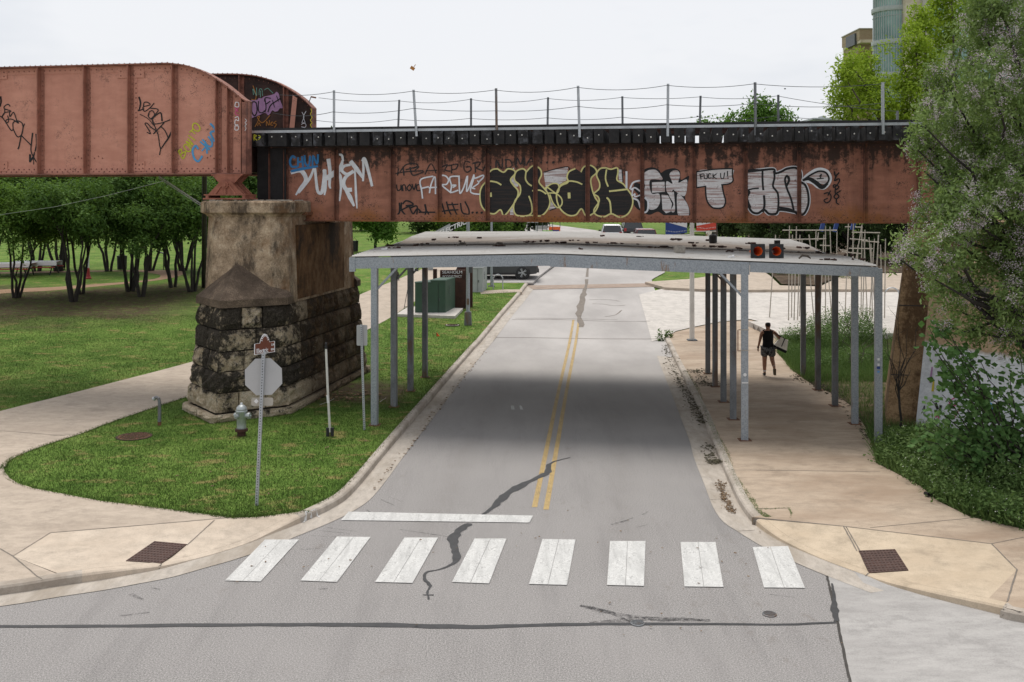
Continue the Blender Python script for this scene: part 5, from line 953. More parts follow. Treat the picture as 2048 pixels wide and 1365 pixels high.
n0 = len(mb.v); mb.v += [(x, y, z - .012) for x, y, z in mb.v]; mb.f += [tuple(i + n0 for i in reversed(f)) for f in mb.f]
roof = mb.build('roof_sheet', M['roof_sheet'], can)
# front fascia: two spans with a crown joint, plus rear fascia and side channels
def beam(name, a, b, za, zb_, h, th, mat='galvanized', off=Vector((0, 0, 0)), par=None):
    d = Vector((b.x - a.x, b.y - a.y, 0)).normalized(); n_ = Vector((d.y, -d.x, 0)) * th
    q = [a + off, b + off, b + off - n_, a + off - n_]; zs = [za, zb_, zb_, za]
    m = MB(); m.hexa([Vector((p.x, p.y, z - h)) for p, z in zip(q, zs)], [Vector((p.x, p.y, z)) for p, z in zip(q, zs)]); return m.build(name, M[mat], par or can)
zz = lambda p, t: roof_z(uof(p) + 0, t) - .03
pm = front(1499)
FO = Vector((-VX, -VY, 0)) * .03
beam('front_fascia', roofL, ridge, zz(roofL, 0), zz(ridge, 0), .27, .09, off=FO)
beam('front_fascia', ridge, pm, zz(ridge, 0), zz(pm, 0), .29, .09, off=FO)
beam('front_fascia', front(1500), roofR, zz(pm, 0), zz(roofR, 0), .225, .09, off=FO)
MB().hexa([roofL + FO * 1.5 + Vector((-.02, 0, 3.92)), roofL + FO * 1.5 + Vector((.13, -.02, 3.92)), roofL + Vector((.13, 0, 3.92)), roofL + Vector((-.02, 0, 3.92))], [roofL + FO * 1.5 + Vector((-.02, 0, 4.27)), roofL + FO * 1.5 + Vector((.13, -.02, 4.27)), roofL + Vector((.13, 0, 4.27)), roofL + Vector((-.02, 0, 4.27))]).build('end_plate', M['galvanized'], can)
for p0 in (roofL, roofR):
    q = cp(p0, DEP); s = .08 if p0 is roofL else -.12
    beam('side_channel', p0 + Vector((s, .06, 0)), q + Vector((s - (.0 if p0 is roofL else .2), 0, 0)), zz(p0, 0) - .01, zz(p0, DEP) - .01, .2, .05, 'galvanized_dull')
rl, rr_ = cp(roofL, DEP - .1), cp(roofR, DEP - .1)
beam('rear_fascia', rl + Vector((.1, 0, 0)), rr_ + Vector((-.3, 0, 0)), zz(roofL, DEP), zz(roofR, DEP), .22, .08, 'galvanized_dull')
# cross beams carrying the roof at each row of posts
for r_i, t in enumerate(ROWS[1:]):
    a, k, b = cp(fl_, t), cp(ridge, t), cp(fr_, t)
    beam('roof_beam', a, k, roof_z(uof(fl_), t) - .05, roof_z(uK, t) - .05, .22, .1, 'galvanized_dull'); beam('roof_beam', k, b, roof_z(uK, t) - .05, roof_z(uof(fr_), t) - .05, .22, .1, 'galvanized_dull')
def post(p, top, w_, mat):
    z0 = gtop(p.x, p.y); d = Vector((UX, UY, 0)); n_ = Vector((VX, VY, 0)); mb = MB()
    q = lambda z, s=1.0: [Vector((p.x, p.y, z)) + d * a * s + n_ * b * s for a, b in ((-w_ / 2, -w_ / 2), (w_ / 2, -w_ / 2), (w_ / 2, w_ / 2), (-w_ / 2, w_ / 2))]
    mb.hexa(q(z0 - .05), q(top)); return mb.build('post', mat, can), z0
for base, wds, topf in ((fl_, .15, .27), (fm, .16, .3), (fr_, .155, .26)):
    for i, t in enumerate(ROWS):
        if base is fl_ and i == 4: continue
        p = cp(base, t + .02); mt = M['galvanized'] if i == 0 or (i == 1 and base is fr_) else M['galvanized_dull']
        o_, z0 = post(p, roof_z(uof(p), t) - (.06 if i == 0 and base is not fl_ else .3 if i == 0 else .09), wds, mt)
        bp = MB(); bp.box((p.x, p.y, z0 + .006), (.28, .28, .012)); bp.build('base_plate', M['rust_brown'], can)
        top = roof_z(uof(p), t) - .28
        if base is not fr_:
            s = 1 if base is fl_ else -1; br = MB(); br.tube([Vector((p.x + .05 * s, p.y, top - .55)), Vector((p.x + .62 * s, p.y - .1 * s, top + .06))], .035, 4); br.build('knee_brace', M['galvanized'] if i == 0 else M['galvanized_dull'], can)
# fittings on the front posts
def onpost(px, py, base): # a point just proud of the front face of a post
    p = onv(px, py, CF - .075); return p - Vector((VX, VY, 0)) * .004
for px, py, base in ((1490, 750, fm),): MB().lathe(onpost(px, py, base), [(.04, 0), (.04, .004)], 14, Matrix.Rotation(math.atan2(NV[1], NV[0]), 3, 'Z') @ Matrix.Rotation(R(90), 3, 'Y')).build('round_sticker', M['white'], can)
MB().box(onpost(1490, 766, fm), (.15, .006, .03)).build('tape_strip', M['white'], can)
for y_, m_ in ((719, 'white'), (730, 'white'), (736, 'banner_blue'), (744, 'sky_blue')): MB().box(onpost(1757, y_, fr_), (.05 if y_ != 736 else .075, .005, .055 if y_ < 740 else .04)).build('sticker', M[m_], can)
cd = MB(); a = onpost(1480.5, 660, fm); b = onpost(1480.5, 702, fm); cd.tube([a, a + Vector((-.06, -.03, 0)), b + Vector((-.06, -.03, 0)), b], .012, 5); cd.build('bracket_rod', M['rust_brown'], can)
for y_ in (660, 701): q_ = onpost(1490, y_, fm); MB().box(q_, (.2, .01, .018)).build('strap', M['wood_pale'], can)
MB().box(onpost(1615, 700, fr_) + Vector((0, 0, 0)), (.01, .01, .01)).build('rivet_head', M['steel_dark'], can)
# things lying on the roof
def on_roof(px, py):
    best = None
    d = Vector(((px - CX) / F, 1, -(py - YH) / F)); lo, hi = 20.0, 36.0
    for k in range(400):
        t_ = lo + (hi - lo) * k / 400; p = Vector((0, 0, H)) + d * t_
        tt = (vof(p) - CF) / (WX * VX + WY * VY)
        if tt < 0: continue
        base = p - Vector((WX * tt, WY * tt, 0)); u = uof(Vector((base.x, base.y, 0)))
        if p.z <= roof_z(u, tt) + .022: return Vector((p.x, p.y, roof_z(u, tt) + .022))
    return Vector((0, 0, H)) + d * 26
def cone(px, py, tilt, label):
    p = on_roof(px, py); root = thing('traffic_cone', p, label, 'traffic cone', 'cones lying on the canopy roof', True); root.rotation_euler = (0, 0, tilt)
    rx = Matrix.Rotation(R(-94), 3, 'X'); s = 1.0; c = Vector((0, 0, .17))
    b_ = MB(); hw = .17; o4 = lambda r, z: [c + rx @ Vector((x * r, y * r, z)) for x, y in ((-1, -.94), (-.94, -1), (.94, -1), (1, -.94), (1, .94), (.94, 1), (-.94, 1), (-1, .94))]
    out_, inn = o4(hw, 0), [c + rx @ Vector((.115 * math.cos(a), .115 * math.sin(a), 0)) for a in [R(223.5 + 45 * k) for k in range(8)]]
    ou2, in2 = o4(hw, .03), [q + rx @ Vector((0, 0, .03)) for q in inn]
    b_.add(out_ + inn + ou2 + in2, [(i, (i + 1) % 8, 8 + (i + 1) % 8, 8 + i) for i in range(8)] + [(16 + i, 24 + i, 24 + (i + 1) % 8, 16 + (i + 1) % 8) for i in range(8)] + [(i, 16 + i, 16 + (i + 1) % 8, (i + 1) % 8) for i in range(8)])
    b_.build('base', M['rubber'], root)
    k_ = MB(); n = 20; prof = [(.118, .001), (.1, .1), (.07, .35), (.03, .66), (.026, .7)]
    for r_, z in prof + [(r_ - .006, z) for r_, z in reversed(prof)]: k_.v += [tuple(c + rx @ Vector((r_ * math.cos(2 * math.pi * i / n), r_ * math.sin(2 * math.pi * i / n), z))) for i in range(n)]
    for j in range(2 * len(prof) - 1):
        for i in range(n): k_.f.append((j * n + i, j * n + (i + 1) % n, (j + 1) * n + (i + 1) % n, (j + 1) * n + i))
    k_.build('body', M['cone_orange'], root, True)
    return root
cone(1516, 517, .02, 'orange traffic cone lying base outwards on the roof, left one of the pair'); cone(1553, 517, -.1, 'orange traffic cone lying base outwards on the roof, right one with black scrap')
p = on_roof(1553, 492); sb = MB(); sb.lathe((0, 0, 0), [(.15, 0), (.13, .05), (.02, .07)], 10); sb.box((.02, 0, .1), (.18, .05, .12), Matrix.Rotation(.4, 3, 'Z')); o_ = sb.build('tyre_scrap', M['rubber']); o_.location = p; tag(o_, 'black crumpled rubber scrap behind the right cone on the roof', 'scrap')
p = on_roof(1359, 506); cb = thing('concrete_block', p, 'small grey concrete block on the canopy roof', 'block', local=True); MB().box((0, 0, .085), (.22, .2, .17), Matrix.Rotation(.3, 3, 'Z')).build('block_body', M['block'], cb); MB().box((0, 0, .172), (.12, .08, .006), Matrix.Rotation(.3, 3, 'Z')).build('recess', M['mortar'], cb)
p = on_roof(1426, 486); bk = thing('black_canister', p, 'black plastic canister standing on the far part of the canopy roof', 'canister', local=True); MB().lathe((0, 0, 0), [(.11, 0), (.12, .03), (.12, .2), (.1, .24), (.05, .25)], 12).build('canister_body', M['black'], bk); MB().lathe((0, 0, .25), [(.045, 0), (.045, .03)], 10).build('canister_cap', M['rubber'], bk)
deb = MB()
spots = [(838, 492), (845, 489), (925, 484), (912, 491), (999, 493), (862, 480), (905, 476), (1060, 485), (1122, 486), (1168, 499), (1150, 482), (1220, 488), (1240, 488), (1268, 489), (1308, 496), (1330, 495), (1420, 482), (1445, 495), (1462, 504), (1480, 498), (1609, 497), (1660, 519), (1656, 521), (1720, 520), (1350, 480), (1286, 474), (1203, 473), (1385, 487), (1500, 488), (1590, 505), (790, 497), (779, 492), (1380, 492), (1400, 493), (1430, 494), (1560, 498), (1640, 506), (1700, 512), (960, 477), (1090, 483), (1185, 486)]
for x, y in spots:
    p = on_roof(x, y); n_ = random.randint(2, 6)
    for k in range(n_):
        s = random.uniform(.02, .075); deb.box(p + Vector((random.uniform(-.16, .16), random.uniform(-.1, .1), s * .25)), (s * random.uniform(1, 2.6), s, s * .6), Matrix.Rotation(random.random() * 3, 3, 'Z') @ Matrix.Rotation(random.uniform(-.5, .5), 3, 'X'))
o_ = deb.build('roof_debris', M['rust_dark'], kind='stuff'); o_['label'] = 'dark leaf mould, rust flakes and scraps on the canopy roof'
for x, y, s in ((925, 493, 1), (999, 494, 1.2), (1610, 519, 1)):
    p = on_roof(x, y); c_ = MB().tube([p + Vector((-.14 * s, 0, .02)), p + Vector((-.05, .05, .09 * s)), p + Vector((.06, 0, .08 * s)), p + Vector((.13 * s, -.03, .02))], [.02, .03, .03, .015], 5).build('bark_curl', M['bark']); tag(c_, {925: 'curled brown strip of bark on the roof, left one', 999: 'larger curled strip of bark on the roof, middle one', 1610: 'curled brown leaf scrap on the roof right of the cones'}[x], 'debris')
for x, y in ((1462, 516), (768, 500)): p = on_roof(x, y); o_ = MB().box(p + Vector((0, 0, .02)), (.14, .08, .04), Matrix.Rotation(.5, 3, 'Z')).lathe(p + Vector((.06, .02, .03)), [(.03, 0), (.02, .03)], 7).build('litter_scrap', M['white']); tag(o_, 'white scrap of litter on the roof ' + ('left of the cones' if x > 1000 else 'near its left end'), 'litter')
# ---------------------------------------------------------------- street furniture
def perf_post(root, base, top, w_=.055):
    ax = (top - base).normalized(); x = Vector((1, 0, 0)); x = (x - ax * x.dot(ax)).normalized(); y = ax.cross(x)
    mb = MB(); q = lambda p: [p + x * a * w_ / 2 + y * b * w_ / 2 for a, b in ((-1, -1), (1, -1), (1, 1), (-1, 1))]; mb.hexa(q(base), q(top)); mb.build('post', M['steel_light'], root)
    h = MB(); L = (top - base).length; n = int(L / .05)
    for k in range(n):
        c = base + ax * (.03 + k * .05) - y * (w_ / 2 + .001); c2 = base + ax * (.03 + k * .05) + y * (w_ / 2 + .001); 
        for cc in (c, c2): h.add([cc + x * .011 * math.cos(a) + ax * .011 * math.sin(a) for a in (k2 * math.pi / 3 for k2 in range(6))], [(0, 1, 2, 3, 4, 5)])
    h.build('punched_holes', M['black'], root, kind='stuff')
# stop sign seen from behind
b = D(513, 1011); tp = at(527.5, 700, b.y + .06); st = thing('stop_sign', b, 'octagonal sign seen from its grey back on a leaning perforated post', 'road sign')
perf_post(st, b - Vector((0, 0, .1)), tp)
oc = at(527, 754, b.y + .1); r = .67 / 2 / math.cos(R(22.5)); tilt = .03
oct_ = [oc + Vector((r * math.cos(R(22.5 + 45 * k) + tilt), -.0 + .02 * math.cos(R(22.5 + 45 * k)), r * math.sin(R(22.5 + 45 * k) + tilt))) for k in range(8)]
MB().prism(oct_, [p + Vector((0, .004, 0)) for p in oct_]).build('octagon_plate', M['sign_back'], st)
ring = [oc + (p - oc) * .96 + Vector((0, .007, 0)) for p in oct_]; MB().prism(ring, [p + Vector((0, .002, 0)) for p in ring]).build('red_face', M['red'], st)
def rrect(c, x, y, w_, h_, r_, n=4):
    P = []
    for sx, sy, a0 in ((1, 1, 0), (-1, 1, 90), (-1, -1, 180), (1, -1, 270)):
        for k in range(n + 1): a = R(a0 + 90 * k / n); P.append(c + x * (sx * (w_ / 2 - r_) + r_ * math.cos(a)) + y * (sy * (h_ / 2 - r_) + r_ * math.sin(a)))
    return P
lp = rrect(at(524.5, 804, b.y + .11), Vector((1, 0, 0)), Vector((.02, 0, 1)), .4, .15, .03); MB().prism(lp, [p + Vector((0, .004, 0)) for p in lp]).build('lower_plate', M['sign_tan'], st)
dm = at(512.5, 803, b.y + .095); s = .045; ddm = [dm + Vector(q) for q in ((s, 0, 0), (0, 0, s), (-s, 0, 0), (0, 0, -s))]; MB().prism(ddm, [q + Vector((0, .003, 0)) for q in ddm]).build('diamond_sticker', M['white'], st)
# street name blade on top
bx = Vector((.6, .8, 0)).normalized(); bz = Vector((.0, 0, 1)); c0 = at(529.5, 697, b.y + .06); BW, BH = .47, .19
prof = [(-BW / 2, -BH / 2), (BW / 2, -BH / 2), (BW / 2, BH / 2 + .01), (BW * .24, BH / 2 + .01), (BW * .2, BH / 2 + .08), (BW * .1, BH / 2 + .15), (0, BH / 2 + .17), (-BW * .1, BH / 2 + .15), (-BW * .2, BH / 2 + .08), (-BW * .24, BH / 2 + .01), (-BW / 2, BH / 2 + .01)]
nb = bx.cross(bz).normalized(); nb = nb if nb.y < 0 else -nb
fp = [c0 + bx * x + bz * y for x, y in prof]; MB().prism(fp, [p - nb * .006 for p in fp]).build('name_blade', M['white'], st)
ins = [c0 + bx * x * .93 + bz * (y * .93 + .004) + nb * .003 for x, y in prof]; MB().prism(ins, [p - nb * .002 for p in ins]).build('name_face', M['sign_brown'], st)
text('Electric', .115, M['white'], c0 + bx * -.06 + bz * -.035 + nb * .008, bx, bz, st, sx=.78, bold=.0012); text('DR', .055, M['white'], c0 + bx * .18 + bz * .045 + nb * .008, bx, bz, st); text('800', .055, M['white'], c0 + bx * .175 + bz * -.04 + nb * .008, bx, bz, st)
ar = MB()
for k in range(9):
    a = R(150 - 120 * k / 8); q_ = c0 + bz * (BH / 2 - .03) + bx * .085 * math.cos(a) + bz * .17 * math.sin(a) + nb * .006; ar.box(q_, (.014, .004, .03), Matrix((bx, nb, bz)).transposed() @ Matrix.Rotation(-(a - R(90)), 3, 'Y'))
ar.build('arched_lettering', M['white'], st)
MB().box(at(527.5, 706, b.y + .06), (.09, .06, .05)).build('bracket', M['steel_light'], st)
# sign back near the canopy post
b = D(729, 860); sg = thing('small_sign', b, 'rectangular sign seen from behind on a thin post beside the left canopy post', 'road sign'); tp = at(722.5, 650, b.y); perf_post(sg, b - Vector((0, 0, .1)), tp, .05)
rp = rrect(at(724, 671, b.y + .05), Vector((1, 0, 0)), Vector((0, 0, 1)), .26, .5, .03); MB().prism(rp, [p + Vector((0, .004, 0)) for p in rp]).build('plate', M['sign_back'], sg)
# marker pole
b = D(660, 873); mk = thing('marker_pole', b, 'slim white utility marker pole with black foot in the grass by the pier', 'pole')
MB().tube([b + Vector((0, 0, .1)), at(655.5, 780, b.y), at(652, 698, b.y)], [.03, .028, .026], 10).build('rod', M['off_white'], mk)
ft = MB()
for dx in (-.05, .05): ft.tube([b + Vector((dx, 0, -.03)), b + Vector((dx, 0, .2))], .042, 8)
ft.build('foot', M['rubber'], mk); MB().lathe(at(652, 698, b.y), [(.033, 0), (.033, .06), (.02, .075), (.028, .09), (.028, .13), (.01, .15)], 10).build('cap', M['rubber'], mk)
MB().tube([at(656.6, 806, b.y), at(655.4, 791, b.y)], .032, 10).build('label_band', M['white'], mk)
# hydrant
b = D(483, 872); hy = thing('fire_hydrant', b, 'silver fire hydrant with rusty brown foot in front of the stone pier', 'fire hydrant')
MB().lathe(b, [(.1, -.05), (.1, .1), (.15, .11), (.15, .165), (.12, .17)], 16).build('foot_flange', M['rust_dark'], hy)
bd = MB(); bd.lathe(b, [(.115, .168), (.108, .2), (.108, .43), (.125, .45), (.125, .56), (.135, .57), (.135, .6), (.12, .61)], 18); bd.build('barrel', M['hydrant'], hy, True)
MB().lathe(b, [(.125, .605), (.125, .63), (.11, .68), (.07, .72), (.035, .735), (.03, .735), (.03, .78), (.0, .785)], 18).build('bonnet', M['hydrant'], hy, True)
for d_, r_, l_ in ((Vector((1, -.2, 0)).normalized(), .075, .22), (Vector((-.55, -.85, 0)).normalized(), .055, .18), (Vector((-1, .3, 0)).normalized(), .055, .18)):
    nz = MB(); c = b + Vector((0, 0, .48)); nz.tube([c, c + d_ * (l_ - .04)], r_ * .8, 12); nz.tube([c + d_ * (l_ - .05), c + d_ * l_], r_, 8); nz.tube([c + d_ * l_, c + d_ * (l_ + .03)], .02, 6); nz.build('nozzle', M['hydrant'], hy)
# vent pipe
b = D(319, 851); vp = thing('vent_pipe', b, 'short grey steel vent pipe with bent top in the grass left of the pier', 'pipe')
MB().tube([b + Vector((0, 0, -.05)), b + Vector((0, 0, .58)), b + Vector((-.02, 0, .66)), b + Vector((-.08, 0, .69)), b + Vector((-.13, 0, .66))], .042, 10).build('pipe', M['galvanized_dull'], vp); MB().lathe(b, [(.046, 0), (.046, .09)], 10).build('rust_band', M['rust_brown'], vp); MB().tube([b + Vector((-.115, 0, .675)), b + Vector((-.15, 0, .64))], .05, 10).build('collar', M['steel_light'], vp)
# lamp posts on the left verge
def lamp(px, py, toppy, label, base_box=True, r=.085, mat='galvanized'):
    b = D(px, py); root = thing('lamp_post', b, label, 'lamp post'); h = at(px, toppy, b.y).z
    MB().tube([b, Vector((b.x, b.y, h))], [r, r * .75], 12).build('pole', M[mat], root)
    if base_box: MB().hexa([b + Vector((x * .16, y * .16, -.02)) for x, y in ((-1, -1), (1, -1), (1, 1), (-1, 1))], [b + Vector((x * .14, y * .14, .55)) for x, y in ((-1, -1), (1, -1), (1, 1), (-1, 1))]).build('base_cover', M['galvanized_dull'], root); MB().box(b + Vector((.0, -r - .01, 1.0)), (.11, .03, .26)).build('access_door', M['galvanized_dull'], root); MB().box(b + Vector((.12, 0, 2.4)), (.12, .18, .35)).build('junction_box', M['steel_dark'], root)
    else: MB().hexa([b + Vector((x * .2, y * .2, -.02)) for x, y in ((-1, -1), (1, -1), (1, 1), (-1, 1))], [b + Vector((x * .17, y * .17, .04)) for x, y in ((-1, -1), (1, -1), (1, 1), (-1, 1))]).build('base_plate', M['steel_dark'], root)
    arm = MB(); arm.tube([Vector((b.x, b.y, h - .1)), Vector((b.x + .5, b.y, h - .02)), Vector((b.x + .9, b.y, h))], .04, 8); arm.build('arm', M[mat], root); MB().hexa([Vector((b.x + .75 + x * .3, b.y + y * .12, h - .03)) for x, y in ((0, -1), (1.6, -1), (1.6, 1), (0, 1))], [Vector((b.x + .85 + x * .22, b.y + y * .08, h + .06)) for x, y in ((0, -1), (1.6, -1), (1.6, 1), (0, 1))]).build('lamp_head', M['steel_dark'], root)
    return root, b
lamp(936, 650, 300, 'grey lamp post with square base beside the rusty district sign'); lamp(983, 573, 300, 'thin grey lamp post near the parked dark car', False, .07)
rt, b = lamp(1384, 681, 300, 'white lamp post with blue and red banners on the right footway', False, .1, 'off_white')
for sgn, col, x0, x1 in ((-1, 'banner_blue', 1331, 1374), (1, 'banner_red', 1393, 1432)):
    yb = 471 if sgn < 0 else 464
    a, c = at(x0, yb, b.y), at(x1, yb - 5, b.y); top = at(x0, 330, b.y).z
    MB().hexa([Vector((a.x, b.y - .01, a.z)), Vector((c.x, b.y - .01, c.z)), Vector((c.x, b.y + .01, c.z)), Vector((a.x, b.y + .01, a.z))], [Vector((a.x, b.y - .01, top)), Vector((c.x, b.y - .01, top)), Vector((c.x, b.y + .01, top)), Vector((a.x, b.y + .01, top))]).build('banner', M[col], rt)
    wv = MB(); hi_ = at(x0, 446 if sgn > 0 else 444, b.y).z; lo_ = at(x0, 452 if sgn < 0 else 447, b.y).z
    L_, Rr = (a.x, c.x); P = [Vector((L_, b.y - .013, top - .02)), Vector((L_, b.y - .013, hi_ if sgn < 0 else lo_ - .1)), Vector((Rr, b.y - .013, lo_ - .08 if sgn < 0 else hi_ + .02)), Vector((Rr, b.y - .013, top - .02))]; wv.add(P, [(0, 1, 2, 3)]); wv.build('banner_stripe', M['white'], rt)
    bt = MB()
    for k in range(13):
        f = k / 12; q = Vector((a.x + (c.x - a.x) * (f * .9 + .05), b.y - .014, a.z + .12 + .1 * abs(f - .45))); bt.add([q + Vector(d) for d in ((-.018, 0, .02), (.018, 0, .02), (0, 0, -.02))], [(0, 1, 2)])
    bt.build('bunting_print', M['white'], rt); MB().tube([Vector((b.x, b.y, a.z + .02)), Vector((a.x if sgn < 0 else c.x, b.y, a.z + .02))], .02, 6).build('banner_rod', M['off_white'], rt)
# utility cabinets on a pad
p0 = D(863, 633); pz = p0.z
padc = thing('cabinet_pad', p0, 'pale concrete pad under the green utility cabinets', 'concrete pad'); P = [D(792, 634), D(910, 638), D(926, 622), D(818, 618)]
MB().hexa([p + Vector((0, 0, -.1)) for p in P], [p + Vector((0, 0, .12)) for p in P]).build('slab', M['plaza'], padc)
def cabinet(x0, x1, ybot, ytop, depth, label, mat, skew=.6, name='utility_cabinet', louvre=True):
    a, c = D(x0, ybot), D(x1, ybot); y0 = a.y; z0 = a.z; w_ = (x1 - x0) / F * y0; h_ = at(0, ytop, y0).z - z0; X0 = (x0 - CX) / F * y0
    root = thing(name, Vector((X0 + w_ / 2, y0 + depth / 2, z0)), label, 'utility box')
    MB().hexa([Vector((X0 + x * w_ + y * skew, y0 + y * depth, z0 - .02)) for x, y in ((0, 0), (1, 0), (1, 1), (0, 1))], [Vector((X0 + x * w_ + y * skew, y0 + y * depth, z0 + h_)) for x, y in ((0, 0), (1, 0), (1, 1), (0, 1))]).build('housing', M[mat], root)
    MB().hexa([Vector((X0 + x * w_ + y * skew + (x - .5) * .05, y0 + y * depth + (y - .5) * .06, z0 + h_)) for x, y in ((0, 0), (1, 0), (1, 1), (0, 1))], [Vector((X0 + x * w_ + y * skew, y0 + y * depth, z0 + h_ + .05)) for x, y in ((0, 0), (1, 0), (1, 1), (0, 1))]).build('lid', M[mat], root)
    MB().box((X0 + w_ * .52, y0 - .006, z0 + h_ * .5), (.012, .012, h_ * .9)).build('door_seam', M['black'], root); MB().box((X0 + w_ * .6, y0 - .02, z0 + h_ * .45), (.03, .03, .12)).build('handle', M['steel_dark'], root)
    if louvre:
        for k in range(4): MB().box((X0 + w_ + skew * .45 + .004, y0 + depth * .45, z0 + h_ * (.55 + .08 * k)), (.01, depth * .3, .03)).build('louvre', M['steel_dark'], root)
    return root
cabinet(830, 862, 631, 566, 1.2, 'lower dark green utility cabinet, left of the pair on the pad', 'cabinet_green'); cabinet(861, 891, 631, 562, 1.4, 'taller dark green utility cabinet with warning labels, right of the pair', 'cabinet_green', .35)
cabinet(945, 965, 585, 536, 1.3, 'tall pale grey utility cabinet behind the rusty sign', 'cabinet_grey', .2)
# rusty steel district sign
b = D(905, 618); ds = thing('district_sign', b, 'rusty dark steel sign wall with pale lettering behind the green cabinets', 'sign'); y0 = b.y; 
def slab(x0, x1, yb, yt, dep, mat, name, root, Y, dx=0.0):
    z0 = at(0, yb, Y).z; z1 = at(0, yt, Y).z; X0, X1 = (x0 - CX) / F * Y, (x1 - CX) / F * Y
    return MB().hexa([Vector((X0, Y, z0)), Vector((X1, Y, z0)), Vector((X1 + dx, Y + dep, z0)), Vector((X0 + dx, Y + dep, z0))], [Vector((X0, Y, z1)), Vector((X1, Y, z1)), Vector((X1 + dx, Y + dep, z1)), Vector((X0 + dx, Y + dep, z1))]).build(name, M[mat], root)
Y_ = y0
slab(880, 931, 620, 541, .3, 'rust_dark', 'front_panel', ds, Y_); slab(866, 873, 600, 539, .4, 'rust_dark', 'side_fin', ds, Y_ + .6); slab(914, 945, 617, 534, .35, 'rust_dark', 'rear_panel', ds, Y_ + .45)
tz1, tz2 = at(904.5, 545.2, Y_ - .02), at(904.5, 553.6, Y_ - .02)
text('SEAHOLM', .19, M['white'], tz1, (1, 0, 0), (0, 0, 1), ds, sx=1.12, bold=.0); text('ECODISTRICT', .155, M['white'], tz2, (1, 0, 0), (0, 0, 1), ds, sx=.93, bold=.0)
# slanted ELECTRIC entrance sign beyond the canopy
b = D(880, 520); es = thing('entrance_sign', b, 'slanting grey metal sign with white ELECTRIC lettering beyond the canopy', 'sign'); Y_ = 62.0
pp = [at(846, 474, Y_), at(866, 468, Y_ - .3), at(900, 446, Y_ - 1.2), at(900, 462, Y_ - 1.2), at(872, 472, Y_ - .4), at(850, 540, Y_), at(842, 540, Y_)]
Pn_ = [at(838, 480, Y_), at(900, 447.5, Y_), at(900, 461, Y_), at(866, 474, Y_), at(866, 540, Y_), at(856, 540, Y_), at(856, 478, Y_)]
MB().prism(Pn_, [q + Vector((0, .2, 0)) for q in Pn_]).build('blade', M['cabinet_grey'], es)
sl = (at(900, 447.5, Y_) - at(838, 480, Y_)).normalized()
text('ELECTRIC', .42, M['white'], at(879, 467.5, Y_ - .03), at(897, 459.5, Y_) - at(879, 467.5, Y_), (0, 0, 1), es, align='LEFT', bold=.012)
# bike hoops
def hoop(px, py, w_, h_, label):
    b = D(px, py); root = tag(MB().tube([b + Vector((-w_ / 2, 0, -.05))] + [b + Vector((-w_ / 2 * math.cos(a), 0, h_ - w_ / 2 + w_ / 2 * math.sin(a))) for a in [R(18 * k) for k in range(11)]] + [b + Vector((w_ / 2, 0, -.05))], .03, 8).build('bike_hoop', M['steel_light']), label, 'bike rack'); return root
hoop(996, 580, .5, .8, 'grey steel bicycle hoop on the far left corner'); hoop(1784, 611, .7, .85, 'pale steel bicycle hoop behind the abutment edge')
# survey flags
for px, py, lb in ((873, 683, 'small orange survey flag in the left verge'), (1602, 700, 'small orange survey flag among the weeds on the right')):
    b = D(px, py); fg = thing('survey_flag', b, lb, 'flag'); h = .35 if px < 1000 else .95; MB().tube([b, b + Vector((0, 0, h))], .006, 4).build('wire_stem', M['steel_dark'], fg); MB().prism([b + Vector(q) for q in ((0, 0, h), (.0, 0, h - .16), (.12, 0, h - .15))], [b + Vector(q) for q in ((0.005, .012, h), (.005, .012, h - .16), (.13, .012, h - .15))]).build('pennant', M['orange_flag'], fg)
# white pole sculpture
sx0 = D(1600, 650)
scu = thing('pole_sculpture', Vector((14.0, 44, sx0.z)), 'tall cluster of slanting white poles tied with horizontal bars on the plaza', 'sculpture')
poles = [(1539, 541, 1546, 480), (1577, 648, 1579, 452), (1583, 658, 1585, 470), (1588, 645, 1593, 453), (1595, 656, 1600, 470), (1599, 640, 1604, 480), (1629, 655, 1619, 540), (1631, 600, 1632, 462), (1640, 655, 1648, 470), (1651, 652, 1651, 452), (1664, 660, 1654, 520), (1666, 650, 1660, 454), (1672, 640, 1674, 463), (1690, 655, 1697, 446), (1702, 652, 1707, 445), (1708, 654, 1706, 448), (1722, 650, 1724, 452), (1725, 655, 1730, 460), (1735, 648, 1728, 476), (1739, 640, 1749, 478), (1745, 640, 1742, 488), (1752, 642, 1738, 475), (1763, 560, 1761, 490), (1769, 645, 1771, 478), (1539, 650, 1546, 536), (1635, 482, 1637, 465), (1551, 480, 1551, 470), (1715, 520, 1716, 490), (1618, 470, 1640, 640), (1724, 450, 1712, 520), (1757, 470, 1748, 640)]
for i, (xa, ya, xb, yb) in enumerate(poles):
    Y_ = 42.5 + (i * 37 % 11) * .32; a, c = at(xa, ya, Y_), at(xb, yb, Y_); a.z = max(a.z, gtop(a.x, Y_)) if ya > 600 else a.z
    MB().tube([a, c], [.026, .02], 6).build('pole', M['wood_pale'], scu)
for i, (xa, ya, xb, yb) in enumerate([(1565, 461, 1674, 461), (1556, 480, 1652, 478), (1690, 454, 1725, 455), (1704, 465, 1760, 466), (1724, 482, 1758, 485), (1698, 497, 1745, 498), (1684, 504, 1724, 508), (1640, 491, 1660, 492), (1680, 500, 1694, 502), (1700, 478, 1735, 481)]):
    Y_ = 43 + (i * 29 % 7) * .4; MB().tube([at(xa, ya, Y_), at(xb, yb, Y_)], .024, 6).build('cross_bar', M['wood_pale'], scu)
for x, y in ((1645, 452), (1672, 453), (1707, 449)): MB().box(at(x, y, 43.4), (.16, .1, .5), Matrix.Rotation(.25, 3, 'Y')).build('dark_lashing', M['banner_blue'], scu)
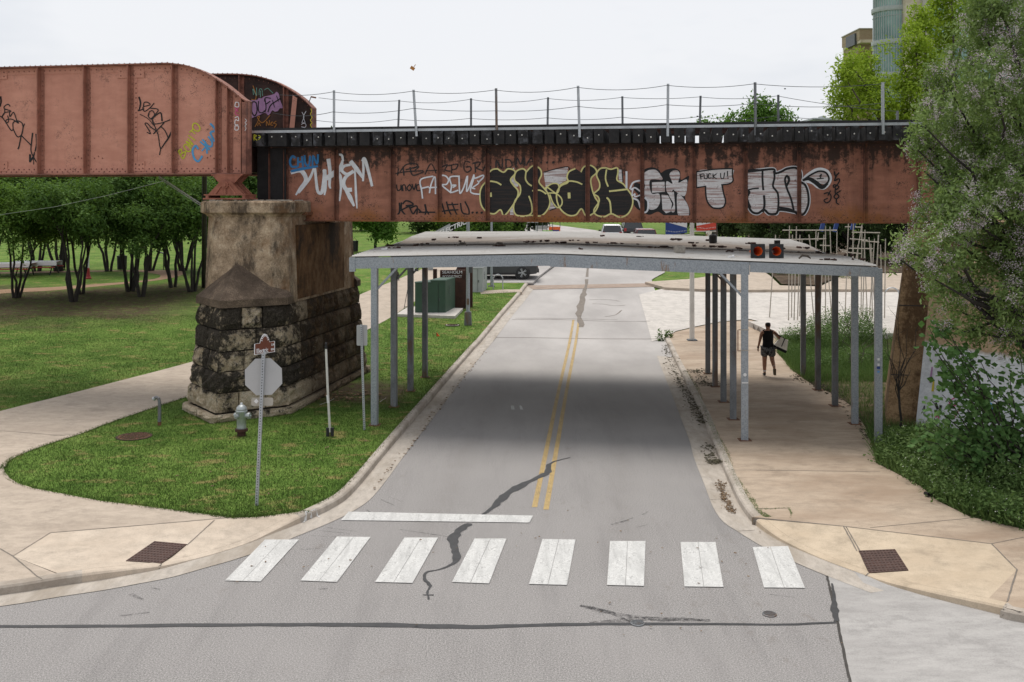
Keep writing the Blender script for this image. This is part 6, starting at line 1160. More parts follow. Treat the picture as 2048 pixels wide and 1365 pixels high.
# picnic tables, painted pole, bins in the park
def picnic(px, py, label, rz, cloth):
    b = D(px, py); root = thing('picnic_table', b, label, 'picnic table', 'picnic tables under the trees', True, rz)
    for k in range(4): MB().box((0, -.3 + .2 * k, .74), (2.4, .17, .05)).build('top_plank', M['red'], root)
    for s_ in (-1, 1):
        MB().box((0, s_ * .75, .45), (2.4, .26, .05)).build('bench', M['red'], root)
        l = MB(); l.tube([(s_ * .95, -.75, .0), (s_ * .95, -.15, .72)], .04, 4); l.tube([(s_ * .95, .75, .0), (s_ * .95, .15, .72)], .04, 4); l.tube([(s_ * .95, -.8, .42), (s_ * .95, .8, .42)], .035, 4); l.build('leg_frame', M['black'], root)
    if cloth:
        MB().box((0, 0, .775), (2.5, 1.0, .012)).build('table_cloth', M['white'], root)
        for s_ in (-1, 1): MB().box((0, s_ * .5, .66), (2.5, .012, .24)).build('cloth_drop', M['white'], root)
    return root
picnic(24, 553, 'red picnic table under a white cloth at the left edge of the park', .1, True); picnic(75, 549, 'red picnic table with white cloth, right one of the pair', .1, True)
b = D(176, 558); pp_ = thing('painted_pole', b, 'white pole with flared red base standing on the picnic lawn', 'pole'); MB().lathe(b, [(.19, 0), (.19, .06), (.15, .08), (.13, .15), (.1, .35), (.085, .55), (.08, .62)], 14).build('red_base', M['red'], pp_, True); MB().tube([b + Vector((0, 0, .62)), b + Vector((0, 0, 5))], [.075, .06], 10).build('pole', M['white'], pp_)
def bin_(px, py, label, post=True):
    b = D(px, py); root = thing('litter_bin', b, label, 'litter bin'); MB().lathe(b, [(.26, .05), (.28, .1), (.3, .85), (.32, .9)], 12).build('basket', M['black'], root); MB().tube([b + Vector((-.2, 0, .9)), b + Vector((0, 0, 1.15)), b + Vector((.2, 0, .9))], .02, 5).build('hood_frame', M['black'], root); return root
bin_(244, 541, 'dark slatted litter bin between the park trees'); bin_(709, 505, 'black litter bin just right of the pier')
b = D(327, 540); hs = thing('info_stand', b, 'thin dark information stand beyond the gravel loop', 'stand'); MB().tube([b, b + Vector((0, 0, 1.0))], .03, 6).build('leg', M['black'], hs); MB().box(b + Vector((-.1, 0, 1.05)), (.45, .3, .04), Matrix.Rotation(.3, 3, 'Y')).build('panel', M['black'], hs)
# stay cables from the pier, overhead wire
cb_ = MB().tube([at(318, 353, 29), at(402, 408, 28.2)], .02, 5).build('stay_cable', M['steel_light']); tag(cb_, 'pale twisted stay cable running down to the pier cap', 'cable'); cb_ = MB().tube([at(318, 357, 29.3), at(402, 412, 28.4)], .014, 5).build('stay_cable', M['steel_light']); tag(cb_, 'thinner cable just below the pale stay cable at the pier', 'cable')
cb_ = MB().tube([at(-100, 455, 40), at(0, 430, 40), at(110, 414, 39), at(220, 390, 38), at(330, 362, 37)], .012, 4).build('overhead_wire', M['steel_light']); tag(cb_, 'thin wire sloping across the front of the park trees', 'wire')
po = thing('utility_pole', D(408, 575), 'dark brown utility pole behind the pier cap', 'pole'); q = at(409, 348, 45); MB().tube([D(408, 575), q], [.13, .11], 8).build('shaft', M['bark_dark'], po)
# white pedestal with camera head beside the path, a-frame
b = D(825, 612); ped = thing('meter_post', b, 'slim white meter post by the path left of the cabinets', 'post'); MB().tube([b, b + Vector((0, 0, 1.6))], .05, 8).build('stem', M['white'], ped); MB().box(b + Vector((0, 0, 1.75)), (.22, .18, .4)).build('head', M['white'], ped); MB().box(b + Vector((.2, 0, 1.7)), (.16, .12, .12)).build('sensor', M['steel_dark'], ped); MB().box(b + Vector((0, -.1, 1.55)), (.1, .02, .08)).build('label_plate', M['red'], ped)
b = D(808, 618); af = thing('folding_stand', b, 'thin dark folding stand leaning beside the meter post', 'stand'); MB().tube([b, b + Vector((.18, .1, 1.0))], .018, 4).build('leg', M['steel_dark'], af); MB().tube([b + Vector((.3, 0, 0)), b + Vector((.2, .1, 1.0))], .018, 4).build('leg', M['steel_dark'], af); MB().tube([b + Vector((0.02, 0, .1)), b + Vector((.3, 0, .1))], .015, 4).build('cross_bar', M['steel_dark'], af)
# tower block on the right, glass bay and stone
tw = thing('apartment_tower', Vector((78, 205, 3)), 'high rise with curved green glass bay and pale stone wall above the trees', 'building'); YT = 200
def twp(px, py, Y): return at(px, py, Y)
cx_, cy_ = (1795 - CX) / F * YT, YT + 2; rad = (1795 - 1755) / F * YT
for z0_, z1_, nm, mt in ((3, 44, 'glass_bay', 'glass_tower'),):
    t = NT('glass_tower'); M['glass_tower'] = t.done(t.ramp(t.noise(.12, 3), (.35, (.1, .2, .19)), (.65, (.28, .42, .38))), .12, 0, None, .7)
    MB().lathe((cx_, cy_, 0), [(rad, z0_), (rad, 70)], 40).build(nm, M[mt], tw)
zf_ = [at(0, y, YT).z for y in (84, 18, 150, 230, 300, -50)]
for z in zf_: MB().lathe((cx_, cy_, z), [(rad + .25, -.55), (rad + .3, -.2), (rad + .3, .35), (rad + .1, .4)], 40).build('floor_band', M['cabinet_grey'], tw)
for k in range(26):
    a = R(180 + k * 7); MB().box((cx_ + (rad + .06) * math.cos(a), cy_ + (rad + .06) * math.sin(a), 38), (.12, .12, 70), Matrix.Rotation(a, 3, 'Z')).build('mullion', M['cabinet_grey'], tw)
for z in zf_: MB().lathe((cx_, cy_, z - 1.6), [(rad + .05, 0), (rad + .1, .05), (rad + .05, .12)], 40).build('transom', M['cabinet_grey'], tw)
t = NT('tower_stone'); M['tower_stone'] = t.done(t.mix(t.ramp(t.math('FRACT', t.math('MULTIPLY', t.sep(2), .9)), (.0, .5), (.06, 0.0)), t.ramp(t.noise(.4, 5), (.35, (.5, .43, .33)), (.65, (.62, .55, .44))), (.34, .29, .22)), .9)
xs_ = lambda px: (px - CX) / F * (YT)
MB().box((xs_(1797) + 30, YT - 2.2, 40), (60, 3, 80)).build('stone_wall', M['tower_stone'], tw)
MB().box((xs_(1826) + 12, YT - 4.2, 40), (24, 1, 80)).build('stone_return', M['sign_tan'], tw)
for i in range(5):
    for j in range(7):
        wn_ = MB().box((xs_(1835) + 2 + i * 4.6, YT - 4.72, 30 + j * 4.2), (2.6, .1, 2.2)).build('window', M['glass_tower'], tw); MB().box((xs_(1835) + 2 + i * 4.6, YT - 4.8, 30 + j * 4.2), (.1, .08, 2.2)).build('mullion', M['cabinet_grey'], wn_)
lw_ = thing('stone_block_tower', Vector((72, 180, 3)), 'lower brown brick tower with dark curved windows left of the glass bay', 'building'); YB = 225
xq = lambda px: (px - CX) / F * YB
t = NT('tower_brick'); br_ = t.n('ShaderNodeTexBrick'); t.lk(t.map((1, 1, 1), (R(90), 0, 0)), br_.inputs['Vector']); br_.inputs['Scale'].default_value = 1.6; br_.inputs['Color1'].default_value = (.3, .22, .14, 1); br_.inputs['Color2'].default_value = (.36, .28, .19, 1); br_.inputs['Mortar'].default_value = (.24, .19, .14, 1); M['tower_brick'] = t.done(br_.outputs[0], .9)
zz_ = lambda py: at(0, py, YB).z
MB().box(((xq(1719) + xq(1790)) / 2, YB + 6, (zz_(58) + zz_(80)) / 2), (xq(1790) - xq(1719), 12, zz_(58) - zz_(80))).build('brick_parapet', M['tower_brick'], lw_); MB().box(((xq(1719) + xq(1790)) / 2, YB + 6, zz_(57.6)), (xq(1790) - xq(1719) + .3, 12.3, .2)).build('coping', M['sign_tan'], lw_); MB().box(((xq(1719) + xq(1790)) / 2 + .3, YB + 5.6, (zz_(80) + zz_(86)) / 2), (xq(1790) - xq(1719) + .4, 12, zz_(80) - zz_(86))).build('stone_band', M['tower_stone'], lw_)
MB().box(((xq(1722) + xq(1790)) / 2, YB + 7, zz_(86) / 2), (xq(1790) - xq(1722), 10, zz_(86))).build('brick_wall', M['tower_brick'], lw_); MB().lathe((xq(1752), YB + 7.2, 0), [(xq(1752) - xq(1727.5), 0), (xq(1752) - xq(1727.5), zz_(86.5))], 32).build('window_drum', M['glass_dark'], lw_)
for k in range(12):
    a = R(195 + k * 14); rd = xq(1752) - xq(1727.5) + .05; MB().box((xq(1752) + rd * math.cos(a), YB + 7.2 + rd * math.sin(a), zz_(86) / 2), (.2, .2, zz_(86) - .2), Matrix.Rotation(a, 3, 'Z')).build('mullion', M['steel_light' if k % 2 else 'black'], lw_)
MB().box((xq(1717.5), YB + 5, (zz_(64) + zz_(87)) / 2), (.5, 6, zz_(64) - zz_(87))).build('dark_fin', M['steel_dark'], lw_)
lb_ = thing('flat_roof_building', D(1660, 475) + Vector((0, 60, 0)), 'low flat roofed grey building just above the rails on the right', 'building'); Y_ = 140
slab(1628, 1672, 300, 239, 10, 'cabinet_grey', 'wall', lb_, Y_); slab(1626, 1674, 239.5, 236, 11, 'steel_light', 'roof_edge', lb_, Y_ - .5); slab(1645, 1652, 236, 232, 2, 'cabinet_grey', 'roof_unit', lb_, Y_ + 3)
# drifting leaf in the sky
q = at(825, 137, 16); tag(MB().box(q, (.07, .02, .05), Matrix.Rotation(.6, 3, 'Y')).tube([q + Vector((.02, 0, .02)), q + Vector((.05, 0, .06))], .006, 4).build('drifting_leaf', M['spray_orange']), 'tiny yellow brown leaf drifting in the sky above the left span', 'leaf')
# ---------------------------------------------------------------- vegetation
def quads_obj(name, C, A, B, mat, parent=None, kind=None, tip=.0):
    # one rhombus per leaf: centre C, half axes A (long) and B (wide)
    n = len(C); v = np.empty((n, 4, 3), np.float32); v[:, 0] = C - A; v[:, 1] = C + B - A * .15; v[:, 2] = C + A; v[:, 3] = C - B - A * .15
    me = bpy.data.meshes.new(name); me.vertices.add(n * 4); me.vertices.foreach_set('co', v.ravel()); me.loops.add(n * 4); me.loops.foreach_set('vertex_index', np.arange(n * 4, dtype=np.int32))
    me.polygons.add(n); me.polygons.foreach_set('loop_start', np.arange(0, n * 4, 4, dtype=np.int32)); me.polygons.foreach_set('loop_total', np.full(n, 4, np.int32)); me.update(); me.validate()
    return mkobj(name, me, mat, parent, False, kind)
def unit(a): return a / np.maximum(1e-9, np.linalg.norm(a, axis=1, keepdims=True))
def leaf_axes(nrm, size, asp, n, droop=0.0):
    r = unit(rng.normal(size=(n, 3))); r[:, 2] -= droop; a = unit(r - nrm * np.sum(r * nrm, 1, keepdims=True)); b = np.cross(nrm, a); s = size * rng.uniform(.6, 1.3, (n, 1)); return a * s, b * s * asp
def foliage(blobs, nclump, per, sig, size, asp=.5, shell=.55, up=.5, droop=0.0, flat=1.0):
    bl = np.array([(*c, *((r, r, r) if isinstance(r, (int, float)) else r)) for c, r in blobs], float); w_ = bl[:, 3] * bl[:, 4] * bl[:, 5]; w_ = w_ ** .8; idx = rng.choice(len(bl), nclump, p=w_ / w_.sum())
    d = unit(rng.normal(size=(nclump, 3))); rad = (shell + (1 - shell) * rng.random((nclump, 1)) ** .6) * rng.uniform(.82, 1.08, (nclump, 1)); c = bl[idx, :3] + d * rad * bl[idx, 3:]
    C = np.repeat(c, per, 0) + rng.normal(size=(nclump * per, 3)) * sig * np.array([1, 1, flat]); D_ = np.repeat(d, per, 0); n = len(C)
    nr = unit(D_ * .5 + np.array([0, 0, up]) + rng.normal(size=(n, 3)) * .55); A, B = leaf_axes(nr, size, asp, n, droop); return C, A, B
def limb(mb, a, b, r0, r1, n=5, wob=.12, sides=6):
    a, b = Vector(a), Vector(b); L = (b - a).length; pts = [a.lerp(b, i / n) + Vector([random.uniform(-1, 1) * wob * L * .5 * math.sin(math.pi * i / n) for _ in range(3)]) for i in range(n + 1)]
    mb.tube(pts, [r0 + (r1 - r0) * i / n for i in range(n + 1)], sides); return pts

# crape myrtles: several stems and a dense rounded crown; three different trees, then copies
def make_myrtle(seed):
    random.seed(seed); root = thing('crape_myrtle', (0, 0, 0), 'crape myrtle', 'tree', 'crape myrtles along the gravel loop', True); tr = MB(); blobs = []
    for k in range(random.choice((4, 5, 5))):
        a = k * 2 * math.pi / 5 + random.random(); r = random.uniform(.35, .95); top = Vector((math.cos(a) * r, math.sin(a) * r, random.uniform(2.5, 3.3))); limb(tr, (math.cos(a) * .12, math.sin(a) * .12, -.1), top, .075, .04, 6, .045)
        for q in range(3): e = top + Vector((random.uniform(-.8, .8), random.uniform(-.8, .8), random.uniform(.7, 1.8))); limb(tr, top, e, .045, .015, 3, .15, 5); blobs.append((tuple(e), (random.uniform(.75, 1.1),) * 2 + (random.uniform(.6, .9),)))
    for k in range(14): a = random.random() * 6.28; r = random.uniform(.4, 2.1); blobs.append(((math.cos(a) * r, math.sin(a) * r, random.uniform(3.1, 6.2) - .3 * r), (random.uniform(.6, 1.05),) * 2 + (random.uniform(.45, .7),)))
    tr.build('trunk', M['bark_dark'], root); C, A, B = foliage(blobs, 1150, 12, .15, .09, .5, .55, .6); quads_obj('crown', C, A, B, M['leaf_myrtle' if seed in (3, 23) else 'leaf_myrtle_dark'], root); return root
protos = [make_myrtle(s) for s in (3, 11, 23, 37, 59)]
spots = [(33, 596, 'leaning crape myrtle left of the picnic tables, at the photo edge'), (147, 604, 'crape myrtle with pale stems in front of the painted pole'), (163, 588, 'crape myrtle standing just behind the painted pole clump'), (261, 583, 'crape myrtle left of the pier on the edge of the gravel loop'), (283, 594, 'pale stemmed crape myrtle nearest to the pier side of the lawn'), (346, 575, 'crape myrtle inside the bend of the gravel loop'), (384, 584, 'crape myrtle half hidden behind the left face of the pier'), (-110, 603, 'crape myrtle cut by the left edge of the picture'), (75, 543, 'slim crape myrtle behind the right picnic table'), (117, 543, 'crape myrtle beyond the loop where a person stands'), (218, 543, 'crape myrtle beyond the loop beside the litter bin'), (366, 542, 'crape myrtle beyond the loop near the information stand'), (-20, 546, 'crape myrtle far behind the left picnic table'), (438, 545, 'crape myrtle seen in the gap between bearing and deck girder'), (520, 545, 'crape myrtle hidden behind the upper pier'), (300, 542, 'crape myrtle far back in the middle of the park row')]
for i, (px, py, lb) in enumerate(spots):
    o = protos[i] if i < 5 else copy_tree(protos[i % 5]); p = D(px, py); o.location = p; random.seed(i + 50); o.rotation_euler = (0, 0, random.random() * 6.28); s = random.uniform(.88, 1.15) * (1.15 if py < 560 else 1); o.scale = (s, s * random.uniform(.9, 1.1), s * random.uniform(.94, 1.08)); o['label'] = lb
# bigger trees: blobs given where they hang in the air
def tree(name, base, blobs, mat, label, nclump, per, sig, size, asp=.5, bark='bark', trunk_r=.25, cat='tree', group=None, limbs=10, shell=.5, up=.5, droop=0.0, flat=1.0, low=.35, extra=None):
    base = Vector(base); root = thing(name, base, label, cat, group); tr = MB(); cen = sum((Vector(c) for c, r in blobs), Vector()) / len(blobs); fork = base.lerp(Vector((cen.x, cen.y, cen.z)), low); limb(tr, base - Vector((0, 0, .1)), fork, trunk_r, trunk_r * .7, 5, .06, 8)
    for c, r in random.sample(blobs, min(limbs, len(blobs))):
        m_ = fork.lerp(Vector(c), .5) + Vector((random.uniform(-.3, .3), random.uniform(-.3, .3), .2)); limb(tr, fork, m_, trunk_r * .45, trunk_r * .25, 4, .1, 6); limb(tr, m_, c, trunk_r * .25, trunk_r * .07, 4, .15, 5)
    tr.build('trunk', M[bark], root); C, A, B = foliage(blobs, nclump, per, sig, size, asp, shell, up, droop, flat); quads_obj('crown', C, A, B, M[mat], root); return root
def pxblobs(lst, Y, dY): return [(tuple(at(x, y, Y + random.uniform(-dY, dY))), r / F * Y) for x, y, r in lst]
def roundtree(px, py, h, r, mat, label, dens=1.0, name='tree', size=.2, group=None, bark='bark_dark', squash=.8, cone=False, lo=.32):
    b = D(px, py); bl = []
    for k in range(26):
        a = random.random() * 6.28; f = random.random(); zz_ = h * (lo + (.94 - lo) * f); rr_ = r * ((1 - f) * .95 + .08 if cone else math.sqrt(max(.06, 1 - (2 * f - .85) ** 2)) * .75); q = rr_ * random.uniform(.4, 1); bl.append(((b.x + math.cos(a) * q, b.y + math.sin(a) * q, b.z + zz_), (r * random.uniform(.28, .42),) * 2 + (r * random.uniform(.22, .32),)))
    return tree(name, b, bl, mat, label, int(650 * dens), 10, size * 1.6, size, .5, bark, r * .06, 'tree', group)
random.seed(5)
for i, (px, h, r, m_, lb) in enumerate([(-480, 14, 7, 'leaf_dark', 'broad dark tree far out on the lawn beyond the left edge'), (-310, 13, 6.5, 'leaf_myrtle', 'tall tree on the lawn just beyond the left edge'), (-150, 13, 6, 'leaf_dark', 'big dark tree far across the lawn at the left edge'), (20, 14, 6.5, 'leaf_myrtle', 'tall tree far across the lawn behind the left picnic table'), (120, 13, 6, 'leaf_dark', 'dark tree across the lawn behind the painted pole'), (215, 14, 6.5, 'leaf_myrtle', 'broad tree across the lawn left of the loop bend'), (310, 13, 6, 'leaf_dark', 'dark tree across the lawn above the loop bend'), (400, 14, 6.5, 'leaf_mid', 'lighter tree across the lawn beside the pier cap'), (480, 13, 6, 'leaf_mid', 'light green tree seen in the gap above the pier cap'), (560, 13, 6, 'leaf_dark', 'dark tree far behind the pier shaft'), (645, 12, 5.5, 'leaf_dark', 'dark tree behind the right face of the pier')]):
    roundtree(px, 449 + (i % 3) * 3, h * .98, r, m_, lb, .9, 'park_tree', .38, 'large trees across the lawn')
roundtree(752, 505, 4.2, 2.3, 'leaf_mid', 'bright green round tree left of the entrance sign', 1.3, 'shade_tree', .14); roundtree(722, 462, 7.5, 3.2, 'leaf_dark', 'dark tree right behind the pier shaft edge', 1.4, 'shade_tree', .22, lo=.1); roundtree(838, 466, 7.5, 3.6, 'leaf_dark', 'dark tree behind the slanting entrance sign', 1.6, 'shade_tree', .22, lo=.08); roundtree(905, 455, 9, 5, 'leaf_dark', 'broad dark tree closing the view left of the far road', 1.6, 'shade_tree', .3, lo=.06); roundtree(1365, 470, 8, 3.6, 'leaf_dark', 'dark tree behind the blue and red banners', 1.4, 'shade_tree', .25, lo=.06); roundtree(1440, 462, 10, 5, 'leaf_dark', 'broad dark tree closing the view right of the far road', 1.6, 'shade_tree', .3, lo=.06)
for i, px in enumerate((905, 940, 968, 1000, 1030, 1058)): roundtree(px, 478 - i * 1.2, 7.5, 2.3, 'leaf_cedar' if i % 2 else 'leaf_myrtle', ['feathery cypress first from the entrance sign along the far road', 'feathery cypress second from the entrance sign', 'feathery cypress third from the entrance sign', 'feathery cypress fourth from the entrance sign', 'feathery cypress fifth, beside the food carts', 'last feathery cypress left of the far road'][i], 1.3, 'cypress_tree', .2, 'cypresses left of the far road', cone=True, lo=.1)
for i, px in enumerate((1420, 1446, 1470, 1494, 1520)): roundtree(px, 486 + i * 1.5, 8, 2.0, 'leaf_cedar', ['slender cypress first right of the red banner', 'slender cypress second right of the red banner', 'slender cypress third right of the red banner', 'slender cypress fourth right of the red banner', 'slender cypress next to the juniper thicket'][i], .9, 'cypress_tree', .18, 'cypresses right of the far road', cone=True, lo=.14)
for i, px in enumerate((1550, 1600, 1650, 1700, 1750, 1810)): roundtree(px, 518 + (i % 2) * 8, 6.2, 2.5, 'leaf_cedar', ['dark juniper first behind the pole sculpture from the left', 'dark juniper second behind the pole sculpture', 'dark juniper third behind the pole sculpture', 'dark juniper fourth behind the pole sculpture', 'dark juniper fifth behind the pole sculpture', 'dark juniper behind the abutment'][i], 1.5, 'juniper', .12, 'junipers behind the sculpture', lo=.1)
# far skyline trees above the rails on the right
def skyline(lst, Y, mat, label, nc, size, name, bx=None, sig=None):
    bl = pxblobs(lst, Y, Y * .02); xs_m = sum(c[0] for c, r in bl) / len(bl); return tree(name, (xs_m if bx is None else bx, Y, gz(Y)), bl, mat, label, nc, 9, sig or size * 1.5, size, .5, 'bark', .2, 'tree', None, 12, .3, .5)
skyline([(1515, 205, 14), (1520, 222, 22), (1500, 235, 22), (1545, 232, 26), (1560, 245, 24), (1470, 243, 16), (1575, 240, 14), (1535, 262, 40), (1530, 215, 14)], 75, 'leaf_mid', 'hazy light green tree showing above the rails between fence posts', 420, .16, 'distant_tree', sig=.3)
skyline([(1408, 240, 9), (1405, 250, 12), (1445, 245, 9), (1425, 258, 14), (1462, 240, 8)], 78, 'leaf_mid', 'thin wispy sapling just above the rails', 60, .14, 'distant_tree', sig=.25)
random.seed(9)
lime = [(1675, 190, 26), (1668, 215, 18), (1700, 130, 26), (1722, 120, 26), (1690, 155, 24), (1725, 165, 34), (1700, 205, 30), (1735, 215, 30), (1690, 238, 22), (1740, 130, 22), (1775, 210, 26), (1802, 165, 24), (1768, 165, 18), (1795, 235, 30), (1775, 250, 34), (1820, 190, 34), (1806, 120, 18), (1830, 90, 30), (1850, 45, 32), (1880, 20, 30), (1835, 30, 22), (1900, 60, 34), (1930, 25, 30), (1865, 100, 32), (1780, 95, 14), (1820, 60, 16), (1900, -30, 40), (1960, -20, 40), (1700, 262, 30), (1820, 260, 40), (1745, 180, 28), (1850, 140, 40)]
tree('pecan_tree', (17.5, 40, gz(40)), pxblobs(lime, 40, 1.3), 'leaf_lime', 'bright lime green tree rising behind the right end of the bridge', 2300, 10, .12, .085, .42, 'bark', .3, 'tree', None, 22, .35, .5, .3)
# chinaberry in blossom, close on the right
random.seed(12)
ch = [(1868, 225, 42), (1890, 160, 45), (1945, 95, 55), (2010, 50, 60), (1985, 170, 70), (2045, 130, 70), (2040, 240, 80), (1930, 250, 65), (1850, 295, 40), (1838, 275, 26), (1895, 330, 48), (1975, 320, 70), (2045, 370, 80), (1870, 400, 40), (1930, 420, 60), (1850, 440, 30), (1800, 500, 30), (1830, 505, 34), (1880, 500, 52), (1950, 500, 66), (2030, 500, 75), (1900, 570, 48), (1980, 590, 60), (2045, 620, 60), (1870, 560, 30), (1860, 360, 22), (2080, -20, 70), (1985, -10, 55), (1910, 620, 30), (2100, 300, 90), (2120, 480, 90), (2130, 120, 90), (1820, 480, 18), (1845, 250, 20), (1790, 512, 18), (1960, 40, 40), (2030, 690, 40), (1900, 655, 20), (1955, 665, 26), (1880, 615, 16), (1845, 340, 14), (2010, 650, 36), (1862, 520, 26), (1835, 300, 14), (1880, 455, 26)]
chb = pxblobs(ch, 20.2, 1.4); tree('chinaberry_tree', (13.6, 20.6, .1), chb, 'leaf_china', 'large chinaberry tree with lilac blossom filling the right edge', 1850, 30, .1, .058, .34, 'bark_dark', .2, 'tree', None, 37, .35, .35, .5, low=.38)
cbt = bpy.data.objects.get('chinaberry_tree'); fb_ = [(c, r) for (c, r), (x, y, _) in zip(chb, ch)]
C, A, B = foliage([(tuple(Vector(c) + Vector((-.1, -.35 * r, .12 * r))), r * .95) for c, r in fb_], 560, 70, .06, .0135, .75, .6, .5); quads_obj('blossom', C, A, B, M['blossom'], cbt)
random.seed(15)
brn = MB()
for path in ([(2120, 330), (2048, 300), (1990, 250), (1950, 200), (1920, 150)], [(2110, 420), (2030, 385), (1990, 350), (1940, 330), (1900, 300)], [(2080, 480), (2020, 345), (1995, 290), (1960, 250)], [(2048, 560), (2000, 480), (1960, 440), (1880, 420)], [(2060, 700), (1985, 640), (1940, 600), (1890, 555)], [(2048, 60), (2010, 110), (1980, 160)], [(2120, 640), (2010, 560), (2020, 500), (2030, 350)], [(2048, 200), (2000, 215), (1960, 205)], [(2070, 100), (2000, 60), (1970, 30), (1955, -10)]):
    pts = [at(x, y, 20.3 + .35 * i) for i, (x, y) in enumerate(path)]; brn.tube(catmull(pts, 4), [.075 - .06 * i / (4 * (len(pts) - 1)) for i in range(4 * (len(pts) - 1) + 1)], 6)
brn.build('branches', M['bark_dark'], cbt)
# mulberry shrub in front of the white wall
random.seed(31)
ms = MB(); mbase = Vector((10.0, 19.3, .1)); tips = []
for x, y in ((1862, 690), (1880, 735), (1905, 680), (1925, 760), (1960, 720), (1990, 780), (2020, 740), (1900, 820), (1950, 850), (2000, 870), (2040, 830), (1930, 910), (1980, 930), (1880, 880), (1910, 760), (2040, 700), (1870, 660), (1970, 800), (1940, 800), (2035, 900), (1960, 900), (1900, 930), (1860, 905), (2010, 950), (1885, 790), (1850, 860), (1858, 655), (1890, 650), (1895, 700), (1870, 700), (1925, 700), (1850, 830), (1862, 800), (1840, 880), (1930, 840), (1905, 870)):
    e = at(x, y, 19.3 + random.uniform(-.6, .6)); pp_ = limb(ms, mbase + Vector((random.uniform(-.3, .5), random.uniform(-.2, .2), 0)), e, .022, .006, 6, .12, 5); tips += [pp_[k].lerp(pp_[k + 1], random.random()) for k in range(2, 6) for _ in range(3)] + [e]
shr = thing('mulberry_shrub', mbase, 'leafy shrub with broad heart shaped leaves in front of the white wall', 'shrub'); ms.build('stems', M['bark_dark'], shr)
tp_ = np.array([tuple(t) for t in tips]); C = np.repeat(tp_, 5, 0) + rng.normal(size=(len(tp_) * 5, 3)) * .11; nr = unit(np.array([-.1, -.45, .7]) + rng.normal(size=C.shape) * .45); A, B = leaf_axes(nr, .068, .8, len(C), .5); quads_obj('leaves', C, A, B, M['leaf_mulberry'], shr)
# bare sapling before the abutment
random.seed(33); sp_ = MB(); b = Vector((8.9, 22.9, .1)); mp_ = at(1797, 770, 22.9); limb(sp_, b, mp_, .03, .024, 5, .05)
for x, y in ((1790, 640), (1772, 660), (1830, 690), (1842, 640), (1800, 600), (1782, 720), (1822, 740), (1770, 700), (1815, 660)):
    e = at(x, y, 22.9 + random.uniform(-.4, .4)); pts = limb(sp_, mp_.lerp(b, random.uniform(0, .3)), e, .014, .004, 5, .12, 4)
    for k in range(3): q = pts[2 + k]; limb(sp_, q, q + Vector((random.uniform(-.35, .35), random.uniform(-.2, .2), random.uniform(.05, .4))), .005, .002, 3, .1, 4)
sap = thing('bare_sapling', b, 'thin bare sapling in front of the brown abutment', 'sapling'); sp_.build('twigs', M['bark_dark'], sap)
# thorny bare bramble arching above the weeds
random.seed(35); bm_ = MB()
for k in range(9): a = at(random.uniform(1690, 1750), 660, 33); limb(bm_, Vector((a.x, a.y, .3)), at(random.uniform(1660, 1765), random.uniform(600, 650), 33 + random.uniform(-.5, .5)), .012, .004, 6, .35, 4)
brm = thing('bramble', Vector((11.6, 33, .12)), 'bare thorny bramble stems above the weeds by the right posts', 'bramble'); bm_.build('stems', M['bark'], brm)

# lawns: short blades over the near grass
def inpoly(P, x, y):
    c = np.zeros(len(x), bool); n = len(P)
    for i in range(n):
        x1, y1 = P[i]; x2, y2 = P[(i + 1) % n]
        if y1 != y2: c ^= ((y1 > y) != (y2 > y)) & (x < (x2 - x1) * (y - y1) / (y2 - y1) + x1)
    return c
def blades(name, polys, holes, n, h, wd, mat, label, zoff, ymax=45, wfun=None, lean=.5):
    P = [[(p.x, p.y) for p in pl] for pl in polys]; Hh = [[(p.x, p.y) for p in pl] for pl in holes]
    allx = [q[0] for pl in P for q in pl]; ally = [q[1] for pl in P for q in pl]; xs0, xs1, ys0, ys1 = min(allx), max(allx), min(ally), min(max(ally), ymax); got = []; tot = 0
    while tot < n:
        yy = ys0 + (ys1 - ys0) * rng.random(n * 2) ** 1.5; xx = rng.uniform(xs0, xs1, n * 2); k = (np.abs(xx) / np.maximum(yy, 1) < .56); 
        ok = np.zeros(len(xx), bool)
        for pl in P: ok |= inpoly(pl, xx, yy)
        for pl in Hh: ok &= ~inpoly(pl, xx, yy)
        ok &= k
        if wfun is not None: ok &= rng.random(len(xx)) < wfun(xx, yy)
        got.append(np.stack([xx[ok], yy[ok]], 1)); tot += ok.sum()
        if len(got) > 30: break
    g = np.concatenate(got)[:n]; n = len(g); z = np.array([gz(v) for v in g[:, 1]]) + zoff; base = np.stack([g[:, 0], g[:, 1], z], 1); hh = h * rng.uniform(.5, 1.25, (n, 1)); a = rng.uniform(0, 6.283, n); s = wd * rng.uniform(.7, 1.3, (n, 1)); side = np.stack([np.cos(a), np.sin(a), np.zeros(n)], 1) * s
    tipv = base + np.concatenate([rng.normal(size=(n, 2)) * hh * lean, hh], 1); v = np.stack([base - side, base + side, tipv], 1).astype(np.float32)
    me = bpy.data.meshes.new(name); me.vertices.add(n * 3); me.vertices.foreach_set('co', v.ravel()); me.loops.add(n * 3); me.loops.foreach_set('vertex_index', np.arange(n * 3, dtype=np.int32)); me.polygons.add(n); me.polygons.foreach_set('loop_start', np.arange(0, n * 3, 3, dtype=np.int32)); me.polygons.foreach_set('loop_total', np.full(n, 3, np.int32)); me.update(); me.validate()
    o = mkobj(name, me, mat, None, False, 'stuff'); o['label'] = label; return o
path_xy = [Vector((v[0], v[1], 0)) for v in [(p.x, p.y) for p in catmull(pxs(path_up, .134), 4) + catmull(pxs(path_dn, .134), 4)]]
pier_xy = [p for p in hexring(1.5, 3.2, 1.3, 0)]
def bare(xx, yy):
    v = xx * VX + yy * VY; inb = (v > 26.6) & (v < 29.6) & (xx > -6.9) & (xx < -3.2); return np.where(inb, .12, 1.0) * np.where((yy > 45) & (xx < -13), .25, 1.0)
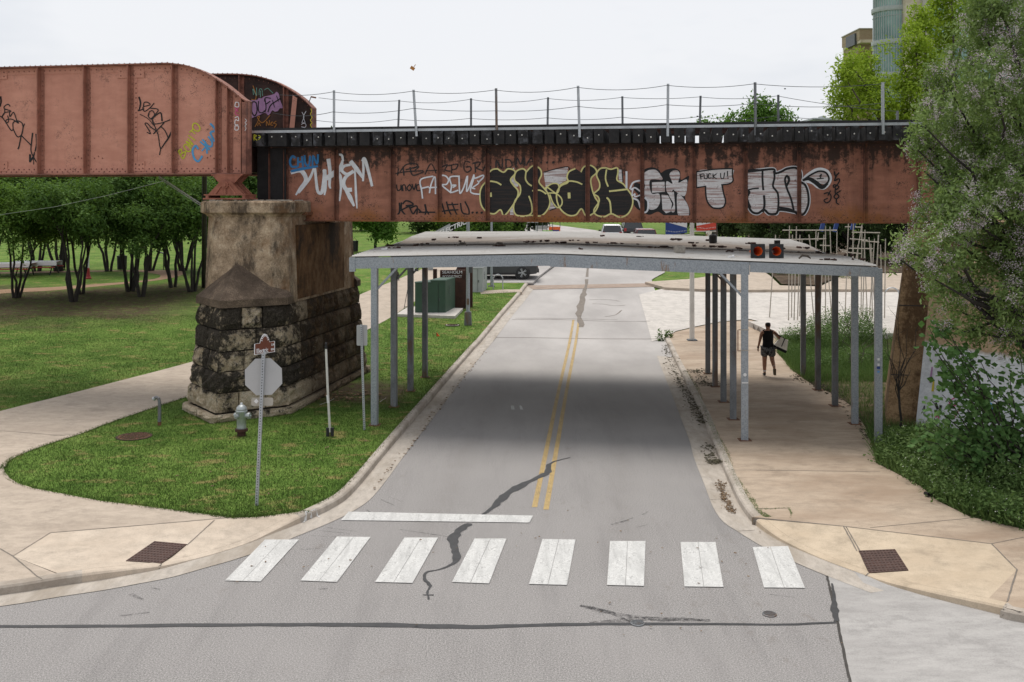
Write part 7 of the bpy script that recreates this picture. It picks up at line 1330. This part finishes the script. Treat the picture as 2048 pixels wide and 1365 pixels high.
near_lawn = [p for p in lawn_pts]
blades('grass', [near_lawn], [path_xy, pier_xy], 230000, .05, .006, M['blade'], 'short mown grass of the near lawn', .125, 52, bare)
def edge_strip(line, a, b): # narrow ragged band along a lawn edge
    P = [Vector((p.x, p.y, 0)) for p in line]; return offset_line(P, a) + list(reversed(offset_line(P, b)))
low_w = pxs(lawn_low, .13); kb_near = [p for p in kb_left if G(640, 1012, .13).y < p.y < 40]; pe = catmull(pxs(path_dn[8:17], .134), 3)
for ln, lb in ((low_w, 'ragged grass along the footway edge'), (kb_near, 'ragged grass along the left kerb'), (pe, 'ragged grass along the path edge')):
    blades('edge_grass', [edge_strip(ln, -.07, .07)], [], 1800, .05, .006, M['blade'], lb, .125, 45, None, .8)
def tuft(xx, yy): return np.clip(np.sin(xx * 2.3 + np.sin(yy * 1.7) * 2) * np.sin(yy * 2.9 + np.cos(xx * 1.3) * 2) - .45, 0, 1) * 1.8
blades('grass_tufts', [near_lawn], [path_xy, pier_xy], 16000, .085, .008, M['blade'], 'longer tufts in the near lawn', .125, 36, tuft, .6)
soil_pts = vg[:-1] + [Vector((24, 15.5, 0)), Vector((40, 14, 0)), Vector((40, 41, 0)), G(1800, 668, .1)]
def lush(xx, yy): return np.where((yy > 24.2) & (yy < 30.5) & (xx > 7.4), .12, 1.0) * np.where(xx > 13, .25, 1)
blades('weeds', [soil_pts], [], 60000, .34, .009, M['leaf_weed'], 'tall uncut weeds and grass on the right verge', .1, 42, lush, .45)
# leafy weeds with small pale flowers: two patches
def weed_patch(name, pts, hmax, n, label, flowers):
    cc = []
    for x, y, hh, k in pts: p = D(x, y); cc.append(((p.x, p.y, p.z + hh * .45), (k, k, hh * .55)))
    C, A, B = foliage(cc, n, 9, .1, .045, .4, .3, .6); o = quads_obj(name, C, A, B, M['leaf_weed'], None, 'stuff'); o['label'] = label
    if flowers: C, A, B = foliage([((c[0], c[1], c[2] + r[2] * .35), r) for c, r in cc], int(flowers * .6), 2, .03, .011, .9, .75, .8); f = quads_obj(name + '_flowers', C, A, B, M['weed_flower'], None, 'stuff'); f['label'] = 'tiny pale flowers on the ' + label
random.seed(41)
weed_patch('undergrowth', [(1620, 690, .9, .7), (1660, 700, 1.0, .7), (1700, 690, 1.0, .8), (1735, 690, 1.0, .8), (1600, 715, .5, .5), (1590, 690, .7, .5), (1650, 740, .5, .6), (1690, 735, .6, .7), (1640, 680, 1.1, .7), (1750, 730, .5, .6), (1670, 670, 1.1, .8), (1720, 668, 1.1, .8), (1580, 685, .5, .4)], 1, 1500, 'bushy green weeds behind the right canopy posts', 700)
weed_patch('undergrowth', [(1775, 925, .35, .3), (1800, 935, .45, .35), (1840, 960, .5, .4), (1870, 975, .5, .4), (1900, 1000, .5, .4), (1935, 1015, .45, .4), (1970, 1030, .45, .4), (2010, 1040, .4, .4), (2045, 1050, .4, .4), (1820, 915, .6, .4), (1860, 930, .7, .5), (1910, 960, .7, .5), (1960, 985, .7, .5), (2010, 1000, .7, .5), (2050, 1010, .7, .5), (1990, 960, .8, .5), (1930, 930, .8, .5), (2060, 970, .8, .5), (1870, 905, .7, .4), (1785, 905, .5, .3)], 1, 2400, 'flowering weeds spilling onto the right footway', 900)
weed_patch('undergrowth', [(1560, 548, .4, .8), (1600, 552, .3, .8), (1650, 552, .3, .8), (1690, 555, .3, .8), (1425, 545, .5, .5), (1432, 535, .6, .6)], 1, 500, 'low planting in the mulch bed beyond the side street', 0)
# kerb litter and moss on the right
def litter(name, pts, n, spread, size, mat, label, lift=.01):
    mb = MB()
    for k in range(n):
        i = random.randrange(len(pts) - 1); f = random.random(); x = pts[i][0] + (pts[i + 1][0] - pts[i][0]) * f + random.gauss(0, spread); y = pts[i][1] + (pts[i + 1][1] - pts[i][1]) * f + random.gauss(0, spread * .25); p = D(x, y); s = size * random.uniform(.4, 1.3)
        mb.box(p + Vector((0, 0, lift + random.random() * size * .6)), (s, s * .45, s * .12), Matrix.Rotation(random.random() * 6.28, 3, 'Z') @ Matrix.Rotation(random.uniform(-.7, .7), 3, 'X'))
    o = mb.build(name, M[mat], kind='stuff'); o['label'] = label; return o
random.seed(43)
litter('leaf_litter', [(1330, 690), (1340, 720), (1352, 750), (1366, 775), (1380, 800), (1396, 830), (1404, 850)], 560, 6, .055, 'litter', 'dry leaf litter in the right gutter')
litter('leaf_litter', [(1416, 890), (1424, 925), (1436, 925)], 200, 7, .055, 'litter', 'clump of dry leaves in the right gutter'); litter('leaf_litter', [(1440, 965), (1450, 1000), (1466, 1028)], 320, 5, .04, 'dead_leaf', 'brown gravelly litter by the right kerb')
litter('leaf_litter', [(1375, 745), (1410, 742), (1400, 768), (1440, 772)], 360, 9, .055, 'litter', 'drift of dry leaves behind the right kerb'); litter('leaf_litter', [(1590, 750), (1640, 775), (1690, 800), (1740, 880)], 420, 9, .06, 'litter', 'scattered litter along the weeds')
litter('leaf_litter', [(640, 790), (690, 800), (740, 790)], 60, 18, .12, 'dead_leaf', 'dead twigs and leaves by the foot of the pier'); litter('leaf_litter', [(970, 700), (900, 790), (820, 895), (740, 985)], 110, 4, .05, 'dead_leaf', 'few dead leaves in the left gutter')
litter('leaf_litter', [(300, 960), (450, 950), (600, 930), (700, 880), (560, 1000), (400, 930)], 60, 45, .05, 'dead_leaf', 'single fallen leaves on the near lawn')
litter('leaf_litter', [(500, 1160), (900, 1110), (1300, 1060), (1500, 1150), (1000, 1240), (1700, 1280)], 60, 90, .035, 'dead_leaf', 'specks and leaves scattered on the asphalt', .02)
mo = [(1368, 742), (1388, 775), (1404, 808), (1428, 868), (1445, 905), (1461, 940), (1476, 972), (1494, 1000), (1512, 1020), (1530, 1034)]
mp3 = [D(x, y) for x, y in mo]; strip_ = [p + Vector((-.02, 0, 0)) for p in mp3] + [p + Vector((.11 + .05 * math.sin(i * 2.1), 0, 0)) for i, p in reversed(list(enumerate(mp3)))]
blades('kerb_grass', [strip_], [], 3500, .025, .007, M['leaf_weed'], 'thin line of moss and grass behind the right kerb', .125, 45, None, .8)
for i, (pts) in enumerate([[(1512, 1018), (1545, 1018), (1580, 1016)], [(1578, 1018), (1583, 1028), (1580, 1036)]]):
    pp_ = [D(x, y) for x, y in pts]; blades('joint_grass', [[p + Vector((-.01, -.03, 0)) for p in pp_] + [p + Vector((.02, .03, 0)) for p in reversed(pp_)]], [], 160, .02, .006, M['leaf_weed'], 'grass growing in a footway joint' + (' beside the ramp' if i else ' near the ramp'), .125, 45, None, .8)
random.seed(44); wp = thing('kerb_weed', D(1327, 682), 'leafy weed sprouting at the end of the right kerb', 'weed'); b = D(1327, 682); stx = MB(); 
for x, y in ((1321, 655), (1336, 668), (1340, 664), (1316, 672)): limb(stx, b, at(x, y, b.y), .01, .004, 4, .1, 4)
stx.build('stems', M['bark'], wp); C, A, B = foliage([(tuple(at(1338, 668, b.y)), .16), (tuple(at(1320, 675, b.y)), .14), (tuple(at(1320, 662, b.y)), .06)], 40, 5, .04, .05, .6); quads_obj('leaves', C, A, B, M['leaf_weed'], wp)
tg = MB(); 
for a_, c_ in (((560, 815), (640, 790)), ((640, 812), (668, 800)), ((760, 806), (772, 798))): p_, q_ = D(*a_), D(*c_); limb(tg, p_ + Vector((0, 0, .03)), q_ + Vector((0, 0, .03)), .012, .006, 4, .05, 4)
o = tg.build('fallen_twigs', M['wood_pale'], kind='stuff'); o['label'] = 'pale dead twigs on bare soil by the pier'
p = D(1862, 992); o = MB().box(p + Vector((0, 0, .04)), (.3, .09, .05), Matrix.Rotation(.5, 3, 'Z') @ Matrix.Rotation(.15, 3, 'Y')).box(p + Vector((.05, .03, .075)), (.2, .05, .03), Matrix.Rotation(.6, 3, 'Z')).build('charred_wood', M['black']); tag(o, 'short charred piece of wood at the edge of the right footway', 'wood')
# ---------------------------------------------------------------- vehicles
def loop_section(x, hw, z0, z1, n=None, top=None, rnd=.06):
    return [(x, -hw + .02, z0), (x, -hw, z0 + .1), (x, -hw, z1 - rnd), (x, -hw + rnd, z1), (x, hw - rnd, z1), (x, hw, z1 - rnd), (x, hw, z0 + .1), (x, hw - .02, z0)]
def loft(mb, secs):
    n = len(secs[0]); base = len(mb.v)
    for s in secs: mb.v += s
    for i in range(len(secs) - 1):
        for k in range(n): mb.f.append((base + i * n + k, base + i * n + (k + 1) % n, base + (i + 1) * n + (k + 1) % n, base + (i + 1) * n + k))
    mb.f += [tuple(base + k for k in range(n))[::-1], tuple(base + (len(secs) - 1) * n + k for k in range(n))]
def car(name, loc, rz, paint_, label, L=4.6, Wd=1.86, Hh=1.68, belt=.98, style='suv', cat='car'):
    root = thing(name, loc, label, cat, None, True, rz); hw = Wd / 2; l2 = L / 2; b = MB()
    loft(b, [loop_section(x, w_, z0, z1) for x, w_, z0, z1 in ((-l2, hw * .86, .42, .82), (-l2 + .1, hw * .95, .3, belt), (-l2 + .6, hw, .24, belt + .02), (0, hw, .24, belt), (l2 - 1.3, hw, .24, belt - .02), (l2 - .5, hw * .97, .26, belt - .12), (l2 - .1, hw * .9, .32, belt - .25), (l2, hw * .8, .42, belt - .38))]); b.build('body', paint_, root)
    g = MB(); r0 = hw - .06; r1 = hw * .74; xb = -l2 + (.12 if style == 'suv' else .75); xf = l2 - 1.25; rb_, rf = -l2 + (.45 if style == 'suv' else 1.25), l2 - 2.15
    gl = [(xb, -r0, belt - .03), (xf, -r0, belt - .03), (xf, r0, belt - .03), (xb, r0, belt - .03)]; tp_ = [(rb_, -r1, Hh - .06), (rf, -r1, Hh - .06), (rf, r1, Hh - .06), (rb_, r1, Hh - .06)]; g.hexa([Vector(p) for p in gl], [Vector(p) for p in tp_]); g.build('windows', M['glass_dark'], root)
    rf_ = MB(); rf_.hexa([Vector((rb_ - .03, -r1 - .015, Hh - .07)), Vector((rf + .02, -r1 - .015, Hh - .07)), Vector((rf + .02, r1 + .015, Hh - .07)), Vector((rb_ - .03, r1 + .015, Hh - .07))], [Vector((rb_ + .1, -r1 + .08, Hh)), Vector((rf - .1, -r1 + .08, Hh)), Vector((rf - .1, r1 - .08, Hh)), Vector((rb_ + .1, r1 - .08, Hh))]); rf_.build('roof', paint_, root)
    for s in (-1, 1):
        for (xa, xt) in ((xb, rb_), (xf, rf), ((xb + xf) / 2 - .1, (rb_ + rf) / 2 - .1)):
            MB().tube([(xa, s * (r0 + .005), belt - .04), (xt, s * (r1 + .005), Hh - .06)], .045, 4).build('pillar', paint_, root)
        MB().box((xf - .15, s * (hw + .09), belt + .08), (.12, .2, .14)).build('mirror', M['black'], root)
        MB().box((-l2 + .06, s * hw * .78, belt - .12), (.12, .24, .3)).build('tail_lamp', M['red'], root); MB().box((l2 - .12, s * hw * .68, belt - .36), (.16, .34, .14)).build('headlamp', M['white'], root)
        MB().box((0, s * (hw + .002), .3), (L * .5, .02, .12)).build('sill_trim', M['rubber'], root); MB().box((.35, s * (hw + .004), belt - .12), (.18, .02, .03)).build('door_handle', M['steel_light'], root); MB().box((-.1, s * (hw + .001), .62), (.012, .006, .62)).build('door_gap', M['black'], root)
        for xw in (-l2 + .88, l2 - .92):
            ry = Matrix.Rotation(R(90), 3, 'X'); MB().lathe((xw, s * (hw - .02), .37), [(.44, -.015), (.44, .025)], 20, ry).build('wheel_arch', M['rubber'], root)
            w_ = MB(); w_.lathe((xw, s * (hw - .09), .36), [(.3, -.11), (.355, -.1), (.36, 0), (.355, .11), (.3, .12)], 22, ry); wo = w_.build('wheel', M['rubber'], root, True)
            rm = MB(); rm.lathe((xw, s * (hw + .03), .36), [(.25, -.01), (.25, .005)], 18, ry); rm.build('rim_disc', M['black'], wo)
            sp = MB()
            for k in range(5):
                a = k * 2 * math.pi / 5
                for da in (-.16, .16): sp.tube([(xw, s * (hw + .045), .36), (xw + .25 * math.cos(a + da), s * (hw + .045), .36 + .25 * math.sin(a + da))], .022, 4)
            sp.build('spokes', M['steel_light'], wo)
    MB().box((-l2 - .01, 0, .45), (.1, Wd * .86, .18)).build('rear_bumper', M['rubber'], root); MB().box((-l2 + .02, 0, .7), (.06, .5, .12)).build('number_plate', M['white'], root); MB().box((l2 - .02, 0, .45), (.1, Wd * .8, .2)).build('front_bumper', M['rubber'], root)
    return root
for nm, c in (('car_grey', (.055, .058, .062)), ('car_white', (.62, .63, .64)), ('car_maroon', (.12, .018, .022)), ('car_black', (.02, .021, .024)), ('car_silver', (.5, .52, .53))):
    t = NT(nm); M[nm] = t.done(c, .22, .2, None, .6)
p = D(1000, 557); car('parked_car', (p.x - .15, p.y + .3, p.z), R(180), M['car_grey'], 'dark grey crossover parked side on beyond the left verge')
def gnd(px, Y): x = (px - CX) / F * Y; return Vector((x, Y, gtop(x, Y)))
car('driving_car', gnd(1223, 93), R(86), M['car_white'], 'white sport utility car seen from behind on the far road', L=4.8, Wd=1.98, Hh=1.74, belt=1.05); car('parked_car', gnd(1288, 84), R(88), M['car_maroon'], 'maroon sport utility car parked on the right of the far road', L=4.7, Wd=1.9, Hh=1.8, belt=1.08); car('parked_car', gnd(1262, 100), R(88), M['car_black'], 'black pickup parked beyond the maroon car', L=5.4, Wd=2.0, Hh=1.85, belt=1.1); car('parked_car', gnd(1297, 77), R(88), M['car_silver'], 'silver low car parked just in front of the maroon car', L=4.3, Wd=1.7, Hh=1.42, belt=.86, style='sedan')
def cart(px, Y, w_, h_, cols, label):
    b = gnd(px, Y); root = thing('vending_cart', b, label, 'cart', 'vending carts on the far left corner'); MB().box(b + Vector((0, 0, h_ * .35)), (w_, .8, h_ * .5)).build('cart_body', M[cols[0]], root); MB().box(b + Vector((0, -.41, h_ * .35)), (w_ * .8, .02, h_ * .3)).build('front_panel', M[cols[1]], root); MB().box(b + Vector((0, 0, h_ * .97)), (w_ * 1.15, 1.0, .1)).build('awning', M[cols[2]], root)
    for sx in (-1, 1): MB().tube([b + Vector((sx * w_ * .48, -.35, h_ * .55)), b + Vector((sx * w_ * .5, -.35, h_ * .95))], .03, 5).build('awning_post', M['steel_dark'], root); MB().lathe(b + Vector((sx * w_ * .5, 0, .25)), [(.24, -.03), (.25, 0), (.24, .03)], 12, Matrix.Rotation(R(90), 3, 'Y')).build('wheel', M['rubber'], root)
for a in ((1065, 88, .9, 2.2, ('cabinet_grey', 'steel_light', 'cabinet_grey'), 'grey vending cart, left one of the row by the cypresses'), (1083, 92, 1.1, 2.7, ('cabinet_grey', 'white', 'steel_light'), 'tall pale vending cart in the row by the cypresses'), (1095, 88, .9, 2.3, ('lime', 'black', 'cabinet_grey'), 'lime green fronted vending cart'), (1109, 90, 1.0, 2.7, ('cone_orange', 'banner_blue', 'steel_light'), 'orange and blue vending cart at the end of the row')): cart(*a)
# ---------------------------------------------------------------- people and dog
def skin_mesh(name, verts, edges, root_i, mat, parent, sub=1):
    me = bpy.data.meshes.new(name); me.from_pydata([v[:3] for v in verts], edges, []); o = bpy.data.objects.new(name, me); COL.objects.link(o); md = o.modifiers.new('skin', 'SKIN'); md.use_smooth_shade = True
    sv = me.skin_vertices[0].data
    for i, v in enumerate(verts): sv[i].radius = (v[3], v[4] if len(v) > 4 else v[3]); sv[i].use_root = i == root_i
    sb = o.modifiers.new('sub', 'SUBSURF'); sb.levels = sub; sb.render_levels = sub
    bpy.context.view_layer.update(); dg = bpy.context.evaluated_depsgraph_get(); m2 = bpy.data.meshes.new_from_object(o.evaluated_get(dg)); bpy.data.objects.remove(o); m2.name = name; m2.materials.clear()
    return mkobj(name, m2, mat, parent, True)
for nm, c, rg in (('skin', (.36, .18, .11), .6), ('hair_dark', (.012, .009, .008), .7), ('cloth_black', (.007, .007, .008), .95), ('cloth_white', (.6, .6, .6), .9), ('cloth_navy', (.02, .028, .045), .9), ('canvas', (.72, .68, .6), .9), ('shoe', (.035, .03, .028), .8), ('sole', (.13, .1, .06), .8)): simple(nm, c, rg, 0, .18, 8)
t = NT('camo'); M['camo'] = t.done(t.ramp(t.noise(17, 3, .6), (.36, (.03, .03, .032)), (.47, (.1, .1, .1)), (.55, (.27, .26, .25)), (.62, (.06, .06, .06))), .9)
def person(loc, rz, label, top, bottom, hair='hair_dark', pose='walk', scale=1.0, shorts=True, sleeves=False):
    root = thing('person', loc, label, 'person', None, True, rz); root.scale = (scale,) * 3
    bend = 1.1 if pose == 'bend' else 0.0
    def tq(x, y, z): # fold the trunk forward at the hip for the bending pose
        if bend and z > .96: d = z - .96; return (x, y + d * math.sin(bend), .96 + d * math.cos(bend))
        return (x, y, z)
    Vv = [(0, 0, .95, .145, .11), (0, .0, 1.1, .135, .1), (0, .005, 1.3, .165, .115), (0, -.005, 1.44, .1, .08), (0, .01, 1.52, .058), (0, .03, 1.595, .078, .09), (0, .025, 1.69, .082, .095), (0, .13, 1.61, .016)]
    E = [(0, 1), (1, 2), (2, 3), (3, 4), (4, 5), (5, 6), (5, 7)]
    def add(prev, *pts):
        for p in pts: Vv.append(p); E.append((prev, len(Vv) - 1)); prev = len(Vv) - 1
        return prev
    if pose == 'walk': LA = [(-.185, 0, 1.41, .068), (-.25, -.02, 1.14, .046), (-.295, .07, .9, .031), (-.3, .09, .83, .036, .02)]; RA = [(.185, 0, 1.41, .07), (.36, -.06, 1.2, .048), (.34, .14, 1.1, .034), (.32, .2, 1.08, .034, .022)]; LL = [(-.09, 0, .88, .11), (-.1, .05, .5, .074), (-.1, .05, .33, .07), (-.1, .03, .09, .04), (-.105, .13, .04, .04, .03)]; RL = [(.095, 0, .88, .11), (.13, .02, .53, .075), (.145, -.1, .42, .068), (.16, -.24, .3, .042), (.165, -.27, .17, .042, .03)]
    else: LA = [(-.185, 0, 1.41, .066), (-.24, -.02, 1.14, .045), (-.25, .1, .92, .03), (-.25, .12, .85, .035, .02)]; RA = [(.185, 0, 1.41, .066), (.24, -.02, 1.14, .045), (.25, .1, .92, .03), (.25, .12, .85, .035, .02)]; LL = [(-.09, 0, .88, .1), (-.1, .03, .5, .064), (-.1, .0, .09, .042), (-.11, .11, .04, .04, .03)]; RL = [(.09, 0, .88, .1), (.1, .03, .5, .064), (.1, 0, .09, .042), (.11, .11, .04, .04, .03)]
    for arm, s in ((LA, -1), (RA, 1)):
        h = add(2, *arm); hx, hy, hz = arm[-1][:3]
        if pose == 'walk' or True:
            dz = -1 if not (s > 0 and pose == 'walk') else 0
            for k, ln in enumerate((.075, .085, .08, .06)): # four fingers of different length, half curled, and the thumb
                oy = (k - 1.5) * .021; a1 = (hx + (0 if dz else .02), hy + oy + (0 if dz else .03), hz + dz * .045, .0095); a2 = (hx - s * .012, hy + oy + .012 + (0 if dz else .03), hz + dz * ln - (0 if dz else ln * .6), .0085); add(h, a1, a2)
            add(h, (hx - s * .03, hy + .045, hz + dz * .02, .011), (hx - s * .035, hy + .06, hz + dz * .055, .009))
    add(0, *LL); add(0, *RL); add(5, (-.085, .02, 1.605, .02)); add(5, (.085, .02, 1.605, .02))
    Vv2 = [(*tq(*v[:3]), *v[3:]) for v in Vv]; body = skin_mesh('body', Vv2, E, 0, M['skin'], root)
    tv = [(0, 0, .82, .2, .17), (0, 0, .95, .2, .165), (0, 0, 1.12, .17, .13), (0, .0, 1.3, .185, .138), (0, -.01, 1.42, .15, .1), (-.1, 0, 1.445, .06, .06), (.1, 0, 1.445, .06, .06)]; te = [(0, 1), (1, 2), (2, 3), (3, 4), (4, 5), (4, 6)]
    if sleeves:
        for s, A_ in ((-1, LA), (1, RA)): tv += [(A_[0][0], 0, 1.41, .088), (A_[1][0] * .9 + .1 * A_[0][0], A_[1][1], 1.19, .07)]; te += [(3, len(tv) - 2), (len(tv) - 2, len(tv) - 1)]
    skin_mesh('shirt', [(*tq(*v[:3]), *v[3:]) for v in tv], te, 3, M[top], root)
    zk = .6 if shorts else .12
    sv_ = [(0, 0, .96, .185, .155), (-.1, 0, .86, .13, .14), (.1, 0, .86, .13, .14)]; se = [(0, 1), (0, 2)]
    for i, (lg, s) in enumerate(((LL, -1), (RL, 1))):
        kx, ky, kz = lg[1][:3]; f = (.88 - zk) / (.88 - kz)
        if shorts: sv_.append((lg[0][0] + (kx - lg[0][0]) * f + s * .012, ky * f, zk, .125, .13)); se.append((1 + i, len(sv_) - 1))
        else: sv_ += [(kx, ky, kz, .085), (lg[-2][0], lg[-2][1], lg[-2][2] + .05, .065)]; se += [(1 + i, len(sv_) - 2), (len(sv_) - 2, len(sv_) - 1)]
    skin_mesh('shorts' if shorts else 'trousers', sv_, se, 0, M[bottom], root)
    hz_ = tq(0, .03, 1.66); hv = [(hz_[0], hz_[1] - .025, hz_[2] + .045, .094, .1), (hz_[0], hz_[1] - .045, hz_[2] - .03, .088, .075), (hz_[0], hz_[1] - .055, hz_[2] - .115, .058, .045)]; skin_mesh('hair', hv, [(0, 1), (1, 2)], 0, M[hair], root)
    for lg in (LL, RL):
        an, toe = Vector(lg[-2][:3]), Vector(lg[-1][:3]); sh = (Vector(lg[-3][:3]) - an).normalized()
        if shorts: skin_mesh('sock', [(*(an + sh * .02), .052), (*(an + sh * .16), .052)], [(0, 1)], 0, M['cloth_white'], root)
        d = (toe - an).normalized(); heel = an - d * .02 + Vector((0, -.03 if lg[-1][2] < .06 else 0, -.02)); tip = toe + (Vector((0, .07, -.005)) if lg[-1][2] < .06 else Vector((0, .01, -.09))); skin_mesh('shoe', [(*heel, .05, .05), (*((heel + tip) / 2), .052, .045), (*tip, .045, .03)], [(0, 1), (1, 2)], 1, M['shoe'], root)
        if lg[-1][2] > .06: MB().box((toe.x, toe.y - .05, toe.z + .02), (.075, .014, .2)).build('shoe_sole', M['sole'], root)
    return root
pl_ = D(1536, 753)
wk = person(pl_, R(-6), 'walker in black tank top and patterned shorts carrying a cream tote bag', 'cloth_black', 'camo', scale=1.0)
MB().lathe((-.295, .07, .905), [(.036, -.02), (.037, 0), (.036, .02)], 10).build('wristwatch', M['black'], wk)
# tote bag hanging from the right shoulder, a thing of its own
bg = thing('tote_bag', pl_ + Vector((.33, -.08, .84)), 'cream canvas tote bag with black bottom under the walker\'s right arm', 'bag', None, True, R(-6)); tl = Matrix.Rotation(.42, 3, 'Y')
def tb(w0, w1, z0, z1, d0, d1): return ([tl @ Vector((x * w0, y * d0, z0)) for x, y in ((-1, -1), (1, -1), (1, 1), (-1, 1))], [tl @ Vector((x * w1, y * d1, z1)) for x, y in ((-1, -1), (1, -1), (1, 1), (-1, 1))])
MB().hexa(*tb(.2, .12, .08, .4, .12, .06)).build('canvas_body', M['canvas'], bg); MB().hexa(*tb(.205, .203, .0, .085, .125, .123)).build('black_bottom', M['cloth_black'], bg)
for x in (-.07,): MB().hexa(*[[p + Vector((0, 0, 0)) for p in q] for q in tb(.014, .014, .0, .41, .13, .068)]).build('strap_band', M['cloth_black'], bg)
for y in (-.05, .05): MB().tube([tl @ Vector((-.09, y, .39)), Vector((-.12, y * .8, .54)), Vector((-.17, y * .3, .56)), tl @ Vector((.07, y, .39))], .012, 5).build('strap', M['cloth_black'], bg)
person(D(127, 541), R(150), 'person in dark clothing standing under the trees beside the picnic lawn', 'cloth_navy', 'cloth_black', pose='stand', shorts=False, sleeves=True)
person(gnd(1312, 80), R(-70), 'person in white shirt bending down beside the maroon car', 'cloth_white', 'cloth_black', pose='bend', shorts=False, sleeves=True); person(gnd(1418, 82), R(200), 'small distant person in pale clothing under the red banner', 'canvas', 'cloth_navy', pose='stand', shorts=False, sleeves=True)
b = D(795, 561); dg_ = thing('dog', b, 'small dark dog standing on the path beyond the left posts', 'dog', None, True, R(15))
dv = [(0, 0, .36, .085), (0, .2, .37, .1), (0, .36, .36, .09), (0, .44, .46, .06), (0, .5, .55, .06), (0, .6, .53, .03), (0, -.12, .36, .05), (0, -.24, .5, .018)]; de = [(0, 1), (1, 2), (2, 3), (3, 4), (4, 5), (0, 6), (6, 7)]
for s in (-1, 1):
    n0 = len(dv); dv += [(s * .07, .34, .26, .038), (s * .07, .33, .14, .024), (s * .07, .35, .02, .022)]; de += [(2, n0), (n0, n0 + 1), (n0 + 1, n0 + 2)]
    n0 = len(dv); dv += [(s * .07, .02, .26, .045), (s * .07, -.06, .15, .026), (s * .07, -.03, .02, .022)]; de += [(0, n0), (n0, n0 + 1), (n0 + 1, n0 + 2)]
    n0 = len(dv); dv.append((s * .045, .47, .64, .015)); de.append((4, n0))
skin_mesh('body', dv, de, 0, M['hair_dark'], dg_)
